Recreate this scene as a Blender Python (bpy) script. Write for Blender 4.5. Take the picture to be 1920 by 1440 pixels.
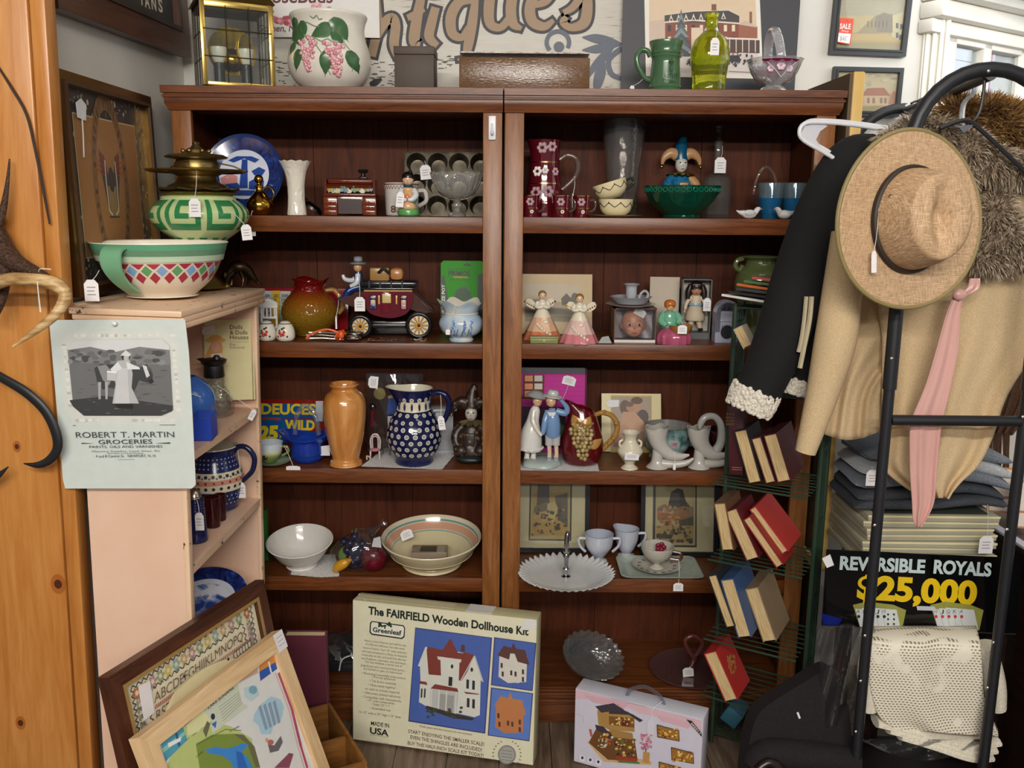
import bpy, bmesh, math, random
from mathutils import Vector, Matrix, Euler
random.seed(7)
PI = math.pi
for o in list(bpy.data.objects): bpy.data.objects.remove(o)
SC = bpy.context.scene
COL = SC.collection
F = 1680.0
CAM = Vector((0.028, -2.508, 1.541))
PITCH, ROLL = math.radians(10.95), math.radians(0.47)
_F = Vector((0, math.cos(PITCH), -math.sin(PITCH)))
_U0 = Vector((0, math.sin(PITCH), math.cos(PITCH)))
_X = Vector((1, 0, 0))
_R = math.cos(ROLL)*_X + math.sin(ROLL)*_U0
_U = -math.sin(ROLL)*_X + math.cos(ROLL)*_U0
cd = bpy.data.cameras.new('camera'); cam = bpy.data.objects.new('camera', cd); COL.objects.link(cam)
cd.sensor_width = 36; cd.lens = F/1920*36; cd.clip_start = 0.05
cam.matrix_world = Matrix(((_R.x, _U.x, -_F.x, CAM.x), (_R.y, _U.y, -_F.y, CAM.y), (_R.z, _U.z, -_F.z, CAM.z), (0, 0, 0, 1)))
SC.camera = cam
SC.view_settings.view_transform = 'Standard'; SC.view_settings.look = 'None'
SC.view_settings.gamma = 1; SC.view_settings.use_curve_mapping = False
SC.view_settings.exposure = 0.28
W = bpy.data.worlds.new('world'); SC.world = W; W.use_nodes = True
W.node_tree.nodes['Background'].inputs[0].default_value = (0.93, 0.95, 1.0, 1)
W.node_tree.nodes['Background'].inputs[1].default_value = 0.22
def lamp(name, loc, target, sx, sy, power, color=(1, 1, 1), spread=180):
 l = bpy.data.lights.new(name, 'AREA'); l.shape = 'RECTANGLE'; l.size = sx; l.size_y = sy
 l.energy = power; l.color = color; l.spread = math.radians(spread)
 o = bpy.data.objects.new(name, l); COL.objects.link(o); o.location = loc
 o.rotation_euler = (Vector(target)-Vector(loc)).to_track_quat('-Z', 'Y').to_euler()
 return o
WARM = (1.0, 0.955, 0.89)
lamp('ceiling_tube_lamp', (-0.15, -3.75, 2.66), (0.0, 0.0, 1.0), 2.4, 0.10, 64, WARM)
lamp('ceiling_tube_lamp', (0.6, -5.6, 2.66), (0.1, 0.0, 1.0), 2.4, 0.10, 64, WARM)
lamp('ceiling_tube_lamp', (0.9, -1.2, 2.70), (0.9, -1.2, 0), 1.2, 0.10, 3.5, WARM)
lamp('shop_window_daylight', (3.6, -1.2, 1.9), (0.9, 0.1, 1.0), 1.6, 1.8, 8, (0.93, 0.97, 1.0))
def ray(px, py): return _F + (px-960)/F*_R - (py-720)/F*_U
def P(px, py, Y):
 r = ray(px, py); return CAM + r*((Y-CAM.y)/r.y)
def G(px, py, z):
 r = ray(px, py); return CAM + r*((z-CAM.z)/r.z)
def on(px, Y, z):
 p = Vector((0, Y, z)); r = CAM
 a = (px-960)/F
 q = Vector((0, Y, z))-CAM
 x = (a*q.dot(_F)-q.dot(_R))/(_R.x-a*_F.x)
 return Vector((x, Y, z))
def proj(p):
 q = Vector(p)-CAM; d = q.dot(_F)
 return (960+F*q.dot(_R)/d, 720-F*q.dot(_U)/d)
def kk(p): return (Vector(p)-CAM).dot(_F)/F
def lin(h):
 r = [int(h[i:i+2], 16)/255 for i in (0, 2, 4)]
 return tuple(c/12.92 if c <= .04045 else ((c+.055)/1.055)**2.4 for c in r)+(1,)
MATS = {}
def nd(nt, t, **kw):
 n = nt.nodes.new(t)
 for k, v in kw.items():
  if k in ('ops',): continue
  if hasattr(n, k): setattr(n, k, v)
  else: n.inputs[k.replace('_', ' ')].default_value = v
 return n
def newmat(name):
 m = bpy.data.materials.new(name); m.use_nodes = True
 nt = m.node_tree; return m, nt, nt.nodes['Principled BSDF'], nt.links
def objcoord(nt, scale=(1, 1, 1), rot=(0, 0, 0), src='Object'):
 tc = nt.nodes.new('ShaderNodeTexCoord'); mp = nt.nodes.new('ShaderNodeMapping')
 mp.inputs['Scale'].default_value = scale; mp.inputs['Rotation'].default_value = rot
 nt.links.new(tc.outputs[src], mp.inputs[0]); return mp.outputs[0]
def ramp(nt, fac, stops):
 r = nt.nodes.new('ShaderNodeValToRGB'); e = r.color_ramp.elements
 while len(e) < len(stops): e.new(0.5)
 for i, (p, h) in enumerate(stops): e[i].position = p; e[i].color = lin(h) if isinstance(h, str) else h
 nt.links.new(fac, r.inputs[0]); return r.outputs[0]
def noise(nt, vec, scale, detail=3, rough=.5, dist=0):
 n = nt.nodes.new('ShaderNodeTexNoise'); n.inputs['Scale'].default_value = scale
 n.inputs['Detail'].default_value = detail; n.inputs['Roughness'].default_value = rough; n.inputs['Distortion'].default_value = dist
 if vec: nt.links.new(vec, n.inputs['Vector'])
 return n.outputs['Fac']
def bump(nt, h, bs, strength=.3, dist=.002):
 b = nt.nodes.new('ShaderNodeBump'); b.inputs['Strength'].default_value = strength; b.inputs['Distance'].default_value = dist
 nt.links.new(h, b.inputs['Height']); nt.links.new(b.outputs[0], bs.inputs['Normal'])
def mixc(nt, fac, a, b, mode='MIX'):
 m = nt.nodes.new('ShaderNodeMix'); m.data_type = 'RGBA'; m.blend_type = mode
 for s, v in ((0, fac), (6, a), (7, b)):
  if hasattr(v, 'links') or hasattr(v, 'is_linked'): nt.links.new(v, m.inputs[s])
  else: m.inputs[s].default_value = v
 return m.outputs[2]
def math_n(nt, op, a, b=0.0):
 m = nt.nodes.new('ShaderNodeMath'); m.operation = op
 for i, v in enumerate((a, b)):
  if hasattr(v, 'is_linked'): nt.links.new(v, m.inputs[i])
  else: m.inputs[i].default_value = v
 return m.outputs[0]
def thin_glass(m, nt, L, tint, rough=0.03, refl=1.0, bmp=None, milk=None):
 nt.nodes.remove(nt.nodes['Principled BSDF'])
 tr = nt.nodes.new('ShaderNodeBsdfTransparent'); tr.inputs[0].default_value = tint
 gl = nt.nodes.new('ShaderNodeBsdfGlossy'); gl.inputs['Roughness'].default_value = rough
 fr = nt.nodes.new('ShaderNodeLayerWeight')
 mx = nt.nodes.new('ShaderNodeMixShader')
 sch = math_n(nt, 'ADD', math_n(nt, 'MULTIPLY', math_n(nt, 'POWER', fr.outputs[1], 4.0), .8), .045)
 L.new(math_n(nt, 'MULTIPLY', sch, refl), mx.inputs[0])
 L.new(tr.outputs[0], mx.inputs[1]); L.new(gl.outputs[0], mx.inputs[2])
 df = nt.nodes.new('ShaderNodeBsdfDiffuse'); df.inputs[0].default_value = tuple(min(1, c*1.1+.02) for c in tint[:3])+(1,)
 m2 = nt.nodes.new('ShaderNodeMixShader'); m2.inputs[0].default_value = milk if milk is not None else (.025 if bmp else .008)+.3*(max(tint[:3])-min(tint[:3]))
 L.new(mx.outputs[0], m2.inputs[1]); L.new(df.outputs[0], m2.inputs[2])
 L.new(m2.outputs[0], nt.nodes['Material Output'].inputs[0])
 if bmp:
  n = nt.nodes.new('ShaderNodeTexVoronoi') if bmp[0] == 'v' else nt.nodes.new('ShaderNodeTexNoise')
  n.inputs['Scale'].default_value = bmp[1]
  tc = nt.nodes.new('ShaderNodeTexCoord'); L.new(tc.outputs['Object'], n.inputs['Vector'])
  b = nt.nodes.new('ShaderNodeBump'); b.inputs['Strength'].default_value = bmp[2]; b.inputs['Distance'].default_value = .004
  L.new(n.outputs[0], b.inputs['Height']); L.new(b.outputs[0], gl.inputs['Normal']); L.new(b.outputs[0], fr.inputs['Normal'])
def M(spec):
 """'hex', 'hex:rough', 'm:hex:rough' metal, 't:hex' thin tinted glass, 'G:hex:rough' solid glass, or a named material"""
 if spec in MATS: return MATS[spec]
 if spec in NAMED:
  m, nt, bs, L = newmat(spec); NAMED[spec](m, nt, bs, L); MATS[spec] = m; return m
 p = spec.split(':')
 m, nt, bs, L = newmat('finish_'+spec.replace(':', '_'))
 if p[0] == 't':
  thin_glass(m, nt, L, lin(p[1]), float(p[2]) if len(p) > 2 else .03, float(p[3]) if len(p) > 3 else 1.0,
    (p[4], float(p[5]), float(p[6])) if len(p) > 4 else None, float(p[7]) if len(p) > 7 else None)
 elif p[0] == 'G':
  bs.inputs['Base Color'].default_value = lin(p[1]); bs.inputs['Transmission Weight'].default_value = 1
  bs.inputs['Roughness'].default_value = float(p[2]) if len(p) > 2 else .03; bs.inputs['IOR'].default_value = 1.45
  if len(p) > 3:
   v = nt.nodes.new('ShaderNodeTexVoronoi'); v.inputs['Scale'].default_value = float(p[3])
   L.new(objcoord(nt), v.inputs['Vector']); bump(nt, v.outputs[0], bs, .6, .004)
 else:
  metal = p[0] == 'm'
  if metal: p = p[1:]
  bs.inputs['Metallic'].default_value = 1 if metal else 0
  bs.inputs['Roughness'].default_value = float(p[1]) if len(p) > 1 else .5
  c = lin(p[0]); n = noise(nt, objcoord(nt), 40, 2)
  v = mixc(nt, n, tuple(x*.93 for x in c[:3])+(1,), tuple(min(1, x*1.05) for x in c[:3])+(1,))
  L.new(v, bs.inputs['Base Color'])
 MATS[spec] = m; return m
NAMED = {}; PENDING = []
def named(f): NAMED[f.__name__] = f; return f
def wood(stops, along='x', sc=1.0, rough=.35, fine=1.0, bmp=.08, spec=.4):
 def g(m, nt, bs, L):
  s = {'x': (1.2, 14, 14), 'y': (14, 1.2, 14), 'z': (14, 14, 1.2)}[along]
  v = objcoord(nt, tuple(a*sc for a in s))
  n1 = noise(nt, v, 2.2, 6, .6, 1.4)
  v2 = objcoord(nt, tuple(a*sc*3 for a in s)); n2 = noise(nt, v2, 5*fine, 3, .6)
  f = math_n(nt, 'ADD', math_n(nt, 'MULTIPLY', n1, .75), math_n(nt, 'MULTIPLY', n2, .25))
  L.new(ramp(nt, f, stops), bs.inputs['Base Color']); bs.inputs['Roughness'].default_value = rough; bs.inputs['Specular IOR Level'].default_value = spec
  if bmp: bump(nt, n2, bs, bmp, .002)
 return g
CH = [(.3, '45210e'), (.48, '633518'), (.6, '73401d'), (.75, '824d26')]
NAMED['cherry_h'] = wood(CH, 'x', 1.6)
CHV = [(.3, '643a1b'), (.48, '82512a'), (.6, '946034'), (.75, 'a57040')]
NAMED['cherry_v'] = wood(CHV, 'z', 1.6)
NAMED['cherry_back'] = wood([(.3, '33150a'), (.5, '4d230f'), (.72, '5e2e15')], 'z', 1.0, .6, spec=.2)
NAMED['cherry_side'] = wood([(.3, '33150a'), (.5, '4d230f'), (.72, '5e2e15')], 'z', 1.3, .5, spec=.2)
NAMED['pine'] = wood([(.25, '9a561f'), (.45, 'b97838'), (.6, 'c68948'), (.8, 'd4a062')], 'z', .55, .3)
NAMED['dark_frame_wood'] = wood([(.3, '2c160c'), (.5, '4a2818'), (.75, '663b25')], 'x', 1.5, .35)
NAMED['dark_frame_wood_v'] = wood([(.3, '2c160c'), (.5, '4a2818'), (.75, '663b25')], 'z', 1.5, .35)
NAMED['light_frame_wood'] = wood([(.3, 'c39b6c'), (.5, 'd9b688'), (.75, 'e8cda4')], 'x', 1.5, .45)
NAMED['light_frame_wood_v'] = wood([(.3, 'c39b6c'), (.5, 'd9b688'), (.75, 'e8cda4')], 'z', 1.5, .45)
NAMED['box_wood'] = wood([(.3, '5b3712'), (.5, '7d5122'), (.75, '946632')], 'x', 1.5, .5)
NAMED['chest_wood'] = wood([(.3, '140a06'), (.5, '22120b'), (.75, '331c12')], 'y', 1.2, .35)
@named
def wall_paint(m, nt, bs, L):
 n = noise(nt, objcoord(nt), 3, 4)
 L.new(ramp(nt, n, [(.35, 'cfcbc2'), (.65, 'd8d5cd')]), bs.inputs['Base Color']); bs.inputs['Roughness'].default_value = .7
 bump(nt, noise(nt, objcoord(nt), 160, 2), bs, .05, .001)
@named
def ceiling_paint(m, nt, bs, L):
 L.new(ramp(nt, noise(nt, objcoord(nt), 2, 3), [(.3, 'e6e4de'), (.7, 'efede8')]), bs.inputs['Base Color']); bs.inputs['Roughness'].default_value = .8
@named
def trim_paint(m, nt, bs, L):
 L.new(ramp(nt, noise(nt, objcoord(nt), 6, 3), [(.3, 'd6d1c4'), (.7, 'e2ddd1')]), bs.inputs['Base Color']); bs.inputs['Roughness'].default_value = .4
@named
def vinyl_floor(m, nt, bs, L):
 br = nt.nodes.new('ShaderNodeTexBrick'); br.inputs['Scale'].default_value = 1
 br.inputs['Brick Width'].default_value = 1.1; br.inputs['Row Height'].default_value = .15; br.inputs['Mortar Size'].default_value = .0015
 br.inputs['Color1'].default_value = (.0, 0, 0, 1); br.inputs['Color2'].default_value = (1, 1, 1, 1)
 L.new(objcoord(nt, rot=(0, 0, PI/2)), br.inputs['Vector'])
 n = noise(nt, objcoord(nt, (16, 1.6, 1)), 2.2, 6, .65, .8)
 a = ramp(nt, n, [(.25, '372a21'), (.5, '5c4a3c'), (.75, '7d6a58')])
 b = ramp(nt, n, [(.25, '4a3a2e'), (.5, '6f5c4c'), (.75, '8f7d6b')])
 c = mixc(nt, br.outputs[0], a, b)
 L.new(mixc(nt, br.outputs['Fac'], c, lin('241a14')), bs.inputs['Base Color']); bs.inputs['Roughness'].default_value = .42
def crom(p, n=3):
 """Catmull-Rom through points of any dimension"""
 out = []
 for i in range(len(p)-1):
  a, b, c, d = p[max(i-1, 0)], p[i], p[i+1], p[min(i+2, len(p)-1)]
  for j in range(n):
   t = j/n
   out.append(tuple(.5*((2*b[q])+(-a[q]+c[q])*t+(2*a[q]-5*b[q]+4*c[q]-d[q])*t*t+(-a[q]+3*b[q]-3*c[q]+d[q])*t**3) for q in range(len(b))))
 out.append(tuple(p[-1])); lo = min(q[-1] for q in p)
 return [q if q[-1] >= lo else q[:-1]+(lo,) for q in out]
FONT = None
class MB:
 def __init__(s, k=1.0): s.k = k; s.v = []; s.f = []; s.fm = []; s.ms = []; s.T = Matrix(); s.lay = 0
 def mi(s, spec):
  if spec not in s.ms: s.ms.append(spec)
  return s.ms.index(spec)
 def add(s, vs, fs, spec):
  o = len(s.v); i = s.mi(spec)
  for v in vs: s.v.append(s.T @ Vector(v))
  for f in fs: s.f.append([a+o for a in f]); s.fm.append(i)
  return s
 def lathe(s, prof, mat, n=32, c=(0, 0, 0), sm=0, mod=None, M4=None):
  if sm: prof = crom(prof, sm)
  vs, fs, rings = [], [], []
  for i, (r, z) in enumerate(prof):
   if abs(r) < 1e-6 and not mod: rings.append([len(vs)]); vs.append((0, 0, z))
   else:
    rings.append(list(range(len(vs), len(vs)+n)))
    for j in range(n):
     a = 2*PI*j/n; rr, zz = (r, z) if not mod else mod(a, i/(len(prof)-1), r, z)
     vs.append((rr*math.cos(a), rr*math.sin(a), zz))
  for A, B in zip(rings, rings[1:]):
   if len(A) == 1 and len(B) == 1: continue
   for j in range(n):
    j2 = (j+1) % n
    if len(A) == 1: fs.append([A[0], B[j2], B[j]][::-1])
    elif len(B) == 1: fs.append([A[j], A[j2], B[0]])
    else: fs.append([A[j], A[j2], B[j2], B[j]])
  X = Matrix.Translation(c) @ (M4 or Matrix())
  return s.add([X @ Vector(v) for v in vs], fs, mat)
 def box(s, c, d, mat, rot=None, bev=0):
  x, y, z = d[0]/2, d[1]/2, d[2]/2
  X = Matrix.Translation(c) @ (Euler(rot).to_matrix().to_4x4() if rot else Matrix())
  if bev:
   bm = bmesh.new(); bmesh.ops.create_cube(bm, size=1)
   for v in bm.verts: v.co = (v.co.x*d[0], v.co.y*d[1], v.co.z*d[2])
   bmesh.ops.bevel(bm, geom=bm.edges[:], offset=bev, segments=2, affect='EDGES', profile=.5)
   bm.verts.index_update()
   r = s.add([X @ v.co for v in bm.verts], [[v.index for v in f.verts] for f in bm.faces], mat); bm.free(); return r
  vs = [(a*x, b*y, e*z) for e in (-1, 1) for b in (-1, 1) for a in (-1, 1)]
  fs = [[0, 2, 3, 1], [4, 5, 7, 6], [0, 1, 5, 4], [2, 6, 7, 3], [0, 4, 6, 2], [1, 3, 7, 5]]
  return s.add([X @ Vector(v) for v in vs], fs, mat)
 def bb(s, x0, x1, y0, y1, z0, z1, mat, bev=0): return s.box(((x0+x1)/2, (y0+y1)/2, (z0+z1)/2), (x1-x0, y1-y0, z1-z0), mat, None, bev)
 def prism(s, pts, y0, y1, mat, rim=None):
  """outline in the xz plane, extruded from y0 (front) to y1"""
  n = len(pts)
  ar = sum(pts[i][0]*pts[(i+1) % n][1]-pts[(i+1) % n][0]*pts[i][1] for i in range(n))
  if ar < 0: pts = pts[::-1]
  a = [(p[0], y0, p[1]) for p in pts]; b = [(p[0], y1, p[1]) for p in pts]
  s.add(a, [list(range(n))], mat); s.add(b, [list(range(n))[::-1]], mat)
  return s.add(a+b, [[i, i+n, (i+1) % n+n, (i+1) % n] for i in range(n)], rim or mat)
 def tube(s, pts, r, mat, n=8, closed=False, sm=0, flat=1.0):
  pts = [Vector(p) for p in pts]
  if sm:
   rr = r if isinstance(r, (list, tuple)) else [r]*len(pts)
   q = crom([tuple(p)+(a,) for p, a in zip(pts, rr)], sm); pts = [Vector(p[:3]) for p in q]; r = [p[3] for p in q]
  N = len(pts); rr = r if isinstance(r, (list, tuple)) else [r]*N
  vs, fs = [], []; up = None
  for i, p in enumerate(pts):
   t = (pts[(i+1) % N]-pts[i-1]) if closed else (pts[min(i+1, N-1)]-pts[max(i-1, 0)])
   t = t.normalized() if t.length > 1e-9 else Vector((0, 0, 1))
   if up is None:
    up = Vector((0, 1, 0)) if abs(t.y) < .9 else Vector((1, 0, 0))
   up = (up-t*up.dot(t)).normalized(); w = t.cross(up)
   for j in range(n):
    a = 2*PI*j/n; vs.append(p+rr[i]*(math.cos(a)*w+math.sin(a)*up*flat))
  for i in range(N if closed else N-1):
   for j in range(n):
    i2 = (i+1) % N; j2 = (j+1) % n
    fs.append([i*n+j, i*n+j2, i2*n+j2, i2*n+j])
  if not closed: fs += [list(range(n))[::-1], list(range((N-1)*n, N*n))]
  return s.add(vs, fs, mat)
 def cyl(s, a, b, r, mat, n=16): return s.tube([a, b], r, mat, n)
 def sph(s, c, r, mat, n=16, m=10, rot=None):
  if not isinstance(r, (tuple, list)): r = (r, r, r)
  X = Matrix.Translation(c) @ (Euler(rot).to_matrix().to_4x4() if rot else Matrix()) @ Matrix.Diagonal((r[0], r[1], r[2], 1))
  pr = [(math.sin(PI*i/m) if 0 < i < m else 0, -math.cos(PI*i/m)) for i in range(m+1)]
  return s.lathe(pr, mat, n, M4=X)
 def torus(s, c, R, r, mat, n=32, k=8, M4=None):
  X = Matrix.Translation(c) @ (M4 or Matrix())
  return s.tube([X @ Vector((R*math.cos(2*PI*i/n), R*math.sin(2*PI*i/n), 0)) for i in range(n)], r, mat, k, True)
 def grid(s, fn, nu, nv, mat, wrap=False):
  vs = [fn(i/(nu-1) if not wrap else i/nu, j/(nv-1)) for j in range(nv) for i in range(nu)]; fs = []
  for j in range(nv-1):
   for i in range(nu if wrap else nu-1):
    i2 = (i+1) % nu; fs.append([j*nu+i, j*nu+i2, (j+1)*nu+i2, (j+1)*nu+i])
  return s.add(vs, fs, mat)
 def text(s, t, at, size, mat, width=None, bold=0.0, shear=0.0, ang=0.0, align='CENTER', y=None, M4=None, res=2):
  """flat lettering in the xz plane facing -y; at=(x,z) of the baseline point"""
  c = bpy.data.curves.new('t', 'FONT'); c.body = t; c.size = 1; c.align_x = 'LEFT'; c.resolution_u = res; c.offset = bold; c.shear = shear
  o = bpy.data.objects.new('t', c); COL.objects.link(o)
  me = bpy.data.meshes.new_from_object(o.evaluated_get(bpy.context.evaluated_depsgraph_get()))
  xs = [v.co.x for v in me.vertices]
  if xs:
   x0, x1 = min(xs), max(xs); sz = size/.73
   sx = (width/(x1-x0)) if width else sz
   off = {'CENTER': (x0+x1)/2, 'LEFT': x0, 'RIGHT': x1}[align]
   ca, sa = math.cos(ang), math.sin(ang); yy = s.ly() if y is None else y
   vs = []
   for v in me.vertices:
    a, b = (v.co.x-off)*sx, v.co.y*sz
    p = Vector((at[0]+a*ca-b*sa, yy, at[1]+a*sa+b*ca)); vs.append(M4 @ p if M4 else p)
   s.add(vs, [list(p.vertices) for p in me.polygons], mat)
  bpy.data.objects.remove(o); bpy.data.meshes.remove(me); bpy.data.curves.remove(c)
  return s
 y0 = 0.0; dy = 0.05
 def ly(s): s.lay += 1; return s.y0-s.lay*s.dy
 def art(s, pts, mat, y=None):
  """one flat printed patch in the xz plane facing -y"""
  n = len(pts); yy = s.ly() if y is None else y
  ar = sum(pts[i][0]*pts[(i+1) % n][1]-pts[(i+1) % n][0]*pts[i][1] for i in range(n))
  if ar < 0: pts = pts[::-1]
  return s.add([(p[0], yy, p[1]) for p in pts], [list(range(n))], mat)
 def rect(s, x0, z0, x1, z1, mat, y=None): return s.art([(x0, z0), (x1, z0), (x1, z1), (x0, z1)], mat, y)
 def oval(s, x, z, rx, rz, mat, n=20, y=None): return s.art([(x+rx*math.cos(2*PI*i/n), z+rz*math.sin(2*PI*i/n)) for i in range(n)], mat, y)
 def line(s, pts, w, mat, y=None):
  yy = s.ly() if y is None else y
  for a, b in zip(pts, pts[1:]):
   d = Vector((b[0]-a[0], b[1]-a[1])); d = d.normalized() if d.length else Vector((1, 0)); q = Vector((-d.y, d.x))*w/2
   s.add([(a[0]-q.x, yy, a[1]-q.y), (b[0]-q.x, yy, b[1]-q.y), (b[0]+q.x, yy, b[1]+q.y), (a[0]+q.x, yy, a[1]+q.y)], [[0, 1, 2, 3]], mat)
  return s
 def build(s, name, parent=None, loc=None, rot=None, sharp=38, label=None, mods=()):
  me = bpy.data.meshes.new(name)
  me.from_pydata([v*s.k for v in s.v], [], s.f)
  PENDING.append((me, list(s.ms)))
  me.polygons.foreach_set('material_index', s.fm)
  me.polygons.foreach_set('use_smooth', [True]*len(s.f))
  me.set_sharp_from_angle(angle=math.radians(sharp)); me.update()
  o = bpy.data.objects.new(name, me); COL.objects.link(o)
  if parent: o.parent = parent
  if loc is not None: o.location = loc
  if rot is not None: o.rotation_euler = rot
  if label: o['label'] = label
  return o
def tag(o, label, cat, group=None):
 o['label'] = label; o['category'] = cat
 if group: o['group'] = group
 return o
def thing(name, label, cat, loc=(0, 0, 0), rot=(0, 0, 0), group=None):
 o = bpy.data.objects.new(name, None); COL.objects.link(o); o.empty_display_size = .02
 o.location = loc; o.rotation_euler = rot
 return tag(o, label, cat, group)
def struct(mb, name, loc=(0, 0, 0), rot=None):
 o = mb.build(name, None, loc, rot); o['kind'] = 'structure'; return o
def dup(root, loc, rot=None, label=None, group=None):
 r = root.copy(); COL.objects.link(r); r.location = loc
 if rot is not None: r.rotation_euler = rot
 if label: r['label'] = label
 if group: r['group'] = group
 for ch in [o for o in bpy.data.objects if o.parent == root]:
  c = ch.copy(); COL.objects.link(c); c.parent = r
  for g in [o for o in bpy.data.objects if o.parent == ch]:
   d = g.copy(); COL.objects.link(d); d.parent = c
 return r
class Board(MB):
 """a flat thing given by three photo corners (px,py,Y): bottom left, bottom right, top left. Local x right, z up, -y towards the viewer, metres"""
 dy = 0.000015
 def __init__(s, bl, br, tl):
  MB.__init__(s, 1.0)
  A, B, Cc = P(*bl), P(*br), P(*tl)
  u = (B-A); s.w = u.length; u.normalize(); v = Cc-A; v -= u*v.dot(u); s.h = v.length; v.normalize()
  n = u.cross(v)
  s.M = Matrix(((u.x, -n.x, v.x, A.x), (u.y, -n.y, v.y, A.y), (u.z, -n.z, v.z, A.z), (0, 0, 0, 1)))
  s.Mi = s.M.inverted(); s.A, s.n = A, n
 def q(s, px, py):
  r = ray(px, py); t = (s.A-CAM).dot(s.n)/r.dot(s.n); l = s.Mi @ (CAM+r*t); return (l.x, l.z)
 def qs(s, pts): return [s.q(*p) for p in pts]
 def pp(s, pts, mat): return s.art(s.qs(pts), mat)
 def pl(s, pts, w, mat): return s.line(s.qs(pts), w, mat)
 def po(s, px, py, rx, ry, mat, n=16): return s.art([s.q(px+rx*math.cos(2*PI*i/n), py+ry*math.sin(2*PI*i/n)) for i in range(n)], mat)
 def pt(s, t, a, b, mat, hpx, bold=0, shear=0, res=None):
  res = res or (5 if hpx > 9 else 2)
  """lettering whose baseline runs from photo pixel a to b, hpx tall"""
  p, q = Vector(s.q(*a)), Vector(s.q(*b)); d = q-p
  t0 = Vector(s.q(a[0], a[1]-hpx)); h = abs((t0-p).dot(Vector((-d.y, d.x)).normalized()))
  return s.text(t, (p.x, p.y), h, mat, width=d.length, bold=bold, shear=shear, ang=math.atan2(d.y, d.x), align='LEFT', res=res)
 def put(s, root): root.matrix_world = s.M; return root
 def part(s, name, parent, label=None, y=0): return s.build(name, parent, label=label)
 def fresh(s):
  b = Board.__new__(Board); MB.__init__(b, 1.0)
  b.w, b.h, b.M, b.Mi, b.A, b.n = s.w, s.h, s.M, s.Mi, s.A, s.n; return b
def string_tag(parent, k, top, c, w=14, h=18, col='e9e6e6', ang=0.0, name='price_tag', lines=True, tilt=0.0):
 """a white paper price tag on a loop of string; top = where the string is tied, c = centre of the tag (px units, y toward back)"""
 m = MB(k)
 X = Matrix.Translation(c) @ Matrix.Rotation(-ang, 4, 'Y') @ Matrix.Rotation(tilt, 4, 'X')
 m.T = X
 m.prism([(-w/2, -h/2), (w/2, -h/2), (w/2, h*.3), (w*.25, h/2), (-w*.25, h/2), (-w/2, h*.3)], -.3, .3, col)
 if lines:
  for i in range(3): m.rect(-w*.3, h*.12-i*h*.17, w*(.3-.08*(i % 2)), h*.12-i*h*.17+h*.05, '9a9aa2', y=-.5)
 m.T = Matrix()
 e = X @ Vector((0, 0, h*.42)); t = Vector(top); mid = (e+t)/2+Vector((1.5, -.6, -1))
 m.tube([t, mid, e], .55, 'dcd8d0', 5, sm=3)
 return m.build(name, parent)
def PX(px, py, X):
 r = ray(px, py); return CAM + r*((X-CAM.x)/r.x)
def _asv(a): return a if isinstance(a, Vector) else P(*a)
def _bi(s, bl, br, tl):
 MB.__init__(s, 1.0)
 A, B, Cc = _asv(bl), _asv(br), _asv(tl)
 u = (B-A); s.w = u.length; u.normalize(); v = Cc-A; v = v-u*v.dot(u); s.h = v.length; v.normalize(); n = u.cross(v)
 s.M = Matrix(((u.x, -n.x, v.x, A.x), (u.y, -n.y, v.y, A.y), (u.z, -n.z, v.z, A.z), (0, 0, 0, 1)))
 s.Mi = s.M.inverted(); s.A, s.n = A, n
Board.__init__ = _bi
def bthing(b, name, label, cat, group=None):
 t = thing(name, label, cat, group=group); t.matrix_world = b.M; return t
def frame_bars(b, fw, spec, y0, y1, vspec=None, lip=None, ins=0.0):
 """four mitred bars round a board b (local metres)"""
 m = b.fresh(); w, h = b.w, b.h
 vspec = vspec or spec
 bars = [([(0, 0), (w, 0), (w-fw, fw), (fw, fw)], spec), ([(0, h), (fw, h-fw), (w-fw, h-fw), (w, h)], spec), ([(0, 0), (fw, fw), (fw, h-fw), (0, h)], vspec), ([(w, 0), (w, h), (w-fw, h-fw), (w-fw, fw)], vspec)]
 for pts, sp in bars:
  c = Vector((w/2, h/2)); m.prism(pts, y0, y1, sp)
  inn = [p for p in pts]
 if lip:
  lw, ls, ly = lip; a = fw; x0, z0, x1, z1 = a-lw, a-lw, w-a+lw, h-a+lw
  for q in ((x0, x1, z0, z0+lw), (x0, x1, z1-lw, z1), (x0, x0+lw, z0+lw, z1-lw), (x1-lw, x1, z0+lw, z1-lw)):
   m.bb(q[0], q[1], y0-ly, y0+.001, q[2], q[3], ls)
 return m
def T(name, label, cat, px, Y, z, group=None, rz=0, rx=0, ry=0):
 p = on(px, Y, z); t = thing(name, label, cat, p, (rx, ry, rz), group); return t, kk(p)
def blob(m, k, pts, mat):
 for p in pts: m.sph(p[:3], p[3], mat, 10, 6)
# the setting
ZT = 1.862; ZTO = ZT+.0008
ZS = [1.523, 1.170, 0.799, 0.464, 0.111]
WB = 0.365
WL = -0.985
m = MB(); m.bb(-3, 5, -7, 4, -.05, -.001, 'vinyl_floor'); struct(m, 'floor')
m = MB(); m.bb(WL-.1, on(1722, WB, 1.95).x+.02, WB, WB+.1, 0, 2.75, 'wall_paint'); struct(m, 'wall_back')
m = MB(); m.bb(WL-.1, WL, -.545, WB, 0, 2.75, 'wall_paint'); struct(m, 'wall_left')
m = MB(); m.bb(-3, 5, -7, WB+.3, 2.75, 2.8, 'ceiling_paint'); struct(m, 'ceiling')
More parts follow.
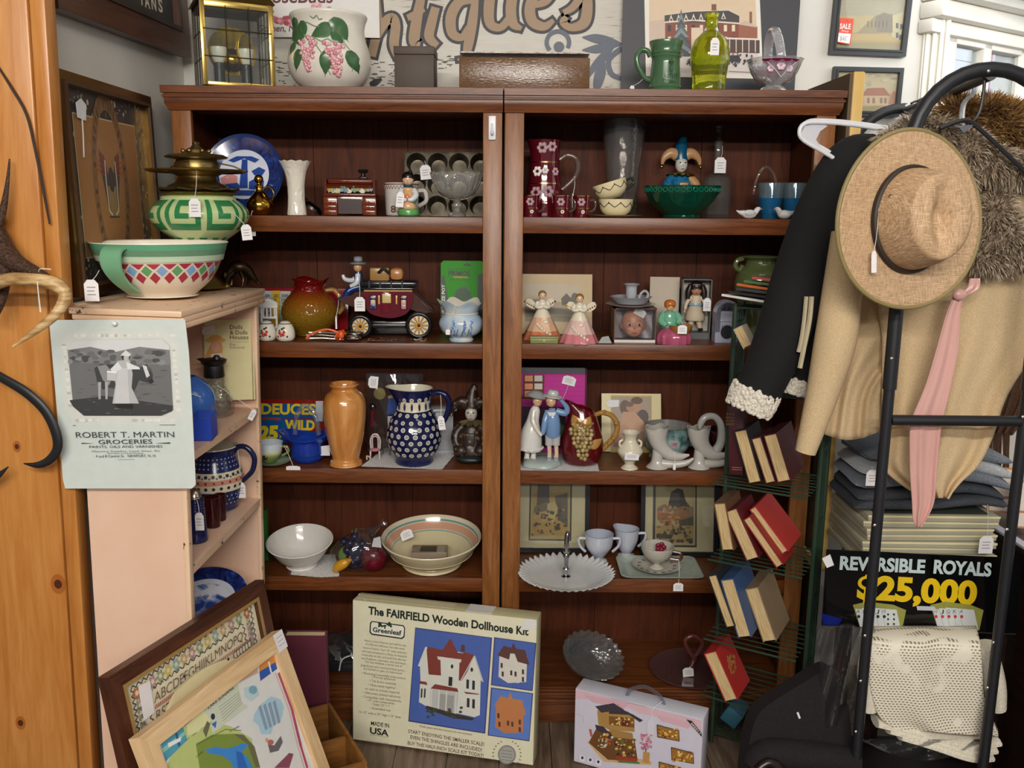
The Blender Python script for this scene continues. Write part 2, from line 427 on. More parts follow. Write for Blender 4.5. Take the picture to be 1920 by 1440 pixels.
# the two bookcases
UW, SD, BD = 0.897, 0.052, 0.335
def bookcase(name, x0, label, jitter):
 t = thing(name, label, 'bookcase', (x0, 0, 0))
 w = UW-.004; x1 = w
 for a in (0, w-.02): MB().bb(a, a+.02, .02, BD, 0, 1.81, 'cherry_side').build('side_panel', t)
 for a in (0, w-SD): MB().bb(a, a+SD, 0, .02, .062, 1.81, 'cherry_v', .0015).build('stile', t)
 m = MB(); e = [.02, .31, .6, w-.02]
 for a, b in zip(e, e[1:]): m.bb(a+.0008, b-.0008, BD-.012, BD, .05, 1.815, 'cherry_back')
 m.build('back_panel', t)
 for z, th in zip(ZS, (.044, .043, .042, .042, .03)):
  z += jitter
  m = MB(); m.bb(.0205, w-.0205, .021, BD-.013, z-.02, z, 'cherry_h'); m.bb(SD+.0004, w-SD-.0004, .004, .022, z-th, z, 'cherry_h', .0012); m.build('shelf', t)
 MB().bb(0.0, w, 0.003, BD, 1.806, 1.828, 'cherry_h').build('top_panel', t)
 pr = [(0, 1.800), (.006, 1.800), (.007, 1.806), (.012, 1.816), (.013, 1.828), (.0125, 1.831), (.016, 1.832), (.0165, 1.838), (.012, 1.8395), (.012, 1.8425), (.019, 1.8435), (.0195, ZT-.001), (.018, ZT)]
 m = MB(); left = x0 < -.1
 def P3(o, z, c): return ((-o if left else 0), c(o), z)
 xs = (lambda o: -o, lambda o: w+.0015) if left else (lambda o: -.0015, lambda o: w+o)
 vs, fs, n = [], [], len(pr)
 for o, z in pr:
  vs += [(xs[0](o), BD if left else -o, z), (xs[0](o), -o, z), (xs[1](o), -o, z), (xs[1](o), -o if left else BD, z)]
 for i in range(n-1):
  for j in range(3): fs.append([4*i+j, 4*i+j+1, 4*i+j+5, 4*i+j+4])
 o = pr[-1][0]
 m.add(vs, fs, 'cherry_h'); m.add([(xs[0](o), -o, ZT), (xs[1](o), -o, ZT), (xs[1](o), BD, ZT), (xs[0](o), BD, ZT)], [[0, 1, 2, 3]], 'cherry_h')
 m.add([(xs[0](o) if not left else xs[1](o), -q, z) for q, z in pr]+[(xs[0](o) if not left else xs[1](o), .02, ZT), (xs[0](o) if not left else xs[1](o), .02, 1.8)], [list(range(n+2))], 'cherry_h')
 m.build('cornice', t)
 m = MB(); m.bb(.0, w, -.004, .02, 0, .062, 'cherry_h', .001)
 m.bb(-.001, w+.001, -.010, .02, .062, .070, 'cherry_h', .002); m.bb(-.001, w+.001, -.016, .02, .0702, .082, 'cherry_h', .004); m.bb(-.001, w+.001, -.012, .02, .0822, .094, 'cherry_h', .003); m.bb(-.001, w+.001, -.017, .02, .0942, .104, 'cherry_h', .004); m.bb(-.001, w+.001, -.008, .003, .1042, .1105, 'cherry_h', .002)
 m.build('plinth', t)
 return t
bookcase('bookcase', -UW, 'cherry brown five-shelf bookcase standing in the corner beside the pink shelf unit', -.0005)
bookcase('bookcase', .003, 'cherry brown five-shelf bookcase standing behind the coat rack and green wire rack', .0008)
xe = on(1722, WB, 1.95).x
m = MB(); x0 = xe
for a, b, y in ((0, .078, .012), (.004, .016, .02), (.022, .034, .024), (.044, .056, .024), (.062, .076, .02)): m.bb(x0+a, x0+b, WB-y, WB+.06, 0, 2.75, 'trim_paint', .002)
struct(m, 'trim_1')
ws = Vector((xe+.075, WB+.03, 0)); wd = Vector((.84, .545, 0)).normalized()
wb = Board(ws, ws+wd*2.2, ws+Vector((0, 0, 2.4)))
def wq(px, py): return wb.q(px, py)
g = wb.fresh()
zt, xl, xr = wq(1800, 66)[1], wq(1757, 200)[0], wq(1905, 150)[0]
zb = .95
for a in ((0, max(xl, .01), 0, 2.4), (xl, 2.2, zt, 2.4), (xr, 2.2, 0, zt), (xl, xr, 0, zb)): g.bb(a[0], a[1], 0, .08, a[2], a[3], 'trim_paint')
o = g.build('wall_right'); o.matrix_world = wb.M; o['kind'] = 'structure'
g = wb.fresh()
for px in (1779, 1846): x = wq(px, 100)[0]; g.bb(x-.022, x+.022, -.012, .03, zb, zt, 'trim_paint', .003)
g.bb(xl, xr, -.012, .03, zt-.03, zt, 'trim_paint', .003); g.bb(xl, xr, -.012, .03, zb, zb+.05, 'trim_paint', .003)
g.bb(xl, xr, .012, .016, zb, zt, 't:f6fafc:.02')
o = g.build('window_1'); o.matrix_world = wb.M; o['kind'] = 'structure'
g = wb.fresh(); zc = wq(1766, 22)[1]
g.bb(-.1, 2.2, -.03, .02, zc-.07, zc-.03, 'trim_paint', .006); g.bb(-.1, 2.2, -.06, .02, zc-.03, zc+.02, 'trim_paint', .01); g.bb(-.1, 2.2, -.10, .02, zc+.02, zc+.05, 'trim_paint', .01)
g.bb(-.1, 2.2, -1.2, .05, zc+.05, zc+.09, 'ceiling_paint')
o = g.build('trim_2'); o.matrix_world = wb.M; o['kind'] = 'structure'
lb = bpy.data.lights.new('bay_ceiling_lamp', 'AREA'); lb.size = .5; lb.energy = .8; lo = bpy.data.objects.new('bay_ceiling_lamp', lb); COL.objects.link(lo); lo.location = ws+wd*1.0+Vector((.5, -.75, zc-.2)); lo.rotation_euler = (PI-.5, .2, 0)
ex = thing('window_backdrop', 'added white clapboard backdrop with pink red trim that brightens the bay window', 'backdrop', ws+wd*.4+Vector((-.545*1.6, .84*1.6, 0)), (0, 0, math.atan2(.545, .84)))  # pale backdrop wall added outside so the window panes look bright
g = MB()
for i in range(22): g.bb(-2, 3, 0, .03, .5+i*.14, .635+i*.14, 'e8ecf2')
g.build('siding', ex)
hb = Board(ex.location.copy(), ex.location+wd, ex.location+Vector((0, 0, 1)))
for px, w in ((1768, .035), (1838, .05), (1892, .10)): x = hb.q(px, 110)[0]; MB().bb(x, x+w, -.05, 0, .6, 3.2, 'd8486a').build('corner_trim', ex)
g = MB()
for i in range(60): g.sph((random.uniform(-.5, 2.2), random.uniform(-.5, -.12), random.uniform(.6, 1.78)), random.uniform(.05, .13), ('4d8f86', '7fb6ae', '5f9a6e')[i % 3], 6, 4)
tag(g.build('shrub', None, ex.location, ex.rotation_euler), 'blue green shrub growing outside the bay window', 'shrub')
l = bpy.data.lights.new('backdrop_lamp', 'AREA'); l.size = 3; l.energy = 55; l.color = (.92, .96, 1); o = bpy.data.objects.new('backdrop_lamp', l); COL.objects.link(o)  # area lamp added outdoors, aimed at the backdrop to brighten it
o.location = ws+wd*1.2+Vector((-.545*.5, .84*.5, 2.9)); o.rotation_euler = (Vector(ex.location)+wd*.9+Vector((0, 0, 1.6))-o.location).to_track_quat('-Z', 'Y').to_euler()
t = thing('trim_3', 'knotty orange pine post', 'post', (-.965, -.60, 0), (0, math.radians(1.4), 0)); del t['label']; del t['category']; t['kind'] = 'structure'
m = MB()
m.bb(-.34, -.034, 0, .05, 0, 2.8, 'pine', .004); m.bb(-.032, .0, .004, .05, 0, 2.8, 'pine', .004)
for x, z, r in ((-.05, .70, .011), (-.16, .35, .008), (-.12, 1.02, .006)):
 m.lay = 0
 m.oval(x, z, r*1.5, r*2.2, 'a45c1c', y=-.0004); m.oval(x, z, r*.8, r, '4a1e0a', y=-.0007)
m.build('post_board', t)
def pt(px, py, Y): return P(px, py, Y)
an = thing('antler_mount', 'pale deer antler with dark burr fixed to the pine post', 'antlers', P(0, 500, -.62))
def ptube(pts, mat, n=10, sm=4, k=None, base=Vector((0, 0, 0)), flat=1.0):
 """tube through photo points (px,py,Y,radius px)"""
 m = MB(); q = [P(a, b, c) for a, b, c, r in pts]
 m.tube([p-base for p in q], [r*kk(p) for p, (_, _, _, r) in zip(q, pts)], mat, n, sm=sm, flat=flat); return m
ab = Vector(an.location)
@named
def antler_bone(m, nt, bs, L):
 L.new(ramp(nt, noise(nt, objcoord(nt, (6, 6, 30)), 4, 5), [(.3, '8f6a3c'), (.5, 'b9945f'), (.7, 'd8bd8f')]), bs.inputs['Base Color']); bs.inputs['Roughness'].default_value = .4
 bump(nt, noise(nt, objcoord(nt, (20, 20, 60)), 6, 3), bs, .3, .002)
@named
def antler_dark(m, nt, bs, L):
 n = noise(nt, objcoord(nt, (30, 30, 30)), 5, 5)
 L.new(ramp(nt, n, [(.3, '24140c'), (.6, '4a2e1c'), (.8, '6b4a30')]), bs.inputs['Base Color']); bs.inputs['Roughness'].default_value = .6; bump(nt, n, bs, .9, .006)
ptube([(-30, 545, -.66, 12), (10, 525, -.72, 12), (60, 524, -.74, 12), (102, 532, -.74, 14), (122, 552, -.74, 12), (108, 585, -.75, 10), (70, 618, -.76, 7), (24, 650, -.77, 2)], 'antler_bone', base=ab).build('tine', an)
ptube([(-40, 380, -.63, 24), (-5, 455, -.65, 24), (30, 492, -.68, 17), (70, 512, -.70, 11), (98, 527, -.72, 8)], 'antler_dark', base=ab).build('burr', an)
ptube([(-20, 470, -.66, 16), (8, 505, -.66, 12), (4, 560, -.66, 8), (-12, 600, -.66, 5)], 'antler_dark', base=ab).build('skull_plate', an)
ptube([(18, 298, -.62, 1.5), (13, 350, -.63, 4), (4, 400, -.64, 7), (-12, 440, -.65, 9)], 'antler_dark', base=ab).build('tine', an)
m = ptube([(72, 510, -.74, 1), (76, 504, -.76, 1), (96, 505, -.76, 1)], 'e6e2d8', 5, base=ab)
m2 = ptube([(70, 528, -.77, 1), (72, 550, -.77, 1), (76, 585, -.765, 1.6)], 'e6e2d8', 5, base=ab); m.add(m2.v, m2.f, 'e6e2d8'); m.build('tag_string', an)
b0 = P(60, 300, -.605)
tag(ptube([(-8, 118, -.606, 2), (22, 165, -.607, 3), (50, 215, -.607, 3), (66, 280, -.607, 3), (80, 350, -.607, 3), (93, 420, -.607, 2)], '3a2616', 6, base=b0).build('vine_stem', None, b0), 'thin dark curved strand running down the pine post', 'stem')  # thin dark tube following a curved line down the post
b0 = P(100, 800, -.62)
ic = thing('ice_tongs', 'black wrought iron ice tongs with hooked points hung on the post', 'tongs', b0)
ptube([(-30, 690, -.63, 9), (10, 712, -.64, 9), (52, 738, -.645, 10), (86, 772, -.645, 10), (105, 812, -.645, 10), (107, 842, -.645, 9), (92, 863, -.645, 8), (70, 872, -.645, 6), (44, 869, -.645, 1)], '17181a:.45', base=b0, flat=.5).build('arm', ic)
ptube([(-25, 905, -.64, 8), (-5, 893, -.64, 6), (16, 875, -.64, 1)], '17181a:.45', base=b0, flat=.5).build('arm', ic)
X = WL+.004
bl, br = PX(84, 16, X+.01), PX(340, 108, X+.01)
sb = Board(bl, br, bl+Vector((0, 0, .42))); tb = bthing(sb, 'wall_sign', 'dark wood framed black sign with cream letters high on the left wall', 'sign')
g = frame_bars(sb, .075, 'dark_frame_wood', -.03, 0, 'dark_frame_wood_v', (.012, '2a1910', .004)); g.build('frame', tb)
g = sb.fresh(); g.bb(.07, sb.w-.07, -.012, -.002, .07, sb.h-.07, '1c1c1c'); g.y0 = -.0125
for s, a, b in (('T', (253, 6), (262, 11)), ('A', (263, 12), (273, 16)), ('N', (276, 16), (285, 20)), ('S', (289, 20), (297, 24))): g.pt(s, a, b, 'd2c9b0', 24, bold=.03)
g.build('board', tb)
bl, br, tl = PX(131, 557, X+.012), PX(287, 448, X+.012), PX(95, 127, X+.004)
br = Vector((br.x, -.004, bl.z)); bl = Vector((bl.x, -.506, bl.z)); tl = Vector((X+.004, -.506, 1.832))
nb = Board(bl, br, tl); tn = bthing(nb, 'needlework_picture', 'gilt framed butterfly needlework with a black speckled mat standing on the pink shelf', 'picture')
g = frame_bars(nb, .028, 'm:8f6c3a:.35', -.03, 0, None, (.008, '4a3018', .006)); g.build('frame', tn)
g = nb.fresh(); w, h = nb.w, nb.h
g.bb(.02, w-.02, -.012, -.002, .02, h-.02, '0e0c0e:.3'); g.y0 = -.0122
mw = .085
for i in range(330):
 a = random.random(); e = random.randint(0, 3)
 u, v = (random.uniform(.03, mw), random.uniform(.03, h-.03)) if e == 0 else (random.uniform(w-mw, w-.03), random.uniform(.03, h-.03)) if e == 1 else (random.uniform(.03, w-.03), random.uniform(.03, mw)) if e == 2 else (random.uniform(.03, w-.03), random.uniform(h-mw, h-.03))
 r = random.uniform(.0015, .006); g.oval(u, v, r, r*random.uniform(.6, 1.8), random.choice(['c9c0a6', '8f8a72', '5d5a3c', '6a4a3a', 'a9a48e', '4a2a4a']), 7, y=-.0126)
g.rect(mw-.003, mw-.003, w-mw+.003, h-mw+.003, 'cfc2a0', y=-.0130); g.rect(mw, mw, w-mw, h-mw, 'a8733a', y=-.0134)
g.lay = 4
cx = w*.5; cz = h*.45
for s in (-1, 1):
 g.art([(cx+s*.004, cz+.02), (cx+s*.03, cz+.10), (cx+s*.055, cz+.115), (cx+s*.05, cz+.06), (cx+s*.03, cz-.02), (cx+s*.006, cz-.03)], '4a3a3a', y=-.0138)
 g.line([(cx+s*.028, cz+.09), (cx+s*.03, cz+.04), (cx+s*.026, cz-.03), (cx+s*.01, cz-.04)], .005, 'd8d2c4', y=-.0142)
 for j in range(5): g.line([(cx+s*.03, cz+.085-j*.008), (cx+s*(.055+.004*j), cz+.115-j*.012)], .003, 'b23a22', y=-.0141)
g.art([(cx-.024, cz+.03), (cx+.024, cz+.03), (cx+.02, cz-.04), (cx-.02, cz-.04)], '9a7c4a', y=-.0140)
g.oval(cx, cz+.045, .016, .03, '3c3230', y=-.0143)
g.line([(cx-.028, cz-.045), (cx+.028, cz-.045)], .003, '2a1c14', y=-.0143)
for i in range(40):
 a = 2*PI*i/40; g.oval(cx+.085*math.cos(a), cz+.03+.2*math.sin(a), .014, .024, '8a5e2e', 7, y=-.0136)
g.build('picture', tn)
g = nb.fresh(); g.bb(.025, w-.025, -.017, -.0165, .025, h-.025, 't:fbfaf6:.02:.03'); g.build('glass', tn)
u = nb.q(136, 205); m = MB(); m.prism([(u[0]-.022, u[1]-.02), (u[0]+.016, u[1]-.024), (u[0]+.025, u[1]+.012), (u[0]+.002, u[1]+.024), (u[0]-.024, u[1]+.012)], -.021, -.0195, 'e2dfe0')
v = nb.q(141, 295); m.tube([(u[0], -.02, u[1]-.01), ((u[0]+v[0])/2, -.021, (u[1]+v[1])/2), (v[0], -.02, v[1])], .0016, 'd8d4cc', 5, sm=3); m.build('price_tag', tn)
# on top of the bookcases
t, k = T('lantern', 'brass and glass box lantern with two bulbs on top of the left bookcase', 'lantern', 440, .09, ZTO, rz=math.radians(27))
w, d, h = 60, 55, 146
m = MB(k); br = 'm:cfae62:.25'; dk = 'm:3b342a:.4'
for x in (-w, w): m.bb(x-4.5 if x < 0 else x-4.5, x+4.5, -d-3, -d+1, 0, h, br, .8)
m.bb(-w+4, w-4, -d-3, -d, 0, 7, br, .5); m.bb(-w+4, w-4, -d-3, -d, h-12, h, br, .5)
for x in (-w, w): m.bb(x-2, x+2, d-3, d+1, 0, h, dk); m.bb(x-1.5, x+1.5, -d, d, 0, 3, dk); m.bb(x-1.5, x+1.5, -d, d, h-4, h, dk)
m.bb(-w, w, -d, d, 0, 2, dk); m.bb(-w, w, d-2, d, h-10, h, dk); m.bb(-w, w, d-1, d-.5, 2, h-10, 't:f0f0f6:.05:.4')
m.build('frame', t)
m = MB(k)
m.add([(-w-8, -d-6, h), (w+8, -d-6, h), (w+8, d, h), (-w-8, d, h), (-w*.55, -d*.4, h+62), (w*.55, -d*.4, h+62), (w*.55, d, h+62), (-w*.55, d, h+62)], [[0, 1, 5, 4], [1, 2, 6, 5], [2, 3, 7, 6], [3, 0, 4, 7], [4, 5, 6, 7], [3, 2, 1, 0]], 'm:75602e:.35'); m.build('roof_cap', t)
m = MB(k)
for x in (-w/3, w/3): m.cyl((x, -d-2.5, 5), (x, -d-2.5, h-8), 1.1, dk, 6)
for z in (50, 96): m.cyl((-w, -d-3.2, z), (w, -d-3.2, z), 1.1, dk, 6)
for s in (-w, w):
 for y in (-d*.5, 0, d*.5): m.cyl((s, y, 2), (s, y, h-4), 1, dk, 6)
 for z in (50, 96): m.cyl((s, -d, z), (s, d, z), 1, dk, 6)
m.build('wire_guard', t)
m = MB(k); m.bb(-w+4, w-4, -d+1, -d+2, 4, h-6, 't:f6f8f4:.02:.4')
for s in (-1, 1): m.bb(s*w-.5, s*w+.5, -d+2, d-3, 3, h-4, 't:f4f6f2:.02:.4')
m.build('glass_pane', t)
for x in (-24, 26):
 m = MB(k); m.cyl((x, 10, 2), (x, 10, 12), 8, '1c2030:.4', 14); m.cyl((x, 10, 12), (x, 10, 48), 10, '222838:.4', 16); m.build('candle_sleeve', t)
 m = MB(k); m.lathe([(0, 49), (8, 49), (12, 56), (15, 70), (15, 76)], 'e9e7e0:.3', 18, (x, 10, 0)); m.lathe([(15, 76), (13, 90), (8, 100), (0, 106)], 't:f4f4f0:.02:1.5', 18, (x, 10, 0)); m.build('bulb', t)
m = MB(k); m.lathe([(0, -4), (30, 0), (40, 10), (44, 12), (44, 13), (0, 10)], 'm:d8b23c:.12', 28, (2, 34, 72), M4=Matrix.Rotation(PI/2, 4, 'X')); m.sph((2, 20, 56), 22, 'm:d8b23c:.15'); m.build('reflector', t)
t, k = T('planter', 'cream ceramic planter with raised pink wisteria and green leaves', 'planter', 620, .11, ZTO)
pr = [(0, 0), (46, 0), (49, 3), (66, 18), (75, 38), (76.5, 55), (73, 74), (67, 92), (65, 108), (67, 121), (71, 131), (70, 135), (66, 133), (62, 120), (61, 100), (60, 30), (0, 20)]
MB(k).lathe(crom(pr[:12], 3)+pr[12:], 'ded8cc:.22', 56).build('pot', t)
def R_at(prof, z):
 for (a, b), (c, e) in zip(prof, prof[1:]):
  if b <= z <= e: return a+(c-a)*(z-b)/max(e-b, 1e-6)
 return prof[-1][0]
def leaf(m, prof, dx, z, L, wd, ang, mat, lift=2.2, curl=1):
 """veined heart leaf pressed on a lathe surface"""
 n = 9; vs, fs = [], []
 for i in range(n+1):
  u = i/n; ww = wd*(math.sin(PI*min(1, u*1.05+.06))**.75)*(1-.55*u)
  for j in (-1, -.5, 0, .5, 1):
   a = ww*j; b = (u-.35)*L
   X = dx+a*math.cos(ang)-b*math.sin(ang); Z = z+a*math.sin(ang)+b*math.cos(ang)
   r = R_at(prof, Z); X = max(-r*.985, min(r*.985, X))
   vs.append((X, -math.sqrt(max(r*r-X*X, 0))-lift*(1-j*j*.9)-.4+(.9 if j == 0 else 0), Z))
 for i in range(n):
  for j in range(4): fs.append([i*5+j, i*5+j+1, i*5+j+6, i*5+j+5])
 m.add(vs, fs, mat)
PP = pr[1:12]
m = MB(k)
for dx, z, L, wd, a in ((-50, 92, 40, 15, -2.7), (-58, 110, 40, 14, 2.6), (-38, 100, 44, 14, 3.0), (-57, 72, 26, 9, 2.6), (-46, 52, 40, 12, 2.9), (5, 98, 48, 17, 2.0), (28, 104, 48, 20, -2.5), (8, 46, 46, 15, 3.0), (52, 50, 44, 14, -2.8), (26, 88, 30, 12, -2.4)):
 leaf(m, PP, dx, z, L, wd, a, '40653f:.25')
m.build('leaves', t)
m = MB(k)
for cx, z1, z0, n in ((-27, 86, 28, 60), (22, 76, 20, 64)):
 for i in range(n):
  u = i/n; z = z1+(z0-z1)*u+random.uniform(-2, 2); wd = 16*(1-u)**.7+2.5
  X = cx+random.uniform(-wd, wd)+(4*u); r = R_at(PP, z); m.sph((X, -math.sqrt(max(r*r-X*X, 9))-1.5, z), random.uniform(2.4, 4), ('d898a0:.3', 'c97f8c:.3', 'e2aeb2:.3')[i % 3], 7, 5)
m.build('blossom_clusters', t)
m = MB(k)
for pts in (((-44, 112), (-28, 112), (-10, 104), (8, 106)), ((-40, 104), (-32, 90), (-24, 80)), ((10, 84), (24, 76)), ((-12, 84), (0, 78), (10, 82), (22, 76)), ((-14, 84), (-8, 70), (2, 56)), ((34, 90), (40, 76), (48, 66)), ((52, 40), (50, 30)), ((8, 34), (14, 22)), ((-20, 122), (-14, 118), (-8, 122), (-4, 116), (2, 117))):
 q = []
 for X, z in pts: r = R_at(PP, z); q.append((X, -math.sqrt(r*r-X*X)-.6, z))
 m.tube(q, 1.1, '7d9a74:.3', 6, sm=4)
m.build('vine_stems', t)
t, k = T('box', 'small dark brown square box between the planter and the long carton', 'box', 777, .06, ZTO)
m = MB(k); m.bb(-37, 37, 0, 74, 0, 64, '4a3d33:.6', 1); m.bb(-38, 38, -1, 75, 64.5, 79, '4d4036:.6', 1); m.build('carton', t)
t, k = T('box', 'long glossy brown cardboard box with slightly lifted lid', 'box', 983, .05, ZTO)
m = MB(k); m.bb(-122, 122, 0, 110, 0, 60, 'carton_gloss', 1); m.build('carton', t)
MB(k).box((0, 52, 66.5), (242, 112, 2.5), 'carton_gloss', (-.02, 0, 0)).build('lid', t)
@named
def carton_gloss(m, nt, bs, L):
 n = noise(nt, objcoord(nt, (1, 1, 6)), 60, 4)
 L.new(ramp(nt, n, [(.3, '5d4129'), (.7, '755538')]), bs.inputs['Base Color']); bs.inputs['Roughness'].default_value = .16
 bump(nt, noise(nt, objcoord(nt, (1, 1, 3)), 90, 4), bs, .35, .002)
def stand_board(x0, x1, ytop, Y, zb=ZTO):
 a, b = on(x0, Y, zb), on(x1, Y, zb); h = P((x0+x1)/2, ytop, Y).z-zb
 return Board(a, b, a+Vector((0, 0, h)))
b = stand_board(497, 1178, -95, .335)
t = bthing(b, 'painted_sign', 'weathered white board painted Antiques in tan letters with black outlines', 'sign')
m = b.fresh(); m.bb(0, b.w, -.0, .012, 0, b.h, 'sign_white')
@named
def sign_white(m, nt, bs, L):
 n = noise(nt, objcoord(nt, (5, 1, 60)), 3, 5, .6); n2 = noise(nt, objcoord(nt), 5, 3)
 f = math_n(nt, 'MULTIPLY', n, n2)
 L.new(ramp(nt, f, [(.12, '6a6258'), (.17, 'cfc9bd'), (.35, 'd8d4cb'), (.6, 'dedbd3')]), bs.inputs['Base Color']); bs.inputs['Roughness'].default_value = .6
def brush(m, pts, mat, grow=0.0, y=None):
 """hand painted stroke: (px,py,halfwidth)"""
 q = crom(pts, 6); yy = m.ly() if y is None else y; L, Rr = [], []
 for i, (a, c, r) in enumerate(q):
  p0, p1 = q[max(i-1, 0)], q[min(i+1, len(q)-1)]; d = Vector((p1[0]-p0[0], p1[1]-p0[1])); d = d.normalized() if d.length else Vector((1, 0))
  e = grow*(-1 if i == 0 else 1 if i == len(q)-1 else 0); n = Vector((-d.y, d.x)); r += grow
  L.append(m.q(a+n.x*r+d.x*e, c+n.y*r+d.y*e)); Rr.append(m.q(a-n.x*r+d.x*e, c-n.y*r+d.y*e))
 n = len(q)
 m.add([(p[0], yy, p[1]) for p in L+Rr], [[i, i+1, n+i+1, n+i] for i in range(n-1)], mat)
letters = [
[[(668, 128, 3), (684, 70, 5), (700, 0, 9), (708, -40, 10)], [(706, -30, 5), (712, 40, 5), (716, 60, 4)]],
[[(697, 106, 8), (706, 66, 9), (716, 42, 9)], [(706, 70, 7), (722, 42, 9), (736, 34, 9), (742, 50, 9), (739, 84, 9), (746, 108, 6)]],
[[(764, 34, 6), (778, 28, 7), (796, 18, 4)], [(790, -6, 8), (781, 40, 10), (777, 78, 10), (788, 84, 4)]],
[[(817, 14, 8), (809, 44, 9), (805, 70, 9), (820, 86, 6)]],
[[(888, 2, 5), (862, 4, 9), (846, 30, 10), (848, 62, 9), (866, 70, 7), (880, 52, 7)], [(892, -6, 6), (886, 40, 9), (878, 84, 9), (872, 108, 5), (858, 112, 2)]],
[[(924, -30, 9), (917, 10, 10), (919, 44, 9), (938, 52, 7), (954, 36, 7)], [(966, -30, 9), (958, 14, 10), (962, 44, 9), (978, 54, 4)]],
[[(1000, 10, 6), (1022, 4, 7), (1036, -14, 8)], [(1008, -22, 9), (994, 12, 10), (998, 40, 10), (1020, 50, 8), (1038, 38, 4)]],
[[(1056, 24, 5), (1074, 14, 7), (1098, -14, 8), (1101, 18, 10), (1094, 44, 10), (1070, 52, 7), (1056, 42, 7), (1062, 32, 5)]],
]
y = -.0006
for st in letters:
 for s in st: brush(m, s, '17141a', 5.4, y); y -= .00006
y = -.002
for st in letters:
 for s in st: brush(m, s, '9d8162', 0, y); y -= .00006
m.lay = 230
def ring(cx, cy, r, w, mat, a0=0, a1=2*PI): brush(m, [(cx+r*math.cos(a0+(a1-a0)*i/12), cy-r*math.sin(a0+(a1-a0)*i/12), w) for i in range(13)], mat)
gb = '565d6c'
ring(1046, 80, 21, 4, gb, -.5, 3.9); m.po(1048, 88, 10, 10, gb)
for s in ([(1092, 70, 1), (1115, 72, 8), (1140, 76, 7), (1162, 80, 1)], [(1092, 94, 1), (1118, 92, 8), (1145, 86, 6), (1165, 82, 2)], [(1150, 84, 4), (1130, 108, 8), (1112, 128, 6), (1100, 150, 2)], [(1132, 112, 2), (1126, 135, 10), (1120, 160, 8), (1118, 170, 2)], [(1166, 90, 5), (1142, 112, 5), (1146, 138, 5), (1166, 148, 4)]): brush(m, s, gb)
for i in range(70):
 x, yy2 = random.choice([(random.uniform(505, 560), random.uniform(105, 160)), (random.uniform(690, 745), random.uniform(115, 160)), (random.uniform(815, 865), random.uniform(105, 130))]); l = random.uniform(2, 12); m.pl([(x, yy2), (x+l, yy2)], .0018, random.choice(['5c544c', '3a342e']))
brush(m, [(694, 158, 3), (704, 155, 6), (716, 148, 2)], '1d1a1e')
m.build('board', t)
b = stand_board(470, 712, -80, .318, P(600, 70, .318).z)
t = bthing(b, 'hanging_sign', 'white sign with dark red lettering and pink roses hanging behind the planter', 'sign')
m = b.fresh(); m.bb(0, b.w, 0, .006, 0, b.h, 'e3e0db'); rd = '5f1f28'
m.pt('RoseBuds', (490, 5), (625, 5), rd, 26, bold=.02, shear=.15); m.pt('Goshen, New York', (484, 59), (610, 59), rd, 13, bold=.015, shear=.2)
for i in range(46):
 x = 505+random.random()*118; y = 26+12*math.sin((x-505)/19)+random.uniform(-7, 7); m.po(x, y, random.uniform(3, 8), random.uniform(3, 6), random.choice(['d99aa0', 'c7727e', 'e6c0c0', 'a3404f', '8a6a52']), 9)
m.build('panel', t)
b = stand_board(1163, 1488, -80, .30); b2 = b
t = bthing(b, 'matted_print', 'wide black matted print of a red brick hotel in snow on the bookcase', 'picture')
m = b.fresh(); m.bb(0, b.w, 0, .006, 0, b.h, '34343a:.5'); m.build('mat_board', t)
m = b.fresh(); m.y0 = -.0008
m.pp([(1207, -60), (1422, -60), (1431, 148), (1211, 143)], 'e9e2d6'); m.pp([(1217, -60), (1414, -60), (1422, 140), (1217, 135)], 'dcc3a4')
m.pp([(1217, 96), (1422, 100), (1422, 140), (1217, 135)], 'd9cfca'); m.pp([(1217, 40), (1250, 36), (1250, 96), (1217, 96)], 'cdb6a4')
m.pp([(1247, 38), (1385, 42), (1386, 100), (1247, 96)], '84402e'); m.pp([(1385, 46), (1420, 50), (1420, 98), (1385, 98)], '9a5a44')
m.pp([(1246, 28), (1300, 22), (1340, 18), (1366, 20), (1386, 30), (1386, 44), (1246, 42)], '3f3838'); m.pl([(1246, 42), (1300, 38), (1386, 44)], .004, 'e2d8c8'); m.pl([(1246, 28), (1300, 21), (1366, 19), (1386, 29)], .003, 'd8ccb8')
m.pp([(1334, 8), (1343, 8), (1343, 20), (1334, 20)], '7a4a34'); m.pp([(1405, 22), (1410, 22), (1410, 44), (1405, 44)], '8a5a44'); m.pp([(1385, 46), (1398, 38), (1420, 52)], 'c8b4a8')
for x in range(8): m.pp([(1254+x*14, 40-x*.6), (1258+x*14, 27-x*.6), (1263+x*14, 40-x*.6)], 'd9cfbf'); m.pp([(1256+x*14, 39-x*.6), (1258+x*14, 33-x*.6), (1261+x*14, 39-x*.6)], '4a3a34')
for r in range(2):
 for x in range(9): xx = 1252+x*15; m.pp([(xx, 47+r*22), (xx+6, 47+r*22), (xx+6, 59+r*22), (xx, 59+r*22)], 'e6d8b8' if (x+r) % 3 else '3a2420')
m.pp([(1296, 52), (1318, 52), (1318, 100), (1296, 98)], 'dfc8b0'); m.pp([(1366, 72), (1424, 74), (1424, 100), (1366, 98)], '4c3430'); m.pl([(1362, 72), (1424, 74)], .005, 'e6d9cc')
for x in range(5): m.pl([(1368+x*12, 74), (1368+x*12, 98)], .0025, 'e2d2c2')
for i in range(9):
 y = 26+i*9; wd = 4+i*2.7; m.pp([(1277, y-9), (1277-wd, y+8), (1277+wd, y+8)], ('58646a', '7f8a90', '434d52')[i % 3])
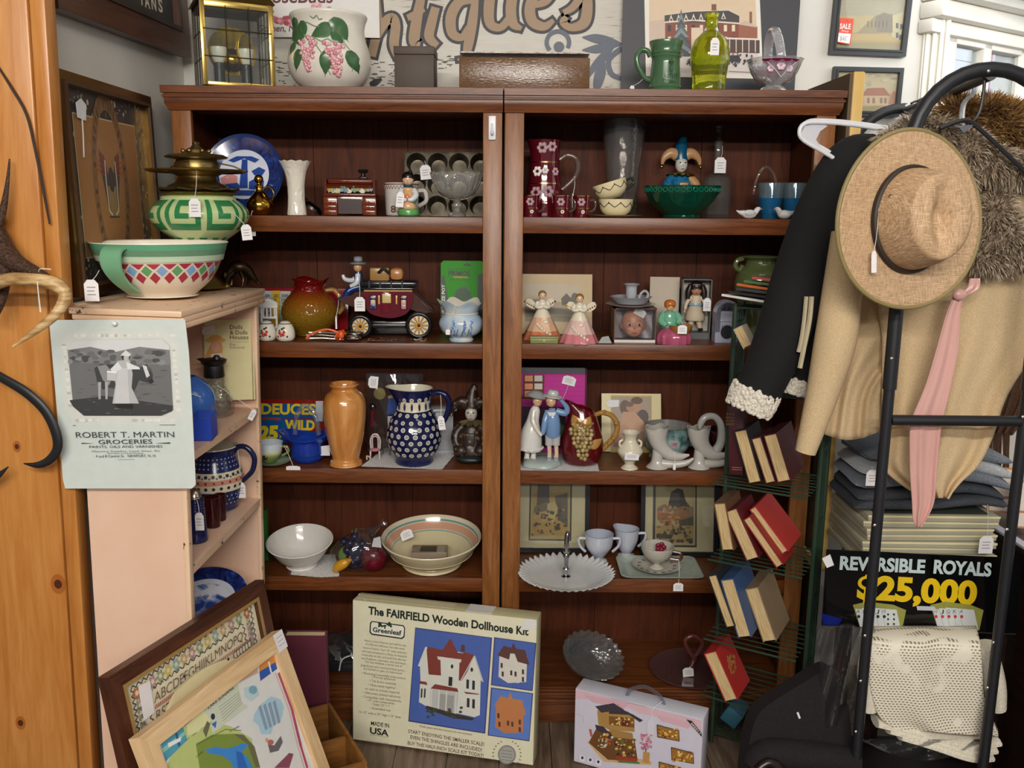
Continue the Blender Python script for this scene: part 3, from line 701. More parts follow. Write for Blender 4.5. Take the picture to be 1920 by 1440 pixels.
for i in range(70): x, y = random.uniform(1258, 1420), random.uniform(102, 124); m.po(x, y, random.uniform(1, 3), random.uniform(2, 4), random.choice(['2a2226', '4a3a3a', '6a4a44', '8a7a74']), 6)
m.pp([(1366, 104), (1386, 104), (1388, 116), (1364, 116)], '26262c'); m.pl([(1366, 134), (1410, 136)], .002, '8a7a74')
m.build('picture', t)
t, k = T('tankard', 'green glazed pottery tankard with embossed lettering on the bookcase top', 'mug', 1246, .07, ZTO)
pr = [(0, 0), (31, 0), (32, 3), (30, 6), (31.5, 9), (29, 12), (28, 30), (26, 52), (26, 62), (27.5, 64), (26.5, 67), (28, 70), (27, 73), (29, 82), (31.5, 90), (31, 91.5), (28, 90), (24, 70), (24, 10), (0, 8)]
MB(k).lathe(pr, '48684a:.18', 40).build('body', t)
MB(k).tube([(-24, 0, 22), (-38, -2, 26), (-52, -3, 48), (-54, -3, 66), (-46, -2, 76), (-35, -2, 74), (-29, -1, 64)], [5, 5, 5.5, 5.5, 5, 5, 5], '48684a:.18', 10, sm=5).build('handle', t)
m = MB(k)
def wrap_text(m, s, z, size, width, r, mat, a0=0.0, off=.5):
 c = MB(1); c.text(s, (0, z), size, mat, width=width, y=0, bold=.02)
 m.add([((r+off)*math.sin(v.x/r+a0), -(r+off)*math.cos(v.x/r+a0), v.z) for v in c.v], c.f, mat)
wrap_text(m, "KEITH'S", 22, 10, 30, 28, '2c4630:.3', .2); wrap_text(m, 'TAVERN', 14, 5, 24, 29, '2c4630:.3', .2)
m.lathe([(2, 0), (4, 5), (2, 12), (5, 18), (1, 24)], '3f5d41:.2', 8, (6, -26.5, 34)); m.build('embossing', t)
string_tag(t, k, (-42, -3, 24), (-60, 8, 8), 8, 12)
t, k = T('bottle', 'olive lime green glass flask bottle with a white price tag', 'bottle', 1328, .06, ZTO)
pr = [(0, 0), (29, 0), (30.5, 4), (31, 20), (34, 44), (36, 62), (35, 78), (29, 94), (19, 104), (13, 110), (11.5, 118), (12, 134), (13.5, 136), (13, 140), (10.5, 140), (10, 120), (16, 104), (26, 92), (32, 76), (33, 62), (30, 40), (26, 36), (0, 40)]
MB(k).lathe(crom(pr[:8], 3)+pr[8:16]+pr[16:], 'olive_glass', 40).build('glass', t)
@named
def olive_glass(m, nt, bs, L):
 bs.inputs['Base Color'].default_value = lin('d0d838'); bs.inputs['Transmission Weight'].default_value = .9; bs.inputs['Roughness'].default_value = .06; bs.inputs['IOR'].default_value = 1.4
 bump(nt, noise(nt, objcoord(nt), 45, 2), bs, .35, .004)
string_tag(t, k, (6, -13, 112), (0, -38, 76), 16, 30)
t, k = T('glass_basket', 'clear cut glass basket with cranberry flower panels and tall handle', 'basket', 1449, .07, ZTO)
def sc(a, u, r, z): return (r*(1+.02*math.cos(16*a)), z+(2.5*math.cos(16*a)+9*math.cos(2*a)-4)*max(0, u-.55)/.45 if u <= .55 or u > 0 else z)
m = MB(k); m.lathe([(0, 0), (26, 0), (27, 4), (22, 10), (14, 14), (16, 17)], 't:f2f2f4:.04:3:v:60:.8:.13', 32); m.build('foot', t)
MB(k).lathe(crom([(15, 16), (30, 22), (42, 38), (50, 58), (52, 60), (47, 58), (40, 40), (28, 26), (0, 22)], 2), 't:f2f2f4:.05:3:v:40:1:.13', 48, mod=sc).build('bowl', t)
m = MB(k)
for s in (0, 1):
 vs, fs = [], []; n = 12
 for i in range(n+1):
  for j in range(6):
   a = (i/n-.5)*1.5; v = j/5; z = 22+34*v+(abs(a)*8*(1-v)); r = 17+33*v**.8*.98+1.5; a *= .35+.65*v**.6
   q = -PI/2+a+s*PI; vs.append((r*math.cos(q), r*math.sin(q), z))
 for i in range(n):
  for j in range(5): fs.append([i*6+j, i*6+6+j, i*6+7+j, i*6+j+1])
 m.add(vs, fs, '7d1848:.12')
for x, z, r in ((0, 44, 8), (-17, 40, 6.5), (17, 40, 6.5)):
 for i in range(6): a = i*PI/3; m.sph((x+r*.55*math.cos(a), -math.sqrt(max(44**2-x*x, 1))+2-(z-40)*.5, z+r*.55*math.sin(a)), (r*.5, 1.6, r*.5), 'dcb8c8:.3', 7, 5)
m.line([(0, 24), (-10, 36), (-26, 50)], 1, 'dcb8c8', y=-47); m.line([(0, 24), (10, 36), (26, 50)], 1, 'dcb8c8', y=-47)
m.build('cranberry_panel', t)
MB(k).tube([(0, -44, 58), (-4, -36, 86), (-6, -18, 108), (-6, 0, 114), (-6, 18, 108), (-4, 36, 86), (0, 44, 58)], [8, 8.5, 9, 9, 9, 8.5, 8], 't:f4f4f6:.05:3:v:70:1:.16', 10, sm=4, flat=.5).build('handle', t)
def wall_pic(name, label, bl, br, tl, fw, art):
 b = Board(bl, br, tl); t = bthing(b, name, label, 'picture')
 frame_bars(b, fw, '24262a:.4', -.018, 0, None, (.006, '17181a:.4', .004)).build('frame', t)
 m = b.fresh(); m.bb(fw-.004, b.w-fw+.004, -.006, -.001, fw-.004, b.h-fw+.004, 'cbbf9c'); m.y0 = -.0062; art(m); m.build('picture', t)
 g = b.fresh(); g.bb(fw-.002, b.w-fw+.002, -.0115, -.011, fw-.002, b.h-fw+.002, 't:f4f2ec:.01:.5'); g.build('glass', t); return b, t
def art1(m):
 m.pp([(1572, -20), (1706, -20), (1700, 30), (1574, 30)], 'b9b7ad'); m.pp([(1566, 62), (1692, 60), (1686, 98), (1560, 93)], 'c2ad80'); m.pp([(1610, 58), (1640, 30), (1672, 26), (1672, 62), (1600, 66)], 'a8a08c')
 m.pp([(1672, 30), (1696, 22), (1692, 80), (1670, 74)], 'd8d3bc'); m.pp([(1640, 32), (1656, 24), (1672, 30), (1672, 62), (1642, 60)], '8f8c8a')
 for i in range(6): m.pl([(1626+i*7, 40+(i % 2)), (1626+i*7, 52)], .003, '6f6a60')
 for x, y in ((1680, 44), (1688, 46), (1680, 62), (1686, 66)): m.pp([(x-2, y), (x+3, y), (x+3, y+10), (x-2, y+10)], '5d6470')
 m.pp([(1562, 80), (1690, 82), (1688, 99), (1560, 94)], 'a9a585'); m.pp([(1600, 64), (1660, 64), (1690, 78), (1580, 76)], 'cdb98c')
b, t1 = wall_pic('framed_watercolour', 'black framed street scene watercolour with a red sale tag on the wall', (1552, 102, WB-.006), (1694, 108, WB-.006), (1570, -24, WB-.006), .017, art1)
m = b.fresh(); m.y0 = -.0206; q = m.qs([(1571, 36), (1596, 38), (1590, 86), (1566, 82)])
m.prism(q, -.0205, -.0195, 'd9452a'); m.lay = 3; m.pp([(1568, 64), (1591, 66), (1588, 84), (1566, 80)], 'e8e4e2'); m.pt('SALE', (1570, 56), (1590, 57), 'f2e8e2', 10, bold=.02); m.pt('Price', (1573, 62), (1586, 63), 'f2e8e2', 4, shear=.3); m.pl([(1569, 70), (1586, 71)], .001, '777780'); m.pt('$45', (1570, 78), (1582, 79), '777780', 7); m.pl([(1583, 40), (1584, 42)], .002, '8a2414')
tag(m.build('sale_tag'), 'red and white sale price tag hooked on the upper wall picture', 'tag').matrix_world = b.M
def art2(m):
 m.pp([(1574, 132), (1684, 128), (1680, 172), (1572, 176)], 'c9bfa2')
 for i in range(26): m.po(random.uniform(1600, 1682), random.uniform(134, 160), random.uniform(4, 10), random.uniform(2, 4), random.choice(['b7b09c', 'd4ccb2', 'aaa595']), 8)
 m.pp([(1572, 176), (1680, 176), (1676, 210), (1564, 210)], 'b9ad8a'); m.pp([(1618, 178), (1662, 178), (1664, 198), (1620, 197)], 'd0b49a'); m.pp([(1614, 180), (1624, 166), (1656, 165), (1668, 180)], 'a5613f'); m.pp([(1668, 180), (1674, 170), (1682, 178), (1680, 196), (1664, 196)], 'b57a5a')
 for x in (1626, 1636, 1650, 1658): m.pp([(x-2, 184), (x+3, 184), (x+3, 194), (x-2, 194)], '8a6a58')
 for i in range(10): m.po(1608+random.uniform(-8, 5), 150+i*5, 7, 6, random.choice(['6f7a5c', '56603f', '7d8768']), 8)
 m.pp([(1568, 200), (1676, 200), (1675, 211), (1566, 211)], 'a8a184')
wall_pic('framed_watercolour', 'black framed watercolour of a red roofed cottage, lower of the two wall pictures', (1553, 217, WB-.006), (1682, 220, WB-.006), (1564, 126, WB-.006), .014, art2)
p1 = P(1604, 133, -.01); p0 = P(1520, 168, .335); p1.z = p0.z = 1.912
d = (p0-p1); L = d.length; a = math.atan2(d.y, d.x)
t = thing('framed_mirror', 'tall gilt edged frame with brown paper back standing edge-on beside the bookcase', 'frame', (p1.x, p1.y, 0), (0, 0, a))
m = MB(); m.bb(.004, L-.01, -.001, .012, .55, 1.908, '5b4730:.6'); m.build('backing', t)
m = MB(); 
for q in ((0, .03, .5, 1.912), (L-.03, L, .5, 1.912)): m.bb(q[0], q[1], -.028, .003, q[2], q[3], 'd2ac62:.45', .004)
m.bb(.0305, L-.0305, -.028, .003, 1.882, 1.912, 'd2ac62:.45', .004); m.bb(.0305, L-.0305, -.028, .003, .5, .53, 'd2ac62:.45', .004); m.build('gilt_frame', t)
m = MB(); m.bb(.02, L-.02, -.01, .01, 0, .5, '3a2a1c'); m.build('stand', t)
p = P(923, 240, -.001); k = kk(p)
t = thing('wall_hook', 'white plastic adhesive hook on the middle stile of the left bookcase', 'hook', p)
m = MB(k); m.box((0, -2, 0), (14, 4, 44), 'e4e4e8:.35', None, 1.8); m.build('base_plate', t)
m = MB(k); m.tube([(0, -4, 8), (0, -6, -4), (0, -9, -11), (0, -13, -10), (0, -14, -5)], [2.2, 2.4, 2.6, 2.4, 1.6], 'dcdce2:.3', 8, sm=4); m.build('prong', t)
# pink painted shelf unit on the left, open towards the right
@named
def pink_paint(m, nt, bs, L):
 n = noise(nt, objcoord(nt), 5, 4); c = ramp(nt, n, [(.3, 'dfb79c'), (.7, 'e7c4ac')])
 ch = noise(nt, objcoord(nt, (1, 1, .45)), 26, 5, .7)
 f = ramp(nt, ch, [(.735, (0, 0, 0, 1)), (.75, (1, 1, 1, 1))])
 L.new(mixc(nt, f, c, lin('c9a06a')), bs.inputs['Base Color']); bs.inputs['Roughness'].default_value = .35
@named
def pink_edge(m, nt, bs, L):
 n = noise(nt, objcoord(nt), 5, 4); c = ramp(nt, n, [(.3, 'dcb795'), (.7, 'e6c6a8')])
 ch = noise(nt, objcoord(nt, (1, 1, 1)), 34, 5, .75)
 f = ramp(nt, ch, [(.62, (0, 0, 0, 1)), (.64, (1, 1, 1, 1))])
 L.new(mixc(nt, f, c, lin('4a2c16')), bs.inputs['Base Color']); bs.inputs['Roughness'].default_value = .4
UWd, ULn, UH = .225, .535, 1.332
U = thing('shelf_unit', 'pale pink painted wooden shelf unit with chipped edges against the left wall', 'shelf unit', (-.941, -.587, 0), (0, math.radians(1.3), math.radians(-2)))
m = MB(); m.bb(0, UWd, 0, .02, 0, 1.292, 'pink_paint'); m.bb(UWd-.012, UWd+.001, -.001, .021, 0, 1.292, 'pink_edge', .001); m.build('side_panel', U)
m = MB(); m.bb(0, UWd, ULn-.02, ULn, 0, 1.292, 'pink_paint'); m.bb(UWd-.010, UWd+.001, ULn-.021, ULn+.001, 0, 1.292, 'pink_edge', .001); m.build('side_panel', U)
MB().bb(0, .012, .02, ULn-.02, .03, 1.29, 'pink_paint').build('back_panel', U)
for z in (1.004, .742, .47, .1):
 m = MB(); m.bb(.012, UWd-.004, .02, ULn-.02, z-.02, z, 'pink_paint'); m.bb(UWd-.004, UWd, .02, ULn-.02, z-.02, z, 'pink_edge'); m.build('shelf', U)
m = MB(); m.bb(-.005, UWd+.014, -.022, ULn+.02, 1.318, UH, 'pink_edge', .003); m.bb(-.003, UWd+.014, -.014, ULn+.012, 1.305, 1.318, 'pink_edge', .003); m.bb(-.002, UWd+.016, -.016, ULn+.014, 1.292, 1.305, 'pink_edge', .004); m.bb(-.042, -.0052, .06, ULn+.015, 1.318, UH, 'pink_edge', .003); m.build('top_board', U)
def UL(x, y, z): return U.matrix_basis @ Vector((x, y, z))
pn = U.matrix_basis.to_3x3() @ Vector((0, -1, 0)); p0 = UL(.1, -.026, 1.0)
def onp(px, py, o, n):
 r = ray(px, py); return CAM+r*((o-CAM).dot(n)/r.dot(n))
b = Board(onp(118, 914, p0, pn), onp(366, 916, p0, pn), onp(92, 600, p0, pn))
t = bthing(b, 'wall_calendar', 'pale grey green calendar page with a photo of a woman and cow', 'calendar')
m = b.fresh()
m.prism(b.qs([(92, 600), (347, 599), (354, 660), (361, 780), (367, 909), (360, 916), (122, 916), (118, 900)]), 0, .0012, 'ccd4ce:.3', 'd9d8cc'); m.y0 = 0
m.pp([(130, 622), (310, 620), (334, 642), (344, 782), (318, 796), (146, 796), (122, 772), (112, 644)], 'd2d4cc'); m.pp([(139, 637), (305, 634), (320, 648), (327, 770), (306, 781), (157, 780), (137, 762), (126, 652)], 'c6cac4')
for i in range(90):
 a = random.random(); e = i % 4
 x, y = ((128+200*a, 629) if e == 0 else (140+190*a, 788) if e == 1 else (120+13*a, 645+120*a) if e == 2 else (325+11*a, 645+125*a)); m.po(x, y, random.uniform(2, 5), random.uniform(2, 4), random.choice(['dcddd6', 'e0e0da', 'b9beb6']), 7)
ph = [(141, 638), (304, 636), (318, 650), (325, 768), (303, 779), (158, 779), (138, 762), (127, 652)]
m.pp(ph, '6c6c6c'); m.pp([(141, 638), (304, 636), (318, 650), (318, 656), (260, 652), (220, 660), (170, 652), (128, 656), (127, 652)], 'd2d2d2')
m.pp([(128, 656), (170, 650), (215, 660), (262, 650), (318, 656), (321, 684), (130, 680)], '7c7c7c')
for i in range(45): m.po(random.choice([random.uniform(240, 318), random.uniform(132, 215)]), random.uniform(656, 680), random.uniform(4, 10), random.uniform(2, 6), random.choice(['4a4a4a', '5c5c5c', '8a8a8a', '6a6a6a']), 7)
m.pp([(131, 750), (200, 742), (325, 760), (324, 770), (303, 779), (158, 779), (138, 762)], '3c3c3c')
for i in range(60): m.po(random.uniform(140, 316), random.uniform(690, 776), random.uniform(2, 8), .8, random.choice(['5c5c5c', '7a7a7a', '505050']), 6)
m.pp([(178, 690), (190, 682), (240, 684), (262, 690), (276, 682), (287, 700), (287, 714), (276, 717), (262, 712), (252, 734), (240, 730), (206, 726), (194, 730), (184, 718)], '3e3e3e'); m.pp([(184, 686), (200, 683), (214, 700), (206, 722), (194, 712)], '8a8a8a')
for x in (185, 198): m.pp([(x, 716), (x+6, 716), (x+5, 748), (x+1, 748)], 'a8a8a8')
m.po(284, 714, 5, 4, '2a2a2a'); m.pp([(268, 684), (276, 686), (282, 704), (276, 708)], 'd0d0d0'); m.po(281, 692, 4, 3, '555555')
m.pp([(222, 676), (244, 674), (250, 700), (248, 726), (262, 756), (212, 756), (218, 720), (212, 692)], 'b4b4b4'); m.pp([(222, 690), (240, 690), (244, 756), (216, 756)], 'c6c6c6'); m.pp([(238, 678), (262, 688), (264, 692), (240, 692)], 'dcdcdc'); m.pp([(222, 678), (208, 692), (214, 700), (230, 690)], 'dcdcdc')
m.po(237, 668, 8, 8, '2c2c2c'); m.po(238, 671, 5, 6, 'b8b8b8'); m.pp([(227, 666), (237, 656), (247, 664), (244, 668)], 'd6d6d6'); m.pp([(202, 696), (220, 698), (218, 714), (202, 712)], 'bdbdbd'); m.pl([(202, 696), (220, 698)], .003, 'eeeeee'); m.pp([(214, 758), (250, 756), (250, 766), (224, 764)], '242424')
ink = '3c4444'
m.pl([(138, 797), (143, 797)], .001, ink); m.pl([(300, 796), (330, 796)], .0008, ink)
m.pt('ROBERT T. MARTIN', (144, 820), (328, 819), ink, 11, bold=0); m.pt('GROCERIES', (186, 832), (287, 831), ink, 8.5, bold=.008); m.pt('PAINTS, OILS AND VARNISHES', (169, 839.5), (306, 838.5), ink, 5, bold=0)
m.pt('Masonry Supplies, Lead, Glass, Etc', (174, 847), (302, 846), '6d7474', 3.4); m.pt('Wall Papers and Room Mouldings', (202, 850.5), (270, 850), '6d7474', 2.6); m.pt('4 and 8 Central St.   NEWPORT, N. H.', (181, 857), (294, 856), ink, 5)
m.pp([(154, 829.5), (178, 830.5), (154, 831.5)], ink); m.pp([(292, 830.5), (320, 828.5), (320, 831)], ink); m.pl([(222, 861), (254, 860.5)], .0006, '6d7474')
m.build('page', t)
pin = b.q(217, 606); m = MB(); m.lathe([(0, 0), (.004, 0), (.0055, .003), (.005, .008), (.002, .011), (0, .0115)], 'e6e4de:.25', 14, (pin[0], -.0006, pin[1]), M4=Matrix.Rotation(PI/2, 4, 'X')); m.build('push_pin', t)
t, k = T('mixing_bowl', 'large cream batter bowl with red, blue and green diamonds on the pink shelf', 'bowl', 306, -.36, 1.3345); k *= .92
pr = [(0, 0), (64, 0), (67, 3), (66, 5), (92, 28), (108, 52), (117, 72), (121, 73), (127, 95), (132, 107), (131.5, 109), (128, 107), (116, 72), (104, 50), (86, 28), (60, 9), (0, 8)]
m = MB(k); m.lathe(crom(pr[:7], 3)+pr[7:8], 'ded2bd:.2', 64); m.lathe([(121, 73), (124, 84), (127.5, 96)], 'b9cdb2:.2', 64); m.lathe([(127.5, 96), (131.6, 108.4)], '5fa27c:.2', 64); m.lathe([(124, 84), (127.5, 96)], '8dbb98:.2', 64); m.lathe(pr[9:], 'e6ddcb:.2', 64)
m.build('body', t)
def wrap(m, prof, x, z, mat, lift=.5):
 """polygon (arc offsets px, z px) laid on a lathe surface, front facing"""
 vs = []
 for a, zz in zip(x, z):
  r = R_at(prof, zz)+lift; q = a/115.0; vs.append((r*math.sin(q), -r*math.cos(q), zz))
 m.add(vs, [list(range(len(vs)))], mat)
PB = [p for p in crom(pr[:7], 3)]+[(121, 73)]
def sub_wrap(m, prof, poly, mat, lift=.6, n=3):
 """quad split finely so it follows the curved wall"""
 (a, b, c, d) = poly
 for i in range(n):
  for j in range(n):
   q = []
   for u, v in ((i, j), (i+1, j), (i+1, j+1), (i, j+1)):
    u, v = u/n, v/n; q.append((a[0]*(1-u)*(1-v)+b[0]*u*(1-v)+c[0]*u*v+d[0]*(1-u)*v, a[1]*(1-u)*(1-v)+b[1]*u*(1-v)+c[1]*u*v+d[1]*(1-u)*v))
   wrap(m, prof, [p[0] for p in q], [p[1] for p in q], mat, lift)
m = MB(k); red, grn, blu = 'a53142:.25', '5d9a63:.25', '7fa3d0:.25'
for i in range(-7, 8):
 x = i*29
 sub_wrap(m, PB, ((x-13, 70), (x+13, 70), (x+2, 60), (x-2, 60)), red)
 sub_wrap(m, PB, ((x+14.5, 45), (x+25.5, 56), (x+14.5, 67), (x+3.5, 56)), (grn, blu)[i % 2])
 sub_wrap(m, PB, ((x, 31), (x+11, 42.5), (x, 54), (x-11, 42.5)), red)
m.build('diamond_band', t)
m = MB(k); hp = [(122, 104), (134, 103), (145, 96), (150, 82), (148, 64), (137, 46), (114, 26), (86, 11)]
vs, fs = [], []; q = crom(hp, 5); n = len(q); od, wd_ = Vector((-.26, -.9656, 0)), Vector((.9656, -.26, 0))
for i, p in enumerate(q):
 u = i/(n-1); wd = 22-9*max(0, u-.5)/.5; tn = Vector(q[min(i+1, n-1)])-Vector(q[max(i-1, 0)]); tn.normalize(); no = Vector((tn.y, -tn.x))
 for s_, o in ((-1, 0), (1, 0), (1, 5), (-1, 5)): vs.append(od*(p[0]+no.x*o)+Vector((0, 0, p[1]+no.y*o))+wd_*s_*wd)
for i in range(n-1):
 for j in range(4): j2 = (j+1) % 4; fs.append([i*4+j, i*4+4+j, i*4+4+j2, i*4+j2])
fs += [[0, 1, 2, 3], [(n-1)*4+j for j in (3, 2, 1, 0)]]
m.add(vs, fs, '74ab86:.2'); m.build('handle', t)
string_tag(t, k, (-62, -140, 60), (-74, -152, 23), 27, 40)
t, k = T('oil_lamp', 'green glass oil lamp base with greek key pattern behind the batter bowl', 'lamp', 382, -.137, 1.3345)
k *= .93; ZL = .9
pr = [(0, 98), (30, 98), (34, 102), (52, 118), (76, 138), (91, 156), (95, 172), (92, 184), (82, 196), (74, 202), (71, 206), (71, 210), (64, 213)]
pr = [(r, z*ZL-10) for r, z in pr]; PG = crom(pr[1:], 4)
m = MB(k); m.lathe(PG, 'b7c68e:.15', 64); m.build('font', t)
def key(m, x0, wd, z0, z1, s):
 z0, z1 = z0*ZL-10, z1*ZL-10
 g = '2f7d4b:.15'; th = 12; X = lambda a: x0+s*a
 def bar(a0, a1, b0, b1):
  n = max(1, int(abs(a1-a0)/16))
  for i in range(n): sub_wrap2(m, ((X(a0+(a1-a0)*i/n), b0), (X(a0+(a1-a0)*(i+1)/n), b0), (X(a0+(a1-a0)*(i+1)/n), b1), (X(a0+(a1-a0)*i/n), b1)), g)
 bar(0, th, z0, z1); bar(0, wd, z0, z0+th); bar(wd-th, wd, z0, z1-2); bar(26, wd, z1-12, z1-1); bar(26, 26+th, z0+22, z1-2); bar(26, wd-26, z0+22, z0+32)
def sub_wrap2(m, poly, mat):
 sub_wrap(m, PG, poly, mat, .8, 7)
m = MB(k)
for i in range(-3, 4): key(m, i*98-44, 84, 140, 204, 1)
for i in range(-6, 7): sub_wrap(m, PG, ((i*48-15, 101), (i*48+15, 101), (i*48+4, 90), (i*48-4, 90)), '2f7d4b:.15', .7, 2)
m.build('key_pattern', t)
bz = 'm:8a7648:.38'
def LM():
 m = MB(k); m.T = Matrix.Diagonal((1, 1, .9, 1)); m.T.translation = (0, 0, -10); return m
m = LM(); m.lathe([(64, 213), (66, 216), (72, 217), (74, 220), (66, 222), (62, 224), (56, 234), (44, 240), (38, 246), (36, 254), (44, 258), (52, 262), (56, 268), (50, 270), (40, 272), (0, 272)], bz, 40); m.lathe([(62, 222), (70, 223), (77, 225), (75, 228), (68, 228), (62, 230)], bz, 40, mod=lambda a, u, r, z: (r+3*math.sin(10*a)*(r > 69), z+2*math.sin(10*a)*(r > 69))); m.build('brass_collar', t)
m = LM(); m.lathe([(36, 268), (42, 272), (42, 280), (38, 290), (58, 293), (60, 296), (52, 300), (40, 301), (22, 304), (20, 310), (10, 316), (6, 322), (7, 326), (0, 330)], bz, 36)
for i in range(6): a = i*PI/3+.3; m.sph((24*math.cos(a), 24*math.sin(a), 308), 5, bz, 8, 6)
m.build('burner', t)
m = LM(); m.lathe([(88, 262), (96, 265), (97, 268), (90, 268), (84, 266), (88, 262)], 'm:a88e50:.3', 48)
for i in range(3): a = i*2*PI/3+.5; m.tube([(40*math.cos(a), 40*math.sin(a), 284), (70*math.cos(a), 70*math.sin(a), 278), (92*math.cos(a), 92*math.sin(a), 268)], 1.6, bz, 6)
m.build('shade_ring', t)
m = MB(k); m.lathe([(0, 0), (42, 0), (44, 5), (36, 12), (26, 22), (20, 40), (16, 56), (20, 68), (31, 78)], bz, 36); m.build('foot', t)
string_tag(t, k, (20, -60, 228), (26, -99, 158), 22, 34)
string_tag(t, k, (82, -50, 150), (104, -42, 112), 20, 30, ang=.1)
t, k = T('lizard_figurine', 'small dark bronze crouching lizard figurine to the right of the batter bowl', 'figurine', 448, -.08, 1.3345)
m = MB(k); bzz = 'm:3a2e22:.35'
m.tube([(-20, -6, 18), (-10, -2, 34), (4, 0, 36), (16, 4, 30), (26, 6, 16), (34, 8, 6), (42, 6, 4)], [6, 10, 11, 9, 6, 3, 1], bzz, 10, sm=4)
m.sph((-22, -8, 20), (7, 8, 10), bzz)
for x, y in ((-18, -12), (-14, 8), (12, -10), (16, 12)): m.tube([(x*.5, y*.4, 26), (x, y, 14), (x-2, y-2, 1)], [5, 3.5, 3], bzz, 8, sm=3)
m.build('body', t); m = MB(k); m.lathe([(0, 0), (9, 0), (9, 4), (6, 7), (0, 7)], 'm:b8953e:.3', 16, (-20, -16, 0)); m.build('brass_foot', t)
def USH(x, y, z): return UL(x, y, z)
b = Board(P(384, 752, -.13), P(474, 749, -.13), P(371, 601, -.085))
t = bthing(b, 'book', 'cream hardback book about dolls and dolls houses leaning in the pink shelf', 'book')
m = b.fresh(); m.bb(0, b.w, 0, .004, 0, b.h, 'ddd3a2:.25'); m.bb(.003, b.w-.003, .0045, .022, .003, b.h-.003, 'e4dcc6'); m.bb(0, b.w, .0225, .0255, 0, b.h, 'ddd3a2:.25'); m.bb(0, .003, .0, .025, 0, b.h, 'c9bd8a:.25'); m.y0 = -.0003
for s, y in (('Dolls', 617), ('& Dolls', 627), ('Houses', 636)): m.pt(s, (431, y), (455 if s == 'Dolls' else 464 if s[0] == '&' else 466, y), '4a4030', 8, bold=.01)
m.pl([(431, 641), (466, 641)], .0008, '8a8060'); m.pt('Kay', (431, 648), (442, 648), '6a6048', 5); m.pt('Desmonde', (431, 653.5), (459, 653.5), '6a6048', 4.5)
m.pp([(384, 668), (398, 640), (412, 636), (418, 652), (416, 690), (384, 690)], 'd09a58'); m.po(404, 638, 19, 6, 'd8a45c'); m.po(404, 634, 12, 6, 'd39c54'); m.po(404, 650, 8, 10, 'd9a088'); m.pp([(396, 664), (416, 662), (422, 700), (392, 700)], 'd8d6d2')
m.build('cover', t)
bq = b.q(391, 619); m = MB(); m.prism([(bq[0]-.018, bq[1]-.006), (bq[0]-.012, bq[1]-.014), (bq[0]+.02, bq[1]-.005), (bq[0]+.017, bq[1]+.014), (bq[0]-.014, bq[1]+.008)], -.003, -.0022, 'e6e4e2'); m.tube([(bq[0]-.012, -.003, bq[1]+.003), (bq[0]-.02, -.004, bq[1]+.02), (bq[0], -.002, b.h), (bq[0]+.012, .002, b.h-.002)], .0009, 'd8d4cc', 5, sm=3); m.build('price_tag', t)
zA = UL(.2, .4, 1.004).z
t, k = T('syrup_jug', 'clear pressed glass syrup jug with pewter lid in front of the dolls book', 'jug', 406, -.19, zA+.004)
m = MB(k); m.lathe(crom([(0, 0), (27, 0), (31, 6), (33, 20), (29, 34), (20, 52), (17, 68), (18, 76), (16, 78), (14, 66), (24, 34), (26, 10), (0, 5)], 2), 't:eeeeea:.04:1.5:v:90:.8', 28, mod=lambda a, u, r, z: (r*(1+.04*math.cos(9*a)), z)); m.build('glass_body', t)
m = MB(k); pw = 'm:4a4a4a:.45'; m.lathe([(18, 72), (19, 74), (18, 94), (22, 98), (24, 104), (20, 106), (8, 108), (0, 108)], pw, 24); m.lathe([(0, 104), (7, 104), (7, 110), (4, 114), (0, 114)], pw, 10, (8, -6, 0)); m.add([(-16, -8, 98), (-16, 8, 98), (-32, 0, 106), (-18, 0, 108)], [[0, 2, 3], [1, 3, 2], [0, 1, 2]], pw); m.build('pewter_lid', t)
string_tag(t, k, (10, -18, 60), (72, -16, 4), 10, 22, ang=-.5)
t, k = T('ball_jug', 'blue round ball shaped pottery jug on the pink shelf beside the calendar', 'jug', 356, -.31, zA+.005)
MB(k).lathe(crom([(0, 0), (18, 0), (22, 2), (42, 22), (49, 46), (42, 70), (26, 86), (18, 92), (15, 92), (22, 84), (38, 66), (42, 46), (0, 6)], 3), '3f6fc0:.15', 48).build('body', t)
m = MB(k); m.tube([(-10, -44, 74), (14, -47, 72), (34, -30, 60)], 1.2, 'e2dfda', 6, sm=4); m.build('tag_string', t)
p = P(378, 823, -.46)
t = thing('card_box', 'small bright blue cardboard box below the blue jug', 'box', (p.x, -.45, UL(.24, .14, 1.004).z+.001), (0, 0, .1)); k = kk(p)
m = MB(k); m.bb(-22, 16, 0, 50, 0, 1.5, '1f46b8:.4'); m.bb(-22, 16, 0, 1.5, 0, 44, '1f46b8:.4'); m.bb(-22, 16, 48.5, 50, 0, 48, '2a4fb4:.4'); m.bb(-22, -20.5, 1.5, 48.5, 0, 46, '2a4fb4:.4'); m.bb(14.5, 16, 1.5, 48.5, 0, 46, '1f46b8:.4'); m.bb(-18, 12, 4, 46, 4, 34, 'd8d8de'); m.build('carton', t)
zB = UL(.2, .35, .742).z
t, k = T('pottery_jug', 'blue and white polish pottery jug with dotted flower bands on the pink shelf', 'jug', 406, -.17, zB+.005)
pr = [(0, 0), (36, 0), (40, 4), (46, 20), (51, 44), (50, 62), (44, 84), (40, 98), (41, 108), (44, 116)]
m = MB(k); m.lathe(crom(pr, 3), '1d2657:.18', 48); m.lathe([(44, 116), (43.5, 118), (40, 116), (37, 100), (44, 60), (0, 50)], 'd5cdb4:.2', 48)
PQ = crom(pr, 3)
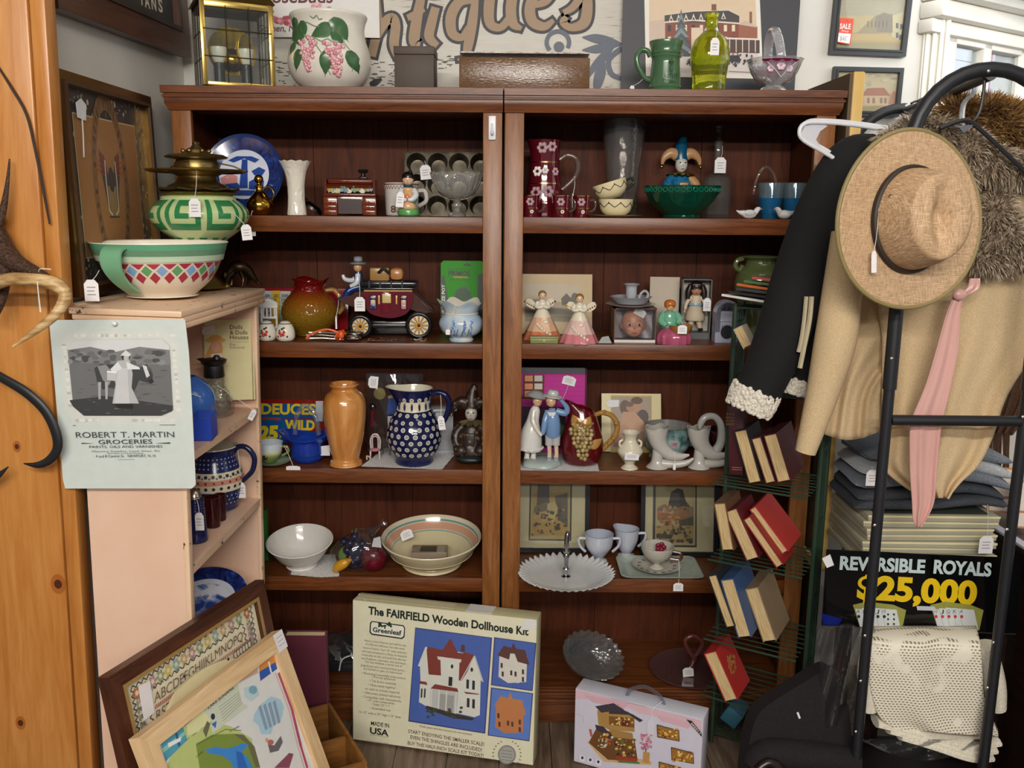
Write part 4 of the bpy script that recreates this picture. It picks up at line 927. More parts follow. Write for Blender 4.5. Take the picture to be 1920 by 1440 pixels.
def band(m, prof, z0, z1, mat, lift=.5, n=48): m.lathe([(R_at(prof, z0)+.05, z0)]+[(R_at(prof, z0+(z1-z0)*i/4)+lift, z0+(z1-z0)*i/4) for i in range(5)]+[(R_at(prof, z1)+.05, z1)], mat, n)
def dotring(m, prof, z, n, rr, mat, lift=.6, ph=0, k2=8):
 for i in range(n):
  a = 2*PI*(i+ph)/n; r = R_at(prof, z)+lift; dz = (R_at(prof, z+2)-R_at(prof, z-2))/4
  c = Vector((r*math.sin(a), -r*math.cos(a), z)); nn = Vector((math.sin(a), -math.cos(a), -dz)).normalized(); u = Vector((math.cos(a), math.sin(a), 0)); v = nn.cross(u)
  m.add([c+u*rr*math.cos(2*PI*j/k2)-v*rr*math.sin(2*PI*j/k2) for j in range(k2)], [list(range(k2))], mat)
m.build('body', t)
m = MB(k); band(m, PQ, 40, 76, 'd8cdb0:.2'); band(m, PQ, 54, 63, 'c98a78:.2', .7)
dotring(m, PQ, 58.5, 22, 2.4, '7a2420', 1.0); dotring(m, PQ, 70, 24, 3.4, '26263a', .9); dotring(m, PQ, 67, 24, 2, '4a6a5a', .9, .5); dotring(m, PQ, 48, 24, 3.2, '26263a', .9)
for z in (16, 24, 32, 84, 92, 100): dotring(m, PQ, z, 34, 1.5, 'a9b2cc', .7, .5*(z % 16 > 0))
m.build('painted_bands', t)
m = MB(k); m.tube([(36, 0, 104), (48, -2, 116), (64, -3, 114), (76, -3, 96), (72, -3, 72), (58, -2, 56), (47, 0, 46)], [5, 5, 5, 5, 5, 4.5, 4], '161c44:.15', 10, sm=5); m.build('handle', t)
string_tag(t, k, (46, -3, 112), (50, -8, 34), 17, 30)
t, k = T('salt_shaker', 'cobalt blue ribbed glass shaker with a metal cap on the pink shelf', 'shaker', 369, -.42, UL(.2, .15, .742).z+.0015)
m = MB(k); m.lathe([(0, 0), (20, 0), (21, 3), (19.5, 22)]+[(19-.11*i+(.8 if i % 2 else -.3), 22+i*2.6) for i in range(22)]+[(15, 82), (0, 82)], '141a4c:.1', 24); m.build('glass_body', t)
m = MB(k); m.lathe([(13, 82), (13.5, 84), (12.5, 86), (13.5, 88), (12.5, 91), (10, 97), (5, 101), (0, 102)], 'm:b8b0a2:.25', 20); m.build('cap', t)
string_tag(t, k, (10, -14, 84), (16, -24, 46), 16, 34)
for px, Y, h, r in ((400, -.32, 58, 15), (414, -.27, 50, 12)):
 p = on(px, Y, UL(.2, .28, .742).z+.0015); k = kk(p)
 o = MB(k).lathe([(0, 0), (r-3, 0), (r-2, 3), (r, h), (r-1.2, h), (r-3, 5), (0, 5)], 't:8a1a28:.04:1:n:30:.1', 24).build('tumbler', None, p)
 tag(o, ('ruby red glass tumbler just behind the blue shaker' if px == 402 else 'shorter ruby red glass tumbler nearer the polish pottery jug'), 'glass', 'ruby tumblers on the pink shelf')
p = on(346, -.47, UL(.2, .1, .742).z+.001); k = kk(p)
t = thing('sewing_kit', 'small pink fabric pouch with a white clasp on the pink shelf', 'pouch', p); m = MB(k); m.sph((-2, 0, 8), (16, 20, 8), 'd98a9c:.7', 16, 10); m.build('pouch', t); m = MB(k); m.box((12, -14, 3), (14, 6, 4), 'dcd8d6:.3', (0, -.3, 0), 1); m.build('clasp', t)
b = Board(UL(.014, .18, .4725), UL(.25, .18, .4725), UL(.014, .40, .560))
t = bthing(b, 'platter', 'blue and white transferware oval platter standing low in the pink shelf', 'plate')
m = b.fresh(); cx, cz = b.w/2, b.h/2+.012
def ell(rx, rz, y, n=48): return [(cx+rx*math.cos(2*PI*i/n), y, cz+rz*math.sin(2*PI*i/n)) for i in range(n)]
R0 = [ell(b.w*.5, b.h*.5, -.012), ell(b.w*.36, b.h*.36, .0), ell(b.w*.30, b.h*.3, .004)]
for A, Bq, mt in ((R0[0], R0[1], 'blue_transfer'), (R0[1], R0[2], 'c8cedb:.15')): m.add(A+Bq, [[i, (i+1) % 48, 48+(i+1) % 48, 48+i] for i in range(48)], mt)
m.add(R0[2], [list(range(48))], 'blue_white_transfer'); m.add(ell(b.w*.5, b.h*.5, -.008)+ell(b.w*.3, b.h*.3, .012), [[i, 48+i, 48+(i+1) % 48, (i+1) % 48] for i in range(48)], 'c8cedb:.2'); m.add(ell(b.w*.3, b.h*.3, .012), [list(range(48))[::-1]], 'c8cedb:.2')
m.build('dish', t)
@named
def blue_transfer(m, nt, bs, L):
 n = noise(nt, objcoord(nt), 34, 4, .6, 1.2)
 L.new(ramp(nt, n, [(.35, '0a1438'), (.52, '142a6a'), (.64, '203f88'), (.72, '7f92c4')]), bs.inputs['Base Color']); bs.inputs['Roughness'].default_value = .12
@named
def blue_white_transfer(m, nt, bs, L):
 n = noise(nt, objcoord(nt), 16, 4, .6, .8)
 L.new(ramp(nt, n, [(.42, '2a4690'), (.5, '8ea2d0'), (.55, 'd3d8e4')]), bs.inputs['Base Color']); bs.inputs['Roughness'].default_value = .12
p = UL(.15, .09, .472); t = thing('tin_box', 'black tin box on the bottom shelf of the pink unit', 'box', p, (0, 0, -.1)); m = MB(); m.bb(-.05, .05, -.05, .05, 0, .06, '17181b:.35', .004); m.build('tin', t); m = MB(); m.bb(-.052, .052, -.052, .052, .0605, .074, '1d1e22:.35', .004); m.build('lid', t)
# top shelf, left bookcase
z1 = ZS[0]+.001
def L1(name, label, cat, px, Y, group=None, rz=0, z=None): return T(name, label, cat, px, Y, z1 if z is None else z, group, rz)
def plate_disc(m, r, mat_rim, mat_c, y=0, depth=6, rim=.62, n=48):
 """plate standing upright facing -y, centre at origin"""
 X = Matrix.Translation((0, y, 0)) @ Matrix.Rotation(PI/2, 4, 'X')
 m.lathe([(r*.999, depth+1), (r, depth)], mat_rim, n, M4=X); m.lathe([(r, depth), (r*rim, 0)], mat_rim, n, M4=X); m.lathe([(r*rim, 0), (0, -.5)], mat_c, n, M4=X)
 m.lathe([(r*.999, depth+1), (r*rim, -4), (0, -4.5)], '203468:.2', n, M4=X)
def R_(d): return math.radians(d)
t, k = L1('plate', 'blue and white transferware plate propped upright behind the oil lamp', 'plate', 461, .17)
m = MB(k); m.T = Matrix.Translation((0, 0, 73)) @ Matrix.Rotation(R_(-14), 4, 'X')
plate_disc(m, 75, 'blue_transfer', 'd3d8e6:.12')
bl_ = '2b4a94:.12'
for pts in ([(-4, 28), (6, 28), (8, -26), (-8, -26)], [(-34, -18), (-18, -10), (-8, -20), (-8, -30), (-38, -28)], [(10, -14), (24, -6), (38, -12), (36, -28), (10, -28)], [(14, 6), (28, 14), (40, 8), (34, -2), (20, -2)], [(-30, 26), (-14, 34), (14, 34), (28, 28), (20, 22), (0, 30), (-20, 22)], [(-36, -30), (36, -30), (26, -40), (-24, -40)]): m.art(pts, bl_, y=-1.0)
m.art([(-44, -8), (-26, 2), (-12, -4), (-12, -16), (-40, -20)], 'c98a86:.2', y=-1.3)
m.build('dish', t)
m = MB(k); m.prism([(-38, 62), (-30, 68), (-22, 62), (-22, 34), (-38, 34)], -3, -2.4, 'd8d6da'); m.build('price_tag', t)
t, k = L1('perfume_jug', 'small golden metal jug with ball stopper between the oil lamp and white vase', 'jug', 488, .05)
gd = 'm:c79a3a:.16'
MB(k).lathe(crom([(0, 0), (14, 0), (20, 5), (24, 14), (23, 24), (14, 36), (7, 44), (6, 50)], 3)+[(8, 51), (8, 53), (0, 53)], gd, 32).build('body', t)
m = MB(k); m.lathe([(4, 53), (5, 56), (4, 58)], gd, 16); m.sph((0, 0, 65), 8.5, gd); m.build('stopper', t)
MB(k).tube([(7, 0, 48), (16, 0, 51), (24, 0, 46), (27, 0, 36), (23, 0, 26)], 1.8, gd, 8, sm=5).build('handle', t)
string_tag(t, k, (-6, -3, 46), (-12, -27, -24), 18, 30, ang=.05)
t, k = L1('vase', 'tall white porcelain vase with leaf relief and flared scalloped rim', 'vase', 557, .05)
def scal(n, d, u0=.75):
 def f(a, u, r, z): w = max(0, (u-u0)/(1-u0)); return (r*(1+.03*w*math.cos(n*a)), z+d*w*math.cos(n*a))
 return f
@named
def porcelain_relief(m, nt, bs, L):
 bs.inputs['Base Color'].default_value = lin('dcd6c8'); bs.inputs['Roughness'].default_value = .15
 v = nt.nodes.new('ShaderNodeTexVoronoi'); v.feature = 'DISTANCE_TO_EDGE'; v.inputs['Scale'].default_value = 60
 L.new(objcoord(nt, (1, 1, .5)), v.inputs['Vector']); bump(nt, v.outputs[0], bs, .6, .006)
m = MB(k); m.lathe(crom([(18, 0), (18, 4), (16, 22), (15.5, 44), (17, 64), (21, 82), (28.5, 97), (29, 98)], 3), 'porcelain_relief', 48, mod=scal(12, 1.6)); m.lathe(crom([(28, 97), (19, 80), (14, 60), (0, 40)], 2), 'd6d0c2:.2', 48); m.lathe([(0, 0), (18, 0)], 'd6d0c2'); m.build('body', t)
t, k = L1('ladle', 'dark metal ladle bowl resting face down beside the white vase', 'ladle', 590, .10); k *= .8
m = MB(k); X = Matrix.Rotation(R_(38), 4, 'Y')
m.lathe([(0, 9), (14, 6), (24, 1), (26, -5), (24, -5), (14, 2), (0, 5)], 'm:5a5450:.25', 28, (-2, 0, 19), M4=X); m.build('scoop', t)
MB(k).tube([(-20, 6, 32), (-28, 30, 40), (-30, 60, 36)], [3, 2.5, 2.5], 'm:5a5450:.3', 8, sm=3).build('handle', t)
t, k = L1('desk_jar', 'brown glazed ceramic roll top desk jar with papers and a black telephone', 'cookie jar', 657, .085, rz=.05)
gz = '5d2510:.12'
m = MB(k); m.bb(-46, 46, 0, 60, 3, 40, gz, 3); m.bb(-49, 49, -4, 62, 34, 41, gz, 2.5); m.build('body', t)
for x in (-36, 36):
 m = MB(k); m.bb(x-13, x+13, -5, 0, 0, 34, '6a2c14:.12', 1.5)
 for z in (6, 15, 24): m.bb(x-11, x+11, -7, -4, z-3.4, z+3.4, '74331a:.12', 1); m.sph((x, -8, z), 1.6, '8a4422:.12', 8, 6)
 m.build('drawer_pedestal', t)
MB(k).bb(-22, 22, -1.5, -.5, 3, 30, '2c0f06:.3').build('kneehole', t)
m = MB(k); m.prism([(-44, 41), (44, 41), (40, 60), (-40, 60)], 22, 58, gz); m.grid(lambda u, v: (-43+86*u, 22-20*math.sin(v*PI/2)**.9+0*u, 62-12*v), 2, 8, gz); m.bb(-43, 43, 8, 58, 58, 68, gz, 4)
for s in (-1, 1): m.prism([(s*43, 40), (s*47, 40), (s*46, 66), (s*43, 66)], 0, 58, gz)
m.build('roll_top', t)
m = MB(k)
for i in range(16): x = -38+76*i/15; m.box((x, 4+random.uniform(-2, 2), 46+random.uniform(-2, 3)), (random.uniform(4, 10), 1.5, random.uniform(5, 10)), random.choice(['c9b98a', '7a94b4', 'd6cdb8', '6a8a6a', 'b89a4a']), (0, random.uniform(-.8, .8), random.uniform(-.3, .3)))
m.build('papers', t)
m = MB(k); bk = '141416:.12'; m.box((22, 30, 70), (16, 14, 4), bk, None, 1.5); m.lathe([(5, 0), (4, 7), (6, 9)], bk, 12, (22, 30, 71)); m.tube([(13, 30, 81), (18, 30, 83), (26, 30, 83), (31, 30, 81)], [3.5, 2.6, 2.6, 3.5], bk, 8, sm=3); m.build('telephone', t)
t, k = L1('mug', 'white mug with brown rim pattern and number behind the kneeling figurine', 'mug', 754, .12)
MB(k).lathe([(0, 0), (28, 0), (30, 2), (32, 58), (32, 60), (30, 60), (28, 6), (0, 5)], 'c9c4bc:.2', 40).build('body', t)
MB(k).tube([(31, 0, 46), (42, 0, 46), (46, 0, 36), (44, 0, 26), (31, 0, 18)], [4, 4, 4, 4, 4], 'c9c4bc:.2', 8, sm=5).build('handle', t)
m = MB(k); wrap_text(m, '83', 6, 13, 22, 30.6, '6a4a3c', -.25, .6)
for i in range(28): a = -1.3+2.6*i/27; m.sph((32.2*math.sin(a), -32.2*math.cos(a), 53-(i % 2)*3), (1.3, .6, 1.8), '7a5444', 6, 4)
m.lathe([(32.2, 56), (32.4, 58)], '6a4a3c', 40); m.build('painted_band', t)
t, k = L1('figurine', 'small glazed figurine of a black haired person in robe holding a bowl, by the mug', 'figurine', 766, .04)
m = MB(k); m.lathe(crom([(0, 0), (18, 0), (20, 6), (19, 12), (14, 14)], 2), '5c9a58:.2', 24); m.build('base', t)
m = MB(k); m.lathe(crom([(14, 12), (15, 18), (12, 28), (10, 40), (12, 48), (10, 52), (5, 54)], 3), 'd8a87c:.18', 28); m.tube([(-11, -2, 48), (-15, -8, 38), (-8, -13, 30), (-1, -15, 30)], [5, 6, 5, 3.5], 'c9cfd4:.18', 10, sm=3); m.tube([(11, -2, 48), (15, -8, 38), (8, -13, 30), (1, -15, 30)], [5, 6, 5, 3.5], 'c9cfd4:.18', 10, sm=3); m.build('robe', t)
m = MB(k); m.lathe([(9, 50), (11, 53), (8, 57), (5, 57)], '1f4a50:.18', 20); m.tube([(14, -8, 44), (16, -10, 34), (12, -13, 24)], 2.6, '2a6a5a:.2', 8, sm=3); m.build('scarf', t)
m = MB(k); m.sph((0, -1, 67), (10.5, 10, 11.5), 'dcb496:.2', 20, 14); m.sph((0, -11, 65), (1.4, 1.6, 2), 'd6a88a:.2', 8, 6)
for s in (-1, 1): m.line([(s*2.2, 67.5), (s*4.2, 68), (s*6, 67)], .7, '2a1a16', y=-10.6)
m.line([(-2, 60.5), (2, 60.5)], .9, 'a8453c', y=-10.2); m.build('head', t)
m = MB(k); m.lathe(crom([(11.2, 68), (11.6, 73), (9, 78), (4, 81), (0, 82)], 2), '16130f:.2', 20, (0, .8, -.5)); m.sph((4, 3, 80), 4, '16130f:.2', 10, 8); m.build('hair', t)
m = MB(k); m.sph((0, -15, 34), (5, 3, 6), 'd07a4a:.2', 10, 8); m.build('bowl', t)
string_tag(t, k, (-8, -11, 54), (-13, -19, 30), 14, 28, ang=-.1)
p0 = on(757, .19, z1); kq = kk(p0)
t = thing('muffin_tin', 'tarnished metal muffin tin leaning on the back panel behind the glass compote', 'muffin tin', p0, (R_(-16), 0, 0)); k = kq
@named
def old_tin(m, nt, bs, L):
 n = noise(nt, objcoord(nt), 30, 5, .6); bs.inputs['Metallic'].default_value = 1
 L.new(ramp(nt, n, [(.3, '4a453c'), (.55, '6e675a'), (.75, '857c6c')]), bs.inputs['Base Color']); bs.inputs['Roughness'].default_value = .33
m = MB(k); W_, H_ = 164, 122; cols, rows, r = 4, 3, 19; px_, pz_ = 40, 41
N = 24
for i in range(cols):
 for j in range(rows):
  cx, cz = 22+i*px_, 20+j*pz_; x0, x1 = (0 if i == 0 else cx-px_/2), (W_ if i == cols-1 else cx+px_/2); za, zb = (0 if j == 0 else cz-pz_/2), (H_ if j == rows-1 else cz+pz_/2)
  out, inn, bot = [], [], []
  for q in range(N):
   a = 2*PI*q/N; c, s = math.cos(a), math.sin(a)
   sx = (x1-cx)/c if c > 1e-6 else (x0-cx)/c if c < -1e-6 else 1e9; sz = (zb-cz)/s if s > 1e-6 else (za-cz)/s if s < -1e-6 else 1e9
   f = min(sx, sz); out.append((cx+c*f, 0, cz+s*f)); inn.append((cx+c*r, 0, cz+s*r)); bot.append((cx+c*r*.72, 24, cz+s*r*.72))
  m.add(out+inn+bot, [[q, (q+1) % N, N+(q+1) % N, N+q] for q in range(N)]+[[N+q, N+(q+1) % N, 2*N+(q+1) % N, 2*N+q] for q in range(N)]+[[2*N+q for q in range(N)]], 'old_tin')
m.tube([(0, .5, 0), (W_, .5, 0), (W_, .5, H_), (0, .5, H_)], 1.6, 'old_tin', 6, True); m.build('pan', t)
string_tag(t, k, (38, -4, 104), (40, -5, 82), 20, 28, ang=.1)
t, k = L1('compote', 'clear pressed glass compote with scalloped bowl on a stepped stem', 'compote', 857, .05); k *= .92
cg = 't:e4e4e0:.03:2.4:v:70:.7:.12'
MB(k).lathe([(0, 0), (17, 0), (18, 3), (15, 6), (8, 10), (7, 16), (11, 20), (11, 24), (7, 28), (9, 34)], cg, 12).build('stem', t)
def sc2(a, u, r, z): return (r*(1+.025*math.cos(24*a)), z+max(0, (u-.45))*7*abs(math.cos(6*a))-max(0, u-.45)*3)
MB(k).lathe(crom([(8, 32), (26, 38), (40, 52), (50, 72), (54, 86), (52, 86), (46, 70), (36, 52), (22, 42), (0, 38)][:5], 3), cg, 72, mod=sc2).build('bowl', t)
# top shelf, right bookcase
cr = 'cranberry_glass'
@named
def cranberry_glass(m, nt, bs, L):
 bs.inputs['Base Color'].default_value = lin('6a1422'); bs.inputs['Roughness'].default_value = .05; bs.inputs['Transmission Weight'].default_value = .35; bs.inputs['Coat Weight'].default_value = .6
t, k = L1('pitcher', 'tall cranberry red glass pitcher with gold bands and white flowers', 'pitcher', 1020, .145)
m = MB(k); m.lathe([(0, 0), (38, 0), (39, 3), (36, 30), (31, 62), (28, 90), (27.5, 118), (29, 136), (29.5, 139), (27, 139), (25, 118), (28, 60), (34, 6), (0, 5)], cr, 40, mod=lambda a, u, r, z: (r+(4*max(0, math.cos(a-PI))**8 if z > 118 else 0), z+(2*max(0, math.cos(a-PI))**8 if z > 130 else 0))); m.build('body', t)
PR_ = [(38, 0), (36, 30), (31, 62), (28, 90), (27.5, 118), (29, 136)]
def daisy(m, prof, a, z, r, col, n=6):
 rr = R_at(prof, z)+.6
 for i in range(n):
  q = 2*PI*i/n; aa = a+r*.6*math.cos(q)/rr; zz = z+r*.6*math.sin(q); r2 = R_at(prof, zz)+.5
  m.sph((r2*math.sin(aa), -r2*math.cos(aa), zz), (r*.36, .9, r*.36), col, 7, 5)
m = MB(k)
for z in (98, 60): band(m, PR_, z, z+1.6, 'm:d8b468:.2', .4)
dotring(m, PR_, 105, 3, 0, 'd9b46a')
for a, z, r, c in ((-.2, 124, 11, 'a8888e'), (.45, 126, 10, 'a8888e'), (-.5, 82, 10, 'dcd6d0'), (.0, 84, 7, 'dcd6d0'), (.7, 82, 8, 'a8888e'), (-.5, 44, 12, '9a7a82'), (.15, 46, 12, '9a7a82')): daisy(m, PR_, a, z, r, c)
m.build('enamel_flowers', t)
MB(k).tube([(27, 0, 104), (42, 0, 113), (58, 0, 106), (62, 0, 90), (56, 0, 72), (42, 0, 58), (33, 0, 50)], [4.5, 5, 5, 5, 5, 4.5, 4], 't:d8c8bc:.03:1.6', 10, sm=5).build('handle', t)
string_tag(t, k, (56, 0, 74), (53, -6, 30), 3, 26, lines=False)
cups = [(995, .05, 'cranberry glass mug at the left end, beside the middle stile'), (1052, .045, 'cranberry glass mug in front of the tall pitcher handle'), (1090, .065, 'cranberry glass mug nearest the cream cups')]
first = None
for px, Y, lab in cups:
 p = on(px, Y, z1)
 if first is None:
  first, k = L1('glass_mug', lab, 'mug', px, Y, 'cranberry mugs of the pitcher set'); pm = [(15, 0), (16, 20), (17.5, 40)]
  MB(k).lathe([(0, 0), (15, 0), (15.6, 2), (16, 20), (17.6, 40), (16, 40), (14, 4), (0, 3)], cr, 28).build('body', first)
  m = MB(k); band(m, pm, 38.5, 40, 'm:d8b468:.2', .4, 28); band(m, pm, 16, 17, 'm:d8b468:.2', .4, 28); daisy(m, pm, -.1, 28, 8, 'a8888e'); daisy(m, pm, .1, 10, 4, 'e0dcd4')
  m.build('enamel_flowers', first)
  MB(k).tube([(15, -6, 32), (24, -10, 30), (24, -10, 16), (15, -6, 10)], 2, 't:d8c8bc:.03:1.6', 8, sm=4).build('handle', first)
 else: dup(first, p, None, lab)
t, k = L1('saucer', 'cream saucer lying under the two stacked cream cups', 'saucer', 1152, .08)
MB(k).lathe([(0, 0), (30, 0), (34, 1), (51, 4.4), (52, 5), (34, 2.6), (0, 2)], 'd9cca4:.22', 40).build('dish', t)
sz = z1+5.2*k*.55
def cream_cup(px, Y, z, lab, rot, hang):
 p = on(px, Y, z); k = kk(p); t = thing('teacup', lab, 'cup', p, rot, 'cream cups with a wavy line')
 pc = [(12, 0), (24, 6), (30, 16), (32, 27), (32.5, 31)]
 MB(k).lathe(crom([(0, 0)]+pc, 3)+[(31, 31), (27, 16), (0, 4)], 'dccfa6:.2', 40).build('body', t)
 m = MB(k); pcc = crom(pc, 3)
 pts = []
 for i in range(80):
  a = -1.6+3.2*i/79; z = 20+3.2*math.sin(a*9); r = R_at(pcc, z)+.5; pts.append((r*math.sin(a), -r*math.cos(a), z))
 m.tube(pts, .65, '2c2118', 5)
 for i in range(-3, 4):
  a = i*.35*2+.17; z = 25; r = R_at(pcc, z)+.5; m.sph((r*math.sin(a), -r*math.cos(a), z), 1.2, '3a2418', 6, 4)
 m.build('wavy_line', t)
 MB(k).tube([(30*math.cos(hang), 30*math.sin(hang), 24), (42*math.cos(hang), 42*math.sin(hang), 26), (45*math.cos(hang), 45*math.sin(hang), 16), (28*math.cos(hang), 28*math.sin(hang), 9)], 2.6, '26301f:.2', 8, sm=4).build('handle', t)
cream_cup(1154, .08, z1+.004, 'cream cup standing on the saucer, lower of the stacked pair', (0, 0, 0), .5)
cream_cup(1150, .085, z1+.004+33*k, 'tilted cream cup nested on top of the other cream cup', (0, R_(-17), 0), .1)
t, k = L1('glass_vase', 'very tall clear glass vase with embossed leaves behind the cream cups', 'vase', 1165, .20); k *= .93
m = MB(k); m.lathe(crom([(0, 0), (29, 0), (30, 4), (30, 40), (33, 90), (40, 150), (42, 182), (40, 186), (38, 182), (34, 100), (27, 30), (0, 12)], 2), 'leafy_glass', 40); m.build('glass', t)
@named
def leafy_glass(m, nt, bs, L): thin_glass(m, nt, L, lin('eceae8'), .05, 1.0, ('n', 28, 1.0))
t, k = L1('glass_bowl', 'large emerald green glass bowl with an embossed rim', 'bowl', 1277, .09); k *= .95
@named
def emerald_glass(m, nt, bs, L):
 bs.inputs['Base Color'].default_value = lin('0a5a44'); bs.inputs['Roughness'].default_value = .06; bs.inputs['Transmission Weight'].default_value = .55; bs.inputs['IOR'].default_value = 1.4; bs.inputs['Coat Weight'].default_value = .5
MB(k).lathe([(0, 0), (34, 0), (36, 3), (34, 6), (50, 18), (64, 34), (70, 46), (72, 48), (74, 60), (75, 62), (73, 62), (69, 48), (48, 20), (0, 9)], 'emerald_glass', 12 * 5, mod=lambda a, u, r, z: (r*(1+.025*math.cos(10*a)*(8 < z < 46)), z)).build('body', t)
m = MB(k)
for i in range(40): a = 2*PI*i/40; m.torus((73.5*math.sin(a), -73.5*math.cos(a), 54), 4.2, .9, '0f6a50:.08', 10, 5, Matrix.Rotation(a, 4, 'Z') @ Matrix.Rotation(PI/2, 4, 'X'))
m.build('rim_beading', t)
def jester(px, Y, z, lab, suit, suit2, hat, hat2, face, frill, h=1.0, rz=0.0, sit=True):
 p = on(px, Y, z); k = kk(p)*h; t = thing('jester_doll', lab, 'doll', p, (0, 0, rz))
 m = MB(k); m.lathe(crom([(0, 0), (26, 0), (30, 8), (26, 26), (20, 44), (15, 56), (8, 60)], 3), suit, 28); m.sph((-16, -18, 12), (15, 16, 13), suit, 14, 10); m.sph((18, -18, 12), (15, 16, 13), suit, 14, 10)
 m.tube([(-14, -4, 54), (-25, -10, 42), (-26, -16, 26), (-18, -22, 18)], [8, 9, 8, 5], suit, 12, sm=3); m.tube([(14, -4, 54), (25, -10, 42), (26, -16, 26), (20, -22, 18)], [8, 9, 8, 5], suit2, 12, sm=3); m.build('body', t)
 m = MB(k); m.bb(-8, 8, -27, -20, 4, 44, suit2, 2); m.build('front_panel', t)
 m = MB(k); m.lathe([(6, 58)]+[(12+(i % 2)*12, 58-2*(i % 2)+i*.6) for i in range(5)]+[(5, 62)], frill, 36, mod=lambda a, u, r, z: (r*(1+.12*math.cos(12*a)), z+2*math.sin(12*a))); m.build('collar', t)
 m = MB(k); m.sph((0, -4, 76), (11, 11, 14), face, 20, 14); m.sph((0, -15, 75), (1.8, 2, 2.6), face, 8, 6)
 for s in (-1, 1): m.sph((s*4.4, -13.6, 79), (2, .9, 1.4), '20242c', 8, 5)
 m.line([(-2.5, 68.5), (0, 68), (2.5, 68.5)], 1.3, '8a2430', y=-14.4); m.build('head', t)
 m = MB(k); m.tube([(0, 2, 84), (0, 3, 98), (2, 4, 114), (6, 4, 126)], [14, 13, 9, 5], hat, 14, sm=4); m.build('hat_point', t)
 for s in (-1, 1):
  m = MB(k); m.tube([(s*5, 2, 90), (s*18, 1, 96), (s*31, -1, 88), (s*35, -2, 76)], [10, 10, 6, 2.5], hat2, 12, sm=4); m.build('hat_flap', t); m = MB(k); m.sph((s*36, -2, 72), 3.2, 'm:c8a850:.25', 10, 8); m.build('bell', t)
 return t, k
t, k = jester(1273, .262, z1+.03, 'blue and gold jester doll sitting behind the emerald bowl', 'blue_velvet', 'b48a5a:.4', '0f4f6c:.25', 'b98e62:.3', 'c8c6c0:.3', 'm:a08a3c:.3', 1.03, .1)
m = MB(k); m.bb(-26, 26, -28, 24, -22, -.5, '4a2c1a'); m.build('stand', t)
string_tag(t, k, (-18, -31, 30), (-16, -35, 12), 8, 18, lines=False)
@named
def blue_velvet(m, nt, bs, L):
 n = nt.nodes.new('ShaderNodeTexVoronoi'); n.inputs['Scale'].default_value = 120; L.new(objcoord(nt), n.inputs['Vector'])
 L.new(ramp(nt, n.outputs[0], [(.1, '0a2440'), (.4, '1c6a94')]), bs.inputs['Base Color']); bs.inputs['Roughness'].default_value = .35
t, k = L1('decanter', 'clear glass decanter with tall neck and white tag behind the emerald bowl', 'decanter', 1341, .25); k *= .93
MB(k).lathe([(0, 0), (29, 0), (30, 4), (30, 70), (27, 80), (12, 88), (8, 96), (7.5, 140), (10, 150), (8, 150), (6, 100), (24, 74), (27, 8), (0, 8)], 't:f0f0ee:.03:.9:v:30:.25', 8).build('bottle', t)
m = MB(k); m.lathe([(0, 146), (6, 150), (4, 156), (9, 166), (11, 178), (6, 186), (0, 187)], 't:e8e8e6:.03:1.2', 8); m.build('stopper', t)
string_tag(t, k, (5, -9, 140), (-2, -31, 102), 22, 30)
t, k = L1('glass_basket', 'small clear glass basket with twisted handle behind the blue glasses', 'basket', 1432, .19)
MB(k).lathe([(0, 0), (14, 0), (10, 6), (8, 12), (18, 26), (26, 44), (24, 44), (0, 16)], 't:e8e8e8:.04:1.4:v:60:.8', 24).build('bowl', t)
MB(k).tube([(-22, 0, 42), (-18, 0, 70), (-8, 0, 90), (4, 0, 92), (16, 0, 76), (22, 0, 44)], [3.4, 3, 3.4, 3, 3.4, 3], 't:d8c4b8:.04:1.4:v:80:.8', 8, sm=5).build('handle', t)
for px, rz, lab in ((1404, .3, 'white porcelain bird figurine left of the blue glasses'), (1470, -2.6, 'white porcelain bird figurine between the two blue glasses')):
 t, k = L1('bird_figurine', lab, 'figurine', px, .02, 'white porcelain birds', rz); k *= .85
 m = MB(k); m.sph((0, 0, 10), (18, 11, 10), 'd0cecd:.15', 18, 12); m.tube([(-14, 0, 12), (-24, 0, 14), (-32, 0, 18)], [7, 4, 1], 'd0cecd:.15', 10, sm=3); m.tube([(14, 0, 12), (20, 0, 20), (26, 0, 22)], [6, 6, 4], 'd0cecd:.15', 10, sm=3); m.build('body', t)
 m = MB(k); m.tube([(29, 0, 22), (34, 0, 21)], [2, .4], 'c08a4a:.3', 8); m.build('beak', t)
 m = MB(k); m.sph((-3, -9, 13), (13, 4, 7), 'c4c4c6:.15', 12, 8); m.build('wing', t)
first = None
for px, Y, lab in ((1443, .085, 'tapered blue and clear glass tumbler beside the white bird'), (1487, .085, 'tapered blue and clear glass tumbler half hidden by the black coat')):
 if first is None:
  first, k = L1('tumbler', lab, 'glass', px, Y, 'blue glass tumblers')
  MB(k).lathe([(0, 0), (15, 0), (16, 3), (22, 38)], 't:2f9fd0:.04:1:n:20:.1', 24).lathe([(0, 10), (14, 10), (20, 38), (22, 38)], 't:4ab4dc:.04:1:n:20:.1', 24).build('blue_base', first)
  MB(k).lathe([(22, 38), (25, 66), (23.6, 66), (20.5, 38)], 't:dcecf2:.03:1.4', 24).build('clear_rim', first)
 else: dup(first, on(px, Y, z1), None, lab)
